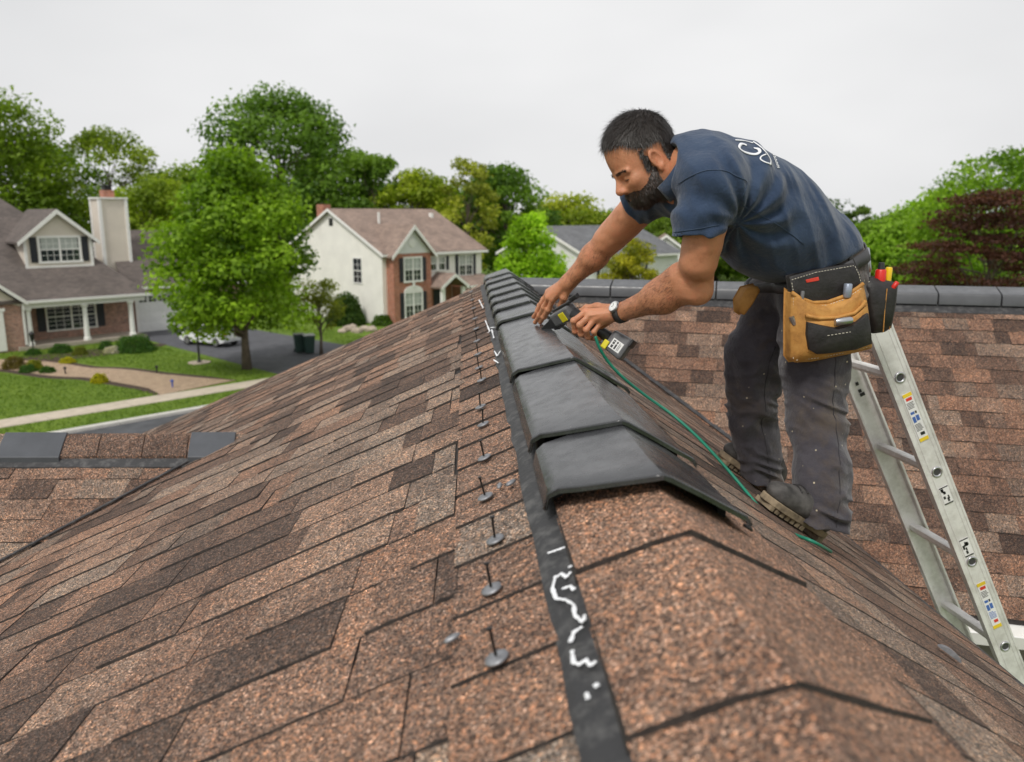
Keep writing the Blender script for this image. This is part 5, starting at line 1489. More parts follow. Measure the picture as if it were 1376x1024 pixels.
man = empty('person', on_right(1075, 712))
tag(man, 'bearded man in navy polo shirt and charcoal work trousers bending over the ridge', 'person')
man.location = on_right(1075, 712)
MI = Matrix.Translation(-man.location)
OFF = A3(man.location)
def put(name, V, F, mat, it=1, parent=None):
    V = relax(V, F, it, .5) if it else V
    me = mesh_np(name, V - OFF, F, mat)
    return link(name, me, parent or man)
def bounds(ps, pad):
    q = np.array([A3(p) for p in ps]); return q.min(0) - pad, q.max(0) + pad
EX, EY, EZ = Vector((1, 0, 0)), Vector((0, 1, 0)), Vector((0, 0, 1))
def img_axes(dx, dy):
    """two axes in the facing plane: along the image direction (dx,dy) and at right angles, then depth"""
    l = math.hypot(dx, dy); a = Vector((dx / l, 0, -dy / l)); b = Vector((-a.z, 0, a.x)); return a, b, EY

# ---------------- shirt
shN, shF = U(957, 250, 2.34), U(884, 256, 2.68)
hmN = U(936, 316, 2.335); hmF = U(853, 279, 2.735)
spine = img_axes(-160, -110)
hem_p = A3(U(1085, 357, 2.62)); hem_n = A3(img_axes(150, -70)[1]); hem_n = hem_n if hem_n[2] > 0 else -hem_n       # points up out of the trousers
sl_n = A3((hmN - shN).normalized()); cut_n = np.array([.10, .0, -.995]); sl_f = A3((hmF - shF).normalized())
def torso(P, g=0.0):
    d = [ell(P, U(978, 256, 2.51), spine, (.175 + g, .150 + g, .205 + g)),
         ell(P, U(1035, 300, 2.57), spine, (.205 + g, .172 + g, .195 + g)),
         ell(P, U(1098, 338, 2.635), spine, (.14 + g, .135 + g, .178 + g)),
         ell(P, U(930, 228, 2.485), spine, (.105 + g, .085 + g, .15 + g))]
    t = su(d, .09)
    t = smin(t, su([cone(P, U(935, 236, 2.46), shN, .085 + g, .088 + g), cone(P, U(925, 236, 2.52), shF, .085 + g, .082 + g)], .06), .06)
    return t
def shirt_f(P):
    t = torso(P)
    s1 = cone(P, shN, A3(hmN) + sl_n * .07, .088, .069); s2 = cone(P, shF, A3(hmF) + sl_f * .05, .080, .064)
    s1 = smax(s1, (P - A3(U(936, 318, 2.335))) @ cut_n, .006); s2 = smax(s2, (P - A3(hmF)) @ sl_f, .006)
    t0_ = t; t = smin(smin(t, s1, .035), s2, .045)
    # folds: drawn from armpit to waist, sagging belly, twists on the sleeve
    q = P - A3(U(985, 300, 2.4))
    ax, bx, _ = spine
    a = q @ A3(ax); b = q @ A3(bx); y = q[:, 1]
    w_ = vnoise(np.stack([a * 3.0 + 5, b * 14 + a * 9 + y * 3, y * 7], 1))
    w2 = vnoise(np.stack([a * 6.0 + 15, b * 30 + a * 16, y * 13 + 3], 1))
    ridge = np.abs(w_)
    calm = 1 / (1 + np.exp(np.clip((s1 - t0_) / -.010, -30, 30))); calm = .35 + .65 * calm
    t = t + calm * (.015 * (ridge - .3) + .0070 * (np.abs(w2) - .25))
    # diagonal drag lines towards the near shoulder
    r_ = np.sqrt(((P - A3(U(962, 300, 2.36))) ** 2).sum(1)); th_ = np.arctan2(b, a)
    t = t + .0075 * np.sin(th_ * 11 + w_ * 3) * np.exp(-((r_ - .16) / .10) ** 2)
    # sleeve folds
    ds = np.abs((P - A3(hmN)) @ sl_n + .05); rad = np.abs(s1) < .03
    t = t + np.where(rad, .0022 * np.sin((P @ A3(EX)) * 120 + (P @ A3(EZ)) * 70) * np.exp(-(ds / .05) ** 2), 0)
    # openings at the sleeves, neck and hem
    t = smax(t, -cone(P, A3(hmN) - sl_n * .05, A3(hmN) + sl_n * .06, .058, .064), .004)
    t = smax(t, -cone(P, A3(hmF) - sl_f * .05, A3(hmF) + sl_f * .06, .052, .057), .004)
    t = smax(t, -((P - hem_p) @ hem_n) + .012 * vnoise(P * 9), .010)
    t = smax(t, -cone(P, U(945, 245, 2.475), U(885, 222, 2.43), .055, .072), .006)
    return t
lo, hi = bounds([U(820, 250, 2.8), U(1160, 380, 2.45), U(950, 180, 2.25), U(1000, 400, 2.85), U(1180, 340, 2.85)], .06)
V, F = polygonise(shirt_f, lo, hi, .0045)
shirt = put('shirt', V, F, M_SHIRT, 2)
# placket, collar, seams
def band(pts_a, pts_b, thick=.004):
    m_ = MB(); n_ = len(pts_a)
    for a, b in zip(pts_a, pts_b): m_.v += [tuple(MI @ Vector(a)), tuple(MI @ Vector(b))]
    for i in range(n_ - 1): m_.f.append((2 * i, 2 * i + 1, 2 * i + 3, 2 * i + 2)); m_.m.append(0)
    return m_
nc = U(906, 228, 2.455)                                   # middle of the neck opening
na = img_axes(-45, -26)[0]; nb = img_axes(-45, -26)[1]     # neck axis runs to the head
if nb.z < 0: nb = -nb
mcol = MB(); K = 40; rows = []
for k in range(K + 1):
    a = -math.pi * .93 + 2 * math.pi * .93 * k / K          # open at the throat
    cdir = nb * math.cos(a) + EY * math.sin(a)
    base = nc - na * .030 + cdir * (.070 + .004 * math.cos(2 * a))
    top = nc + na * .016 + cdir * .070 + nb * .006
    fold = top + cdir * .010 + na * .002
    out = nc - na * (.026 + .010 * (1 - math.cos(a)) * .5) + cdir * .092 + nb * .002
    rows.append([base, top, fold, out])
for r_ in rows:
    for q in r_: mcol.v.append(tuple(MI @ q))
for k in range(K):
    for j in range(3):
        a = k * 4 + j; mcol.f.append((a, a + 1, a + 5, a + 4)); mcol.m.append(0)
collar = mcol.build('collar', M_SHIRT, man, smooth=True)
so = collar.modifiers.new('s', 'SOLIDIFY'); so.thickness = .004; so.offset = 0

# ---------------- trousers
nl = [(U(1098, 398, 2.585), .118), (U(1095, 490, 2.555), .104), (U(1098, 568, 2.52), .086), (U(1105, 630, 2.435), .080), (U(1101, 712, 2.385), .098)]
fl_ = [(U(1048, 398, 2.77), .108), (U(1016, 480, 2.80), .098), (U(1010, 552, 2.84), .084), (U(1018, 606, 2.86), .078), (U(1023, 658, 2.86), .090)]
cutn_p = A3(U(1096, 700, 2.39)); cutn = A3(img_axes(88, 22)[1]); cutn = cutn if cutn[2] > 0 else -cutn
cutf_p = A3(U(1015, 645, 2.89)); cutf = A3(img_axes(62, 16)[1]); cutf = cutf if cutf[2] > 0 else -cutf
def leg(P, L, g=0.0):
    return su([cone(P, L[i][0], L[i + 1][0], L[i][1] + g, L[i + 1][1] + g, (EX, 1.04)) for i in range(len(L) - 1)], .03)
def trou_f(P):
    z = P[:, 2]
    n1 = leg(P, nl); n2_ = leg(P, fl_)
    # stacked folds at ankle, creases at knee and crotch
    hk, ha = A3(nl[2][0]), A3(nl[4][0]); fk, fa = A3(fl_[2][0]), A3(fl_[4][0])
    def folds(P, k_, a_, s_):
        w_ = vnoise(np.stack([P[:, 0] * 9 + s_, P[:, 1] * 9, P[:, 2] * 34 + P[:, 0] * 14], 1))
        w3 = vnoise(np.stack([P[:, 0] * 16 + s_, P[:, 1] * 16, P[:, 2] * 12 + s_], 1))
        e1 = np.exp(-((P[:, 2] - a_[2] - .05) / .085) ** 2); e2 = np.exp(-((P[:, 2] - k_[2] - .03) / .10) ** 2)
        return .030 * (np.abs(w_) - .25) * e1 + .018 * (np.abs(w_) - .25) * e2 + .010 * w3
    n1 = n1 + folds(P, hk, ha, 0); n2_ = n2_ + folds(P, fk, fa, 7.3)
    n1 = smax(n1, -((P - cutn_p) @ cutn) + .006 * vnoise(P * 14), .008); n2_ = smax(n2_, -((P - cutf_p) @ cutf) + .006 * vnoise(P * 14), .008)
    n1 = smax(n1, -cone(P, nl[4][0].lerp(nl[3][0], .35), nl[4][0] + (nl[4][0] - nl[3][0]) * .6, .050, .074), .004)
    n2_ = smax(n2_, -cone(P, fl_[4][0].lerp(fl_[3][0], .35), fl_[4][0] + (fl_[4][0] - fl_[3][0]) * .6, .048, .066), .004)
    seat = su([ell(P, U(1098, 372, 2.66), img_axes(150, -60), (.128, .12, .185)), ell(P, U(1108, 395, 2.66), (EX, EZ, EY), (.122, .12, .185)), ell(P, U(1105, 348, 2.645), img_axes(150, -70), (.120, .09, .172))], .05)
    d = smin(smin(n1, n2_, .035), seat, .06)
    w_ = vnoise(np.stack([P[:, 0] * 20 + P[:, 2] * 12, P[:, 1] * 6, P[:, 2] * 20 - P[:, 0] * 10], 1))
    d = d + .010 * (np.abs(w_) - .25)
    return smax(d, (P - (hem_p + hem_n * .055)) @ hem_n, .008)
lo, hi = bounds([U(975, 480, 2.8), U(1165, 330, 2.66), U(1095, 715, 2.48), U(1015, 660, 2.95), U(1050, 320, 2.9), U(1098, 480, 2.42), U(1098, 700, 2.30)], .05)
V, F = polygonise(trou_f, lo, hi, .0048)
trousers = put('trousers', V, F, M_TROU, 1)
def seam(L, ang, name, r_=.0026, zoff=0):
    """raised side seam down the leg on the side that faces the camera"""
    m_ = MB(); pts = []
    for i in range(len(L) - 1):
        for k in range(8):
            t = k / 8; c = L[i][0].lerp(L[i + 1][0], t); rr_ = L[i][1] * (1 - t) + L[i + 1][1] * t
            pts.append(c + (EX * math.sin(ang) * 1.04 + EY * -math.cos(ang)) * rr_)
    return pts
from mathutils.bvhtree import BVHTree
def bvh_of(o):
    me = o.data; return BVHTree.FromPolygons([v.co.copy() for v in me.vertices], [tuple(p.vertices) for p in me.polygons])
def drape(o, pts, lift=.0015):
    """points (world) snapped onto the surface of o, in the person's frame"""
    b = bvh_of(o) if not isinstance(o, BVHTree) else o; out = []
    for p in pts:
        q, n_, i_, d_ = b.find_nearest(MI @ Vector(p)); out.append((q + n_ * lift, n_))
    return out
tb = bvh_of(trousers); sb = bvh_of(shirt)
def thread(bvh, pts, mat, parent, name='seam', r_=.0015, lift=.0008):
    m_ = MB(); q = [a for a, _ in drape(bvh, pts, lift)]; m_.tube(q, r_, 5); return m_.build(name, mat, parent, smooth=True)
M_SEAMT = plain('trouser_seam', (.03, .028, .032), .8); M_SEAMS = plain('shirt_seam', (.045, .072, .125), .8)
thread(tb, seam(nl, .15, 's')[6:], M_SEAMT, trousers); thread(tb, seam(fl_, .1, 's')[6:], M_SEAMT, trousers)
def cast(bvh, pxs, Y0_=1.8):
    """pixels projected from the photograph's viewpoint on to a garment"""
    out = []
    for x, y in pxs:
        d = Vector(ray(x, y)); o = Vector((0, 0, H)); h = bvh.ray_cast(MI @ o, d.normalized())
        out.append((h[0], h[1]) if h[0] is not None else None)
    return [q for q in out if q]
def ribbon_on(bvh, pxs, width, mat, parent, name, lift=.0018, sub=4):
    pp = []
    for i in range(len(pxs) - 1):
        for k in range(sub):
            q0, q1, q2, q3 = pxs[max(i - 1, 0)], pxs[i], pxs[i + 1], pxs[min(i + 2, len(pxs) - 1)]; t = k / sub
            pp.append(tuple(.5 * (2 * q1[j] + (q2[j] - q0[j]) * t + (2 * q0[j] - 5 * q1[j] + 4 * q2[j] - q3[j]) * t * t + (3 * q1[j] - q0[j] - 3 * q2[j] + q3[j]) * t ** 3) for j in (0, 1)))
    pp.append(pxs[-1]); hs = cast(bvh, pp)
    if len(hs) < 2: return None
    m_ = MB()
    for i, (c, n_) in enumerate(hs):
        t = (hs[min(i + 1, len(hs) - 1)][0] - hs[max(i - 1, 0)][0]); t = t.normalized() if t.length > 1e-7 else EX; s_ = t.cross(n_).normalized()
        w_ = width if not callable(width) else width(i / (len(hs) - 1))
        for k in (1, -1): m_.v.append(tuple(c + n_ * lift + s_ * w_ * k))
    for i in range(len(hs) - 1): m_.f.append((2 * i, 2 * i + 1, 2 * i + 3, 2 * i + 2)); m_.m.append(0)
    o = m_.build(name, mat, parent, smooth=True)
    so_ = o.modifiers.new('s', 'SOLIDIFY'); so_.thickness = .0012; so_.offset = 0
    return o
# armhole seam, sleeve hem stitch, side seam
ribbon_on(sb, [(912, 247), (928, 237), (950, 229), (975, 230), (993, 238), (1003, 245), (1000, 258), (996, 268)], .0010, M_SEAMS, shirt, 'armhole_seam')
ribbon_on(sb, [(906, 312), (920, 310), (945, 306), (966, 302)], .0008, M_SEAMS, shirt, 'sleeve_stitch')
ribbon_on(sb, [(996, 275), (1020, 288), (1050, 305), (1080, 328)], .0011, M_SEAMS, shirt, 'side_seam')
# white print high on the back: the large rounded letter, the swoosh and the small row of capitals
M_PRINT = plain('white_print', (.80, .81, .83), .7, var=.04)
ribbon_on(sb, [(1003, 196), (996, 194), (993, 199), (998, 204), (1006, 207), (1015, 208), (1021, 205), (1019, 201), (1013, 200)], .0044, M_PRINT, shirt, 'print_letter', lift=.0022)
ribbon_on(sb, [(988, 189), (1000, 190), (1012, 193)], .0026, M_PRINT, shirt, 'print_letter', lift=.0022)
ribbon_on(sb, [(1012, 191), (1022, 198), (1030, 207), (1035, 216), (1034, 222)], .0018, M_PRINT, shirt, 'print_swoosh', lift=.0022)
ribbon_on(sb, [(1029, 208), (1023, 211), (1022, 215), (1029, 219), (1036, 221)], .0020, M_PRINT, shirt, 'print_swoosh', lift=.0022)
for i in range(7):                       # the small row, one stroke pair per capital
    t = i / 6; x = 1034 + 9 * t; y = 199 + 25 * t
    ribbon_on(sb, [(x, y), (x + 3.4, y - .6), (x + 1.0, y + 2.2), (x + 4.2, y + 1.8)], .0008, M_PRINT, shirt, 'print_letter', lift=.0022, sub=3)

# ---------------- skin: head, arms and hands
HO = U(873, 217, 2.43)
hf = img_axes(-.86, .51)[0]; hu = Vector((-hf.z, 0, hf.x)); hu = hu if hu.z > 0 else -hu; hl = -EY
hf = (hf - EY * .17).normalized(); hl = (-EY - hf * (-EY).dot(hf)).normalized()
def hp(f, u, l=0.0): return HO + Vector((.019, .085, .003)) + hf * f + hu * u + hl * l       # head frame: forward, up, left (towards the camera)
HA = (hf, hu, hl)
def head_f(P):
    d = su([ell(P, hp(.012, .066), HA, (.100, .092, .078)), ell(P, hp(-.022, .045), HA, (.066, .078, .072)), ell(P, hp(.060, .002), HA, (.050, .085, .060)), ell(P, hp(.058, -.045), HA, (.042, .055, .048))], .035)
    d = smin(d, su([cone(P, hp(.0, -.038, s_ * .058), hp(.072, -.076, s_ * .018), .020, .020) for s_ in (1, -1)], .02), .03)
    d = smin(d, ell(P, hp(.080, -.078), HA, (.022, .020, .026)), .02)                                   # chin
    d = smin(d, su([ell(P, hp(.080, -.020, s_ * .042), HA, (.022, .020, .020)) for s_ in (1, -1)], .01), .02)   # cheekbones
    # eye hollows, brow, lids
    d = smax(d, -su([ell(P, hp(.112, -.004, s_ * .034), HA, (.014, .010, .017)) for s_ in (1, -1)], .005), .014)
    d = smin(d, su([cone(P, hp(.106, .017, s_ * .012), hp(.094, .016, s_ * .054), .0085, .0065) for s_ in (1, -1)], .006), .012)
    d = smin(d, su([ell(P, hp(.0945, -.004, s_ * .034), HA, (.0125, .0105, .0150)) for s_ in (1, -1)], .004), .004)
    d = smax(d, -su([cone(P, hp(.1085, -.0065, s_ * .025), hp(.1005, -.0060, s_ * .047), .0008, .0008) for s_ in (1, -1)], .001), .002)
    # nose
    n_ = su([cone(P, hp(.106, .012), hp(.124, -.026), .0085, .0125), ell(P, hp(.124, -.030), HA, (.0125, .0105, .0115)), ell(P, hp(.112, -.034, .012), HA, (.013, .008, .0075)), ell(P, hp(.112, -.034, -.012), HA, (.013, .008, .0075))], .008)
    n_ = smax(n_, -su([ell(P, hp(.116, -.042, s_ * .0075), HA, (.006, .004, .0035)) for s_ in (1, -1)], .002), .002)
    d = smin(d, n_, .010)
    # lips
    d = smin(d, su([cone(P, hp(.101, -.058, -.018), hp(.101, -.058, .018), .005, .005), cone(P, hp(.099, -.067, -.015), hp(.099, -.067, .015), .006, .006)], .003), .006)
    # ears
    for s_ in (1, -1):
        c = hp(.010, .004, s_ * .080); ax = (hf * .93 - hu * .25).normalized(), (hu * .95 + hf * .2).normalized(), (hl * s_ + hf * -.35).normalized()
        e = ell(P, c, ax, (.0215, .034, .0085)); e = smax(e, -ell(P, c + ax[2] * .009 + ax[0] * .003, ax, (.0145, .024, .0105)), .003)
        e = smin(e, ell(P, c - ax[1] * .028 + ax[0] * .006, ax, (.009, .010, .006)), .004)
        e = smin(e, ell(P, c + ax[0] * .012 - ax[1] * .002, ax, (.006, .009, .008)), .004)
        d = smin(d, e, .006)
    # neck
    d = smin(d, su([cone(P, hp(-.020, -.005), U(935, 238, 2.485), .060, .068), cone(P, hp(.01, -.05), U(915, 255, 2.47), .045, .050)], .03), .03)
    # creases on the brow and nape
    q = (P - A3(HO)); uu = q @ A3(hu); ff = q @ A3(hf)
    d = d + .0009 * np.sin(uu * 420) * np.exp(-((uu - .055) / .022) ** 2) * (ff > .085)
    return d
lo, hi = bounds([hp(.14, .17, .1), hp(-.1, -.12, -.1), hp(.0, .17, 0), hp(.1, -.12, 0), U(935, 245, 2.55), U(935, 245, 2.40)], .02)
V1, F1 = polygonise(head_f, lo, hi, .0030); V1 = relax(V1, F1, 1, .35)

# near (left) arm and fist
elN, wrN = U(934, 386, 2.425), U(836, 419, 2.655)
fk = {'index': [(787, 419, 2.668), (771, 431, 2.664), (773, 445, 2.682), (782, 450, 2.715)], 'middle': [(792, 424, 2.652), (779, 437, 2.645), (781, 449, 2.665), (789, 453, 2.705)],
      'ring': [(799, 429, 2.648), (788, 443, 2.640), (790, 453, 2.660), (798, 455, 2.700)], 'little': [(808, 433, 2.650), (798, 446, 2.644), (800, 454, 2.662), (806, 456, 2.698)]}
DH = .055
fk = {k: [(x, y, Y + DH) for x, y, Y in v] for k, v in fk.items()}
fr_ = {'index': .0108, 'middle': .0110, 'ring': .0104, 'little': .0090}
def chain(P, pts, r0, r1, k=.004, knuckle=True):
    n_ = len(pts); ds = []
    for i in range(n_ - 1):
        a = r0 + (r1 - r0) * i / (n_ - 1); b = r0 + (r1 - r0) * (i + 1) / (n_ - 1)
        ds.append(cone(P, pts[i], pts[i + 1], a, b))
    if knuckle: ds += [cone(P, pts[i], pts[i], (r0 + (r1 - r0) * i / n_) * 1.09, (r0 + (r1 - r0) * i / n_) * 1.09) for i in range(n_ - 1)]
    return su(ds, k)
def near_hand(P):
    W = U(829, 421, 2.625 + DH)
    palm = su([cone(P, W, U(*fk[k][0]), .0195, .0122) for k in fk] + [cone(P, U(820, 428, 2.66 + DH), U(803, 441, 2.70 + DH), .017, .013), cone(P, U(822, 415, 2.655 + DH), U(800, 412, 2.72 + DH), .0165, .0125)], .012)
    d = palm
    fing = None
    for k in fk:
        c = chain(P, [U(*q) for q in fk[k]], fr_[k], fr_[k] * .82)
        fing = c if fing is None else smin(fing, c, .0018)
    d = smin(d, fing, .006)
    th_ = chain(P, [U(804, 412, 2.715 + DH), U(788, 414, 2.745 + DH), U(775, 421, 2.76 + DH)], .0125, .0100)
    d = smin(d, th_, .006)
    # tendons and veins
    for k in fk: d = smin(d, cone(P, U(822, 420, 2.612 + DH), A3(U(*fk[k][0])) - np.array([0, .0125, -.002]), .0022, .0032), .006)
    return d
def near_arm(P):
    tri = (shN + elN) / 2
    d = su([cone(P, shN, elN, .060, .046), cone(P, U(950, 300, 2.33), U(938, 352, 2.365), .056, .053), cone(P, elN, U(893, 398, 2.51), .043, .047), cone(P, U(915, 372, 2.45), U(880, 398, 2.53), .046, .040), cone(P, U(893, 398, 2.51), wrN, .045, .0270, (EZ, 1.1)), cone(P, elN + Vector((.012, -.008, -.012)), elN + Vector((.012, -.008, -.012)), .030, .030)], .03)
    d = smin(d, cone(P, wrN, U(829, 421, 2.68), .0262, .022, (EZ, 1.15)), .012)
    d = smin(d, near_hand(P), .012)
    # forearm tendon and vein lines
    w_ = vnoise(P * np.array([26, 26, 60]))
    return d + .0012 * w_
lo, hi = bounds([shN, elN, wrN, U(768, 440, 2.83), U(800, 460, 2.80), U(770, 440, 2.66)], .075)
V2, F2_ = polygonise(near_arm, lo, hi, .0030); V2 = relax(V2, F2_, 1, .35)
# far (right) arm with the hand spread on the vent
elF, wrF = U(818, 322, 2.86), U(764, 379, 2.97)
gk = {'index': [(743, 402, 3.010), (737, 416, 3.035), (731, 426, 3.075), (726, 433, 3.11)], 'middle': [(737, 400, 3.025), (731, 413, 3.055), (725, 424, 3.09), (719, 433, 3.13)],
      'ring': [(736, 396, 3.045), (728, 408, 3.08), (722, 419, 3.11), (717, 426, 3.14)], 'little': [(737, 392, 3.062), (730, 402, 3.09), (725, 410, 3.115), (721, 417, 3.135)]}
def far_arm(P):
    d = su([cone(P, shF, elF, .056, .044), cone(P, U(850, 287, 2.76), U(830, 310, 2.83), .053, .051), cone(P, elF, U(798, 345, 2.905), .045, .045), cone(P, U(798, 345, 2.905), wrF, .043, .0275)], .03)
    palm = su([cone(P, wrF, U(*gk[k][0]), .021, .0125) for k in gk], .012)
    for k in gk:
        c = chain(P, [U(*q) for q in gk[k]], fr_[k] * 1.03, fr_[k] * .80)
        palm = smin(palm, c, .003)
    palm = smin(palm, chain(P, [U(763, 388, 2.975), U(758, 400, 2.985), U(754, 410, 3.01), U(750, 416, 3.04)], .0145, .0095), .007)
    for k in gk: palm = smin(palm, cone(P, U(760, 382, 2.955), A3(U(*gk[k][0])) - np.array([0, .0115, -.003]), .0022, .0032), .006)
    return smin(d, palm, .016) + .0011 * vnoise(P * np.array([26, 26, 60]))
lo, hi = bounds([shF, elF, wrF, U(717, 434, 3.14), U(755, 420, 2.98)], .07)
V3, F3_ = polygonise(far_arm, lo, hi, .0032); V3 = relax(V3, F3_, 1, .35)
# trunk and legs under the clothes
def core(P):
    return su([torso(P, -.022), leg(P, nl[:4], -.032), leg(P, fl_[:4], -.032), ell(P, U(1105, 372, 2.66), img_axes(150, -60), (.10, .10, .15)), cone(P, nl[3][0], nl[4][0].lerp(nl[3][0], .3), .04, .036), cone(P, fl_[3][0], fl_[4][0].lerp(fl_[3][0], .3), .04, .036)], .03)
lo, hi = bounds([U(900, 220, 2.3), U(1160, 340, 2.66), U(1096, 730, 2.45), U(1015, 670, 2.97), U(980, 300, 2.85)], .06)
V4, F4 = polygonise(core, lo, hi, .016)
allV = np.concatenate([V1, V2, V3, V4]); b1, b2, b3 = len(V1), len(V1) + len(V2), len(V1) + len(V2) + len(V3)
allF = np.concatenate([F1, F2_ + b1, F3_ + b2, F4 + b3])
body = link('body', mesh_np('body', allV - OFF, allF, M_SKIN), man)

# ---------------- hair and beard
def hairs(name, pts, nrm, comb, lens, rad, cols, parent, base=None, seg=3, curl=.2):
    """tapered blades that lie along comb and lift off the skin"""
    n_ = len(pts); rg = np.random.default_rng(5)
    nrm = nrm / (np.linalg.norm(nrm, axis=1)[:, None] + 1e-9)
    d0 = comb - (comb * nrm).sum(1)[:, None] * nrm; d0 /= np.linalg.norm(d0, axis=1)[:, None] + 1e-9
    d0 = d0 + rg.normal(0, .28, (n_, 3)); sd_ = np.cross(nrm, d0); sd_ /= np.linalg.norm(sd_, axis=1)[:, None] + 1e-9
    Vh = []
    for k in range(seg + 1):
        t = k / seg; lift = (.0015 + lens * curl * (t - .3 * t * t))
        c = pts + d0 * (lens * t)[:, None] + nrm * lift[:, None]
        wv = rad * (1 - t * .85)
        Vh.append(np.stack([c - sd_ * wv[:, None], c + sd_ * wv[:, None]], 1))
    Vh = np.stack(Vh, 1).reshape(-1, 3); st = (seg + 1) * 2
    b = np.arange(n_)[:, None] * st
    Fh = np.concatenate([b + np.array([2 * k, 2 * k + 1, 2 * k + 3, 2 * k + 2]) for k in range(seg)])
    me = mesh_np(name, Vh - OFF, Fh, M_HAIR)
    c4 = np.ones((len(Fh), 4), np.float32); c4[:, :3] = np.concatenate([cols] * seg)
    a_ = me.attributes.new('leafcol', 'FLOAT_COLOR', 'FACE'); a_.data.foreach_set('color', c4.reshape(-1))
    return link(name, me, parent)
def head_local(P): q = P - A3(hp(0, 0)); return q @ A3(hf), q @ A3(hu), q @ A3(hl)
def normals_of(V, F):
    n_ = np.cross(V[F[:, 2]] - V[F[:, 0]], V[F[:, 3]] - V[F[:, 1]]); o = np.zeros_like(V)
    for k in range(4): np.add.at(o, F[:, k], n_)
    return o / (np.linalg.norm(o, axis=1)[:, None] + 1e-12)
f_, u_, l_ = head_local(V1); N1 = normals_of(V1, F1); al = np.abs(l_)
# hairline: above the brow in front, round the ear, down to the nape
front = .088 + .018 * (al / .07) ** 2
scalp = (u_ > np.where(f_ > .03, np.interp(f_, [.03, .055, .075, .10], [.046, .066, .090, .098]), np.interp(f_, [-.12, -.07, -.02, -.005, .03], [-.055, -.050, -.030, .035, .044]))) & (u_ > -.06)
side_burn = (f_ > .024) & (f_ < .048) & (u_ > -.02) & (u_ <= .05) & (al > .045)
ear_zone = (al > .0735) & (f_ > -.022) & (f_ < .034) & (u_ < .048)
scalp = (scalp | side_burn) & ~ear_zone & ~((f_ < -.05) & (u_ < -.05))
beard = (u_ < np.interp(f_, [-.01, .03, .06, .085, .10, .13], [.0, -.016, -.040, -.050, -.044, -.047])) & (f_ > -.012) & (u_ > -.135) & ~((np.abs(u_ + .0625) < .0055) & (al < .014) & (f_ > .09)) & ~((f_ < .05) & (u_ < -.115)) & ~ear_zone
beard &= ~((u_ > -.046) & (al < .014) & (f_ > .105))
def shell(mask, off, name, mat):
    fm = mask[F1].all(1); ids = np.unique(F1[fm]); mp_ = -np.ones(len(V1), int); mp_[ids] = np.arange(len(ids))
    nz_ = vnoise(V1[ids] * 140)[:, None] * .0016
    return link(name, mesh_np(name, V1[ids] + N1[ids] * (off + nz_) - OFF, mp_[F1[fm]], mat), man)
hair_o = shell(scalp, .0045, 'hair', M_HAIRB)
beard_o = shell(beard, .0030, 'beard', M_HAIRB)
rg = np.random.default_rng(9)
def scatter(mask, k):
    ids = np.where(mask)[0]; i = rg.choice(ids, k); j = rg.normal(0, .0011, (k, 3)); return V1[i] + j, N1[i], i
P_, N_, i_ = scatter(scalp, 17000)
ff, uu, ll = f_[i_], u_[i_], l_[i_]
# combed from the crown forwards and down
crown = A3(hp(-.045, .130)); comb = (P_ - crown); comb = comb / np.linalg.norm(comb, axis=1)[:, None] + A3(hf) * .5 * (uu > .1)[:, None] - A3(hu) * .25
ln_ = np.interp(uu, [-.06, .03, .08, .14], [.006, .009, .016, .020]) * rg.uniform(.6, 1.25, len(P_)) * np.clip(np.linalg.norm(P_ - crown, axis=1) / .035, .3, 1)
grey = np.clip(np.interp(uu, [.0, .05, .09], [.55, .40, .05]) * (ff > -.03) + .22 * (ff > .085), 0, .8) * (rg.random(len(P_)) < .55)
hc_ = np.array((.020, .014, .011)) * rg.uniform(.6, 1.7, (len(P_), 1)); hc_ = hc_ * (1 - grey[:, None]) + np.array((.30, .29, .28)) * grey[:, None] * rg.uniform(.6, 1.2, (len(P_), 1))
hairs('hair_strands', P_ + N_ * .003, N_, comb, ln_ * 1.1, np.full(len(P_), .00062), hc_, hair_o, curl=.16)
P_, N_, i_ = scatter(beard, 12000); ff, uu, ll = f_[i_], u_[i_], l_[i_]
comb = np.tile(-A3(hu) * .9 + A3(hf) * .15, (len(P_), 1)) + np.sign(ll)[:, None] * A3(hl) * .15 * (uu > -.06)[:, None]
ln_ = np.interp(uu, [-.12, -.08, -.03, .01], [.010, .011, .008, .005]) * rg.uniform(.6, 1.25, len(P_))
hc_ = np.array((.022, .014, .010)) * rg.uniform(.5, 2.4, (len(P_), 1))
redd = (rg.random(len(P_)) < .25)[:, None] * (uu > -.06)[:, None]; hc_ = hc_ + redd * np.array((.05, .022, .012))
hairs('beard_strands', P_ + N_ * .002, N_, comb, ln_, np.full(len(P_), .00065), hc_, beard_o, curl=.30)
# eyebrows and lashes
bp = []; bn = []
for s_ in (1, -1):
    for k in range(130):
        t = rg.random(); bp.append(A3(hp(.1150 - .014 * t, .0185 + rg.normal(0, .0022) + .003 * math.sin(t * 3), s_ * (.012 + .044 * t)))); bn.append(A3(hf * .9 + hl * s_ * .4 * t))
bp = np.array(bp); bn = np.array(bn)
head_b = BVHTree.FromPolygons([Vector(v) for v in V1], [tuple(int(i) for i in q) for q in F1])
def snap(Q):
    a_, b_ = [], []
    for q in Q:
        c, n_, _, _ = head_b.find_nearest(Vector(q)); a_.append(tuple(c)); b_.append(tuple(n_))
    return np.array(a_), np.array(b_)
bp, bn = snap(bp)
hairs('eyebrows', bp, bn, np.tile(A3(hl) * .0 - A3(hf) * .4 - A3(hu) * .1, (len(bp), 1)) + np.sign((bp - A3(hp(0, 0))) @ A3(hl))[:, None] * A3(hl) * .9, np.full(len(bp), .0075), np.full(len(bp), .0006), np.tile(np.array((.012, .009, .008)), (len(bp), 1)), man, curl=.1)
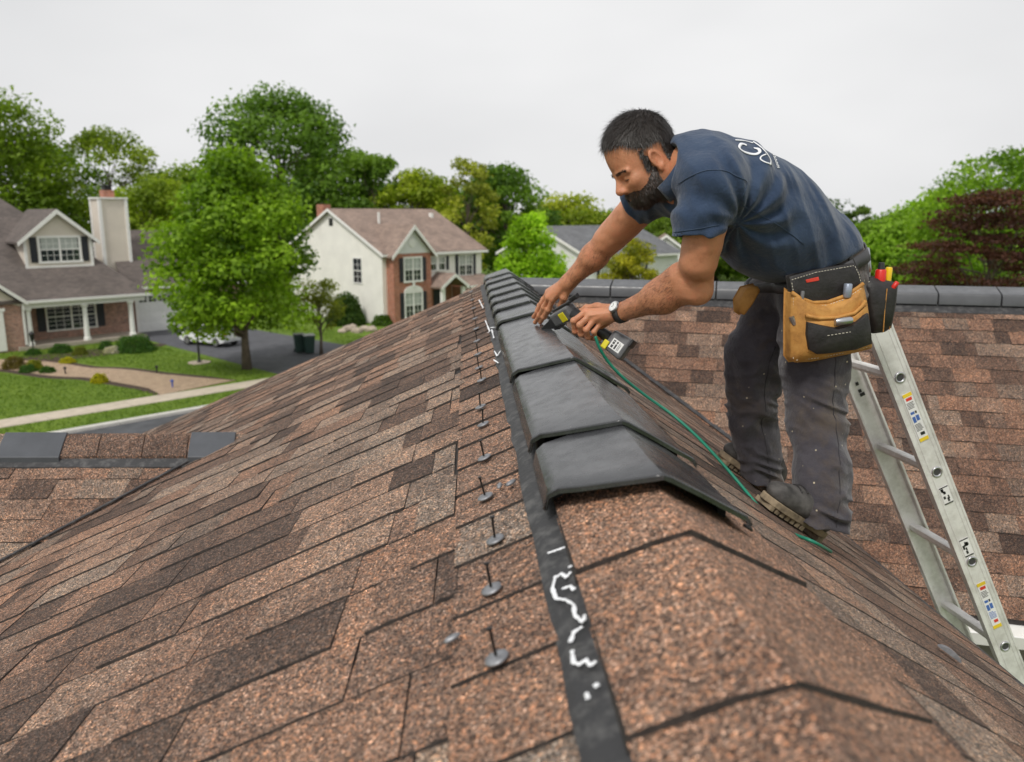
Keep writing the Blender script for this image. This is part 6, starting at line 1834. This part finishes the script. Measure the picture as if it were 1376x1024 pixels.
ep = []; 
for s_ in (1, -1):
    for k in range(60):
        t = k / 60; ep.append(A3(hp(.1085 - .0085 * t, -.0062 - .002 * math.sin(t * 3.1), s_ * (.023 + .026 * t))))
ep = np.array(ep); ep, _en = snap(ep)
for k_ in (0, 1):
    m_ = MB(); m_.tube([MI @ Vector(q) for q in ep[k_ * 60:k_ * 60 + 60:4]], .0012, 5); m_.build('eyelash', M_HAIRB, man)

# fine dark hairs on both forearms
N2a, N3a = normals_of(V2, F2_), normals_of(V3, F3_)
for VV, NN, e_, w_, k_ in ((V2, N2a, elN, wrN, 2600), (V3, N3a, elF, wrF, 1500)):
    ax_ = A3((w_ - e_)); t_ = ((VV - A3(e_)) @ ax_) / (ax_ @ ax_); ids = np.where((t_ > .1) & (t_ < .98))[0]; ii = rg.choice(ids, k_)
    hairs('arm_hair', VV[ii], NN[ii], np.tile(ax_ / np.linalg.norm(ax_) - np.array([0, 0, .5]), (k_, 1)), rg.uniform(.008, .015, k_), np.full(k_, .00028), np.tile(np.array((.045, .024, .015)), (k_, 1)), man, curl=.12)
# ---------------- boots
def boot(heel_px, yaw):
    o = on_right(*heel_px, lift=.018)
    fwd = -ru; fwd = (Quaternion(NR, yaw) @ fwd).normalized(); lat = NR.cross(fwd).normalized()
    KB = 1.03
    B = lambda f, s_, n_: o + (fwd * f + lat * s_ + NR * n_) * KB
    B1 = lambda f, s_, n_: o + fwd * f + lat * s_ + NR * n_
    AX = (fwd, lat, NR)
    def fld(P):
        P = A3(o) + (P - A3(o)) / KB; B = B1
        d = su([ell(P, B(.205, 0, .045), AX, (.075, .046, .040)), ell(P, B(.13, 0, .055), AX, (.085, .042, .045)), ell(P, B(.035, 0, .055), AX, (.050, .038, .055)), cone(P, B(.14, 0, .065), B(.06, 0, .08), .034, .040), cone(P, B(.05, 0, .06), B(.06, 0, .06) + EZ * .075, .042, .038)], .03)
        d = d + .003 * vnoise(P * 34) * 1.0
        return smax(d, -((P - A3(B(0, 0, .026))) @ A3(NR)), .004) * KB
    lo_, hi_ = bounds([B(-.02, -.05, .0), B(.29, .05, .1), B(.29, -.05, 0), B(-.02, .05, .2), B(.05, 0, .24), B(.05, 0, .06) + EZ * .2], .05)
    V, F = polygonise(fld, lo_, hi_, .0042)
    bo = put('boot', V, F, M_SHOE, 1)
    # sole: outline extruded, with a heel block
    def outline(s_): return [(-.012, 0), (-.006, .026), (.03, .037), (.09, .034), (.15, .043), (.21, .049), (.255, .038), (.278, .012), (.278, -.012), (.255, -.038), (.21, -.047), (.15, -.041), (.09, -.033), (.03, -.036), (-.006, -.026)]
    m_ = MB(); ol = outline(1); m_.prism([MI @ B(a, b, .006) for a, b in ol], NR * .022); m_.build('sole', M_SOLE, bo, bevel=.003)
    m_ = MB(); m_.prism([MI @ B(a, b * .97, -.014) for a, b in ol if a < .075] + [], NR * .0205); m_.build('heel_block', M_SOLE, bo, bevel=.003)
    m_ = MB()
    for k in range(7):
        f0 = .105 + k * .024; m_.box(0, 0, 0, 0, 0, 0) if False else None
        m_.prism([MI @ B(f0, -.038, -.008), MI @ B(f0 + .014, -.038, -.008), MI @ B(f0 + .014, .038, -.008), MI @ B(f0, .038, -.008)], NR * .0145)
    m_.build('tread', M_SOLE, bo)
    tb_ = bvh_of(bo)
    for k in range(5):
        a = B(.120 + .018 * k, -.035, .105 - .008 * k); b = B(.120 + .018 * k, .035, .105 - .008 * k)
        pts = [a.lerp(b, t / 8) + NR * .03 for t in range(9)]
        thread(tb_, pts, M_THREAD if k % 5 == 9 else M_BLEA, bo, 'lace', .0028, .001)
    thread(tb_, [B(.27 - .01 * k, -.05, .03) for k in range(28)], M_BLEA, bo, 'welt', .0022, .001)
    return bo
boot((1093, 726), .30); boot((1030, 664), .24)

# ================================================================== wrist watch
wt = empty('wrist_watch', wrN); tag(wt, 'round silver watch with white dial and black strap on the near wrist', 'watch')
WI = Matrix.Translation(-wrN); ad = (U(829, 421, 2.68) - elN).normalized()
wc = wrN.lerp(U(829, 421, 2.68), .15)
face_n = (Vector((-.05, -.85, .62)) - ad * Vector((-.05, -.85, .62)).dot(ad)).normalized(); wsd = ad.cross(face_n).normalized()
m_ = MB(); K = 28
for k in range(K):
    a = 2 * math.pi * k / K; d = face_n * math.cos(a) * .0300 + wsd * math.sin(a) * .0335
    for s_ in (-1, 1): m_.v.append(tuple(WI @ (wc + d + ad * .0115 * s_)))
for k in range(K): a = 2 * k; b = 2 * ((k + 1) % K); m_.f.append((a, b, b + 1, a + 1)); m_.m.append(0)
o = m_.build('strap', M_BLEA, wt, smooth=True); so = o.modifiers.new('s', 'SOLIDIFY'); so.thickness = .004; so.offset = 1
FM = WI @ frame_of(wc + face_n * .030, ad, wsd, face_n)
m_ = MB(); m_.lathe([(.0, .0), (.0185, .0), (.0205, .003), (.0205, .008), (.0185, .0105), (.0168, .0095), (.0, .0090)], 30, M=FM); autosmooth(m_.build('case', M_RIM, wt), 40)
m_ = MB(); m_.lathe([(.0, .0092), (.0165, .0092), (.0165, .0098), (.0, .0098)], 28, M=FM); m_.build('dial', M_WHITE, wt)
m_ = MB(); m_.box(-.0006, .0006, 0, .011, .0099, .0104, M=FM); m_.box(0, .008, -.0006, .0006, .0099, .0104, M=FM)
for k in range(12):
    R_ = FM @ Matrix.Rotation(k * math.pi / 6, 4, 'Z'); m_.box(.0135, .0155, -.0005, .0005, .0099, .0103, M=R_)
m_.build('hands_and_marks', M_INK, wt)

# ================================================================== the power tool
M_TOOL = plain('tool_grey_plastic', (.13, .13, .135), .42, var=.2, scale=30, bump=.15, bscale=300); M_TOOLD = plain('tool_black_plastic', (.022, .022, .024), .45); M_TOOLY = plain('tool_yellow', (.72, .62, .02), .45)
tip = U(728, 442, 2.99); bodyc = U(768, 421, 2.84); hA = U(776, 424, 2.80); hB = U(822, 456, 2.73)
tool = empty('power_tool', tip); tag(tool, 'grey and yellow cordless tool in the man hand, its nose on the ridge vent', 'power tool')
TI = Matrix.Translation(-tip)
ax = (bodyc - tip).normalized(); hd = (hB - hA).normalized(); lt = ax.cross(hd).normalized(); upv = lt.cross(ax).normalized()
if upv.z < 0: upv = -upv
lt = ax.cross(upv).normalized()
def tb_box(name, o, a0, a1, u0, u1, w0, w1, mat, tp=1.0, bev=.004, axes=None, parent=None):
    A_, U_, W_ = axes or (ax, upv, lt); vs = []
    for a, k in ((a0, tp), (a1, 1.0)):
        for u, w_ in ((u0, w0), (u1, w0), (u1, w1), (u0, w1)): vs.append(TI @ (o + A_ * a + U_ * u * k + W_ * w_ * k))
    m_ = MB(); m_.add(vs, [(0, 1, 2, 3), (7, 6, 5, 4), (0, 4, 5, 1), (1, 5, 6, 2), (2, 6, 7, 3), (3, 7, 4, 0)]); return m_.build(name, mat, parent or tool, bevel=bev)
bl = (bodyc - tip).length
tb_box('nose', tip, .0, bl * .50, -.022, .020, -.017, .017, M_TOOLD, .18, .003)
tb_box('nose_clamp', tip, bl * .40, bl * .58, -.030, .024, -.020, .020, M_TOOLD, .8, .004)
tb_box('housing', tip, bl * .52, bl * 1.08, -.020, .034, -.024, .024, M_TOOL, .9, .008)
tb_box('housing_stripe', tip, bl * .80, bl * .96, -.012, .022, -.0265, .0265, M_TOOLY, 1, .002)
tb_box('top_lever', tip + upv * .034, bl * .62, bl * 1.25, .0, .010, -.009, .009, M_TOOLD, .8, .003)
tb_box('lever_tip', tip + upv * .040, bl * 1.18, bl * 1.42, -.004, .014, -.010, .010, M_TOOLD, .8, .004)
hl_ = (hB - hA).length
hax = (hd, lt.cross(hd).normalized(), lt)
m_ = MB(); m_.tube([TI @ (hA - hd * .02), TI @ (hA + hd * hl_ * .4), TI @ (hA + hd * hl_)], [.021, .018, .020], 14); m_.build('handle', M_TOOLD, tool, smooth=True)
bx_ = hB + hd * .004
bn = hd; b2 = Vector((bn.z, 0, -bn.x)); b2 = (b2 - bn * b2.dot(bn)).normalized(); b2 = b2 if b2.x > 0 else -b2
b3 = bn.cross(b2).normalized()
bat = tb_box('battery', bx_, -.012, .066, -.044, .040, -.030, .030, M_TOOL, .86, .012, (bn, b2, b3))
tb_box('battery_foot', bx_, .060, .069, .012, .041, -.031, .031, M_TOOLD, 1, .003, (bn, b2, b3), bat)
tb_box('yellow_clip', bx_, -.016, .004, -.040, -.010, -.032, .032, M_TOOLY, 1, .003, (bn, b2, b3))
sgn = -1 if b3.y > 0 else 1
lab = tb_box('label', bx_, .008, .050, -.026, .010, sgn * .0302, sgn * .0312, M_WHITE, 1, 0, (bn, b2, b3), bat)
for k, (p0, p1, q0, q1) in enumerate(((.013, .021, -.022, -.012), (.013, .021, -.009, -.001), (.013, .021, .001, .006), (.026, .032, -.022, -.004), (.026, .032, -.001, .006), (.037, .0385, -.022, .006), (.0415, .043, -.022, .002))):
    tb_box('label_print', bx_, p0, p1, q0, q1, sgn * .0313, sgn * .0317, M_INK, 1, 0, (bn, b2, b3), bat)

# green hose from the tool down to the boots
M_HOSE = plain('green_hose', (.012, .20, .125), .4, var=.15)
hpx = [(800, 452, 2.69), (806, 468, 2.69), (818, 487, 2.70), (838, 508, 2.70), (868, 532, 2.70), (903, 557, 2.66), (936, 586, 2.58), (968, 620, 2.48), (998, 655, 2.39), (1024, 686, 2.31), (1052, 711, 2.26), (1084, 733, 2.24), (1112, 747, 2.235)]
hp_ = [U(*q) for q in hpx]; hp_[-1] = on_right(1112, 747, .016); hp_[-2] = on_right(1086, 735, .02)
sm = []
for i in range(len(hp_) - 1):
    p0, p1, p2, p3 = hp_[max(i - 1, 0)], hp_[i], hp_[i + 1], hp_[min(i + 2, len(hp_) - 1)]
    for k in range(6):
        t = k / 6; sm.append(.5 * ((2 * p1) + (p2 - p0) * t + (2 * p0 - 5 * p1 + 4 * p2 - p3) * t * t + (3 * p1 - p0 - 3 * p2 + p3) * t ** 3))
sm.append(hp_[-1]); m_ = MB(); m_.tube(sm, .0052, 8); o = m_.build('green_hose', M_HOSE, None, smooth=True)
tag(o, 'thin green hose running from the power tool past the boots', 'hose')

# ================================================================== tool belt
belt = empty('tool_belt', U(1105, 352, 2.65)); tag(belt, 'tan and black leather tool belt with pouches on the man hips', 'tool belt')
BI = Matrix.Translation(-belt.location)
ba = img_axes(150, -70)[0]; bnrm = Vector(hem_n)
bc_ = Vector(hem_p) - bnrm * .020; bc_ = U(1106, 355, 2.645)
m_ = MB(); K = 60
tb2 = bvh_of(trousers)
ring = []
for k in range(K):
    a = 2 * math.pi * k / K; d = (ba * math.cos(a) + EY * math.sin(a)).normalized()
    h = tb2.ray_cast(MI @ (bc_ + d * .5), -d); base_p = (h[0] + Vector(OFF)) if h[0] is not None else bc_ + d * .15
    ring.append((base_p, d))
for p, d in ring:
    for s_ in (-1, 1): m_.v.append(tuple(BI @ (p + d * .004 + bnrm * .019 * s_)))
for k in range(K): a = 2 * k; b = 2 * ((k + 1) % K); m_.f.append((a, b, b + 1, a + 1)); m_.m.append(0)
o = m_.build('belt_strap', M_BELT, belt, smooth=True); so = o.modifiers.new('s', 'SOLIDIFY'); so.thickness = .005; so.offset = 1
def plate(name, pxs, Y, thick, mat, parent, bev=.004, bulge=0.0, tilt=0.0):
    """leather piece cut to an outline, thick towards the back, bulging to the front"""
    pts = [U(x, y, Y + tilt * (x - 1115) / 1000) for x, y in pxs]; n_ = len(pts)
    c = sum(pts, Vector()) / n_
    m_ = MB(); vs = [p for p in pts] + [p + EY * thick for p in pts]
    inner = [c + (p - c) * .72 - EY * bulge for p in pts]
    mid = c - EY * bulge * 1.15
    vs = vs + inner + [mid]
    fs = [(i, n_ + i, n_ + (i + 1) % n_, (i + 1) % n_) for i in range(n_)]
    fs += [(i, (i + 1) % n_, 2 * n_ + (i + 1) % n_, 2 * n_ + i) for i in range(n_)]
    fs += [(2 * n_ + i, 2 * n_ + (i + 1) % n_, 3 * n_) for i in range(n_)]
    fs.append(tuple(range(n_, 2 * n_)))
    m_.add([BI @ v for v in vs], fs)
    o = m_.build(name, mat, parent, smooth=True); b_ = o.modifiers.new('b', 'BEVEL'); b_.width = bev; b_.segments = 2; b_.limit_method = 'ANGLE'; b_.angle_limit = R(50)
    return o
def stitch(pxs, Y, parent, step=4.0, mat=None, tilt=0.0, r_=.0011):
    for i in range(len(pxs) - 1):
        (x0, y0), (x1, y1) = pxs[i], pxs[i + 1]; L = math.hypot(x1 - x0, y1 - y0); k = 0; m_ = stitch.mb
        while k * step < L:
            a, b = k * step / L, min(1, (k + .55) * step / L)
            m_.tube([BI @ U(x0 + (x1 - x0) * a, y0 + (y1 - y0) * a, Y + tilt * (x0 - 1115) / 1000), BI @ U(x0 + (x1 - x0) * b, y0 + (y1 - y0) * b, Y + tilt * (x0 - 1115) / 1000)], r_, 4); k += 1
YP = 2.445; TL = .25
pouch = plate('pouch_back', [(1060, 372), (1095, 362), (1130, 356), (1148, 353), (1156, 366), (1163, 400), (1150, 412), (1100, 418), (1066, 408)], YP, .02, M_BLEA, belt, .003, .006, TL)
loop = plate('belt_loop', [(1135, 335), (1141, 334), (1153, 360), (1146, 362)], YP + .012, .012, M_BLEA, belt, .002, .002, TL)
tan = plate('pouch_front', [(1063, 392), (1075, 400), (1092, 406), (1112, 405), (1135, 397), (1154, 384), (1160, 380), (1166, 410), (1171, 452), (1172, 468), (1150, 474), (1120, 480), (1090, 486), (1068, 488), (1062, 480), (1062, 430)], YP - .012, .045, M_LEATH, belt, .005, .030, TL)
rim = MB(); rim.tube([BI @ U(x, y, YP - .018 + TL * (x - 1115) / 1000) for x, y in ((1064, 393), (1075, 401), (1092, 407), (1112, 406), (1135, 398), (1154, 386), (1160, 381))], .0062, 8); rim.build('pouch_rim', M_LEATH, tan, smooth=True)
pk = plate('pocket', [(1084, 432), (1100, 428), (1125, 427), (1150, 421), (1166, 408), (1171, 450), (1172, 465), (1140, 474), (1100, 478), (1084, 474), (1082, 450)], YP - .044, .03, M_LEATH, belt, .004, .012, TL)
rim = MB(); rim.tube([BI @ U(x, y, YP - .050 + TL * (x - 1115) / 1000) for x, y in ((1083, 424), (1100, 428), (1125, 427), (1148, 421), (1158, 412), (1163, 404))], .0058, 8); rim.build('pocket_rim', M_LEATH, pk, smooth=True)
bk = plate('black_pocket', [(1086, 433), (1105, 437), (1122, 440), (1132, 437), (1150, 432), (1160, 424), (1167, 421), (1170, 440), (1172, 462), (1150, 470), (1115, 475), (1098, 476), (1088, 470), (1085, 450)], YP - .060, .02, M_BLEA, belt, .004, .014, TL)
stitch.mb = MB()
stitch([(1064, 376), (1096, 366), (1130, 360), (1147, 357)], YP - .0075, pouch, tilt=TL); stitch([(1149, 358), (1154, 368), (1158, 384)], YP - .0065, pouch, tilt=TL); stitch([(1064, 380), (1066, 392)], YP - .0065, pouch, tilt=TL)
stitch.mb.build('stitching', M_THREAD, pouch)
stitch.mb = MB(); stitch([(1066, 400), (1066, 440), (1066, 482)], YP - .0165, tan, tilt=TL); stitch([(1070, 484), (1100, 481), (1140, 473), (1168, 466)], YP - .018, tan, tilt=TL); stitch([(1075, 405), (1092, 411), (1112, 410), (1135, 402), (1157, 388)], YP - .024, tan, tilt=TL)
stitch.mb.build('stitching', M_THREAD, tan)
stitch.mb = MB(); stitch([(1112, 451), (1143, 446)], YP - .077, bk, 5, tilt=TL); stitch.mb.build('stitching', M_THREAD, bk)
plate('red_tag', [(1083, 376), (1100, 372), (1101, 377), (1084, 380)], YP - .0085, .003, M_REDS, pouch, .0005, .0, TL)
# second pouch round the back of the hip
p2 = plate('side_pouch', [(1158, 378), (1168, 372), (1188, 376), (1207, 380), (1204, 410), (1198, 440), (1188, 447), (1172, 449), (1164, 430), (1160, 400)], YP + .075, .05, M_BLEA, belt, .006, .022, 0)
pp = MB(); pp.tube([BI @ U(x, y, YP + .052) for x, y in ((1192, 388), (1189, 415), (1187, 446))], .0018, 5); pp.tube([BI @ U(x, y, YP + .068) for x, y in ((1204, 386), (1201, 415), (1195, 443))], .0018, 5); pp.build('orange_piping', M_LEATH, p2)
stitch.mb = MB(); stitch([(1160, 381), (1170, 378), (1188, 381), (1205, 384)], YP + .066, p2, 3.5); stitch.mb.build('stitching', M_THREAD, p2)
plate('far_pouch', [(993, 404), (1002, 388), (1018, 384), (1022, 390), (1012, 408), (1000, 424), (994, 420)], 2.60, .05, M_LEATH, belt, .004, .01, 0)

# tools that sit in the pouches
def rod(name, label, a, b, ra, mat, Ya, Yb, cat='tool', extra=None, n=14, prof=None):
    A_, B_ = U(a[0], a[1], Ya), U(b[0], b[1], Yb); o = empty(name, A_); tag(o, label, cat); I_ = Matrix.Translation(-A_); d = B_ - A_
    prof = prof or [(0, .8), (.06, 1), (.9, 1), (1, .75)]
    m_ = MB(); m_.tube([I_ @ (A_ + d * t) for t, _ in prof], [ra * k for _, k in prof], n); m_.build('grip', mat, o, smooth=False); autosmooth(o.children[0], 50)
    if extra: extra(o, I_, A_, d)
    return o
M_RED = plain('red_handle', (.62, .02, .012), .35, var=.08); M_YELH = plain('yellow_handle', (.78, .52, .01), .35, var=.08); M_STEEL = plain('tool_steel', (.45, .46, .48), .3, .9)
def black_top(o, I_, A_, d):
    m_ = MB(); m_.tube([I_ @ (A_ - d * .30), I_ @ (A_ + d * .02)], [.009, .011], 12); m_.build('end_cap', M_TOOLD, o)
rod('red_handled_knife', 'red handled tool with black end standing in the black side pouch', (1184, 362), (1181, 392), .0165, M_RED, YP + .085, YP + .085, extra=black_top)
rod('yellow_handled_screwdriver', 'yellow handled tool standing right of the red one', (1195, 359), (1191, 392), .0105, M_YELH, YP + .10, YP + .10)
def jaws(o, I_, A_, d):
    m_ = MB(); s_ = Vector((.006, 0, 0)); m_.tube([I_ @ (A_ + d * 1.0), I_ @ (A_ + d * 1.25)], [.006, .004], 6); m_.build('tip', M_STEEL, o)
rod('chrome_pliers', 'chrome tool sticking up behind the man hip pocket', (1164, 333), (1167, 366), .010, M_STEEL, YP + .13, YP + .12, extra=jaws)
rod('small_red_cap_tool', 'small metal tool with red cap at the outer edge of the side pouch', (1206, 379), (1199, 388), .0075, M_RED, YP + .06, YP + .06)
rod('marker_pen', 'dark grey pen clipped on the left of the tan pouch', (1079, 391), (1076, 415), .0058, M_TOOL, YP - .028, YP - .028)
def wire(o, I_, A_, d):
    m_ = MB(); m_.tube([I_ @ (A_ - d * .8), I_ @ (A_ + d * .05)], [.002, .0025], 6); m_.build('shaft', M_STEEL, o)
    m_ = MB(); m_.tube([I_ @ (A_ - d * 1.35), I_ @ (A_ - d * .75)], [.009, .006], 8); m_.build('jaw', M_STEEL, o)
rod('small_screwdriver', 'thin screwdriver with dark handle hanging down the left of the tan pouch', (1073, 450), (1080, 468), .0062, M_TOOLD, YP - .03, YP - .03, extra=wire)
def blade(o, I_, A_, d): pass
rod('tape_measure', 'grey rounded tape case peeking out of the black front pocket', (1122, 433), (1145, 430), .0115, M_STEEL, YP - .072, YP - .072)
rod('folding_rule', 'pale blue grey tool end in the top of the tan pouch', (1140, 381), (1138, 400), .0125, plain('bluish_metal', (.30, .34, .42), .4, .4), YP - .02, YP - .02)
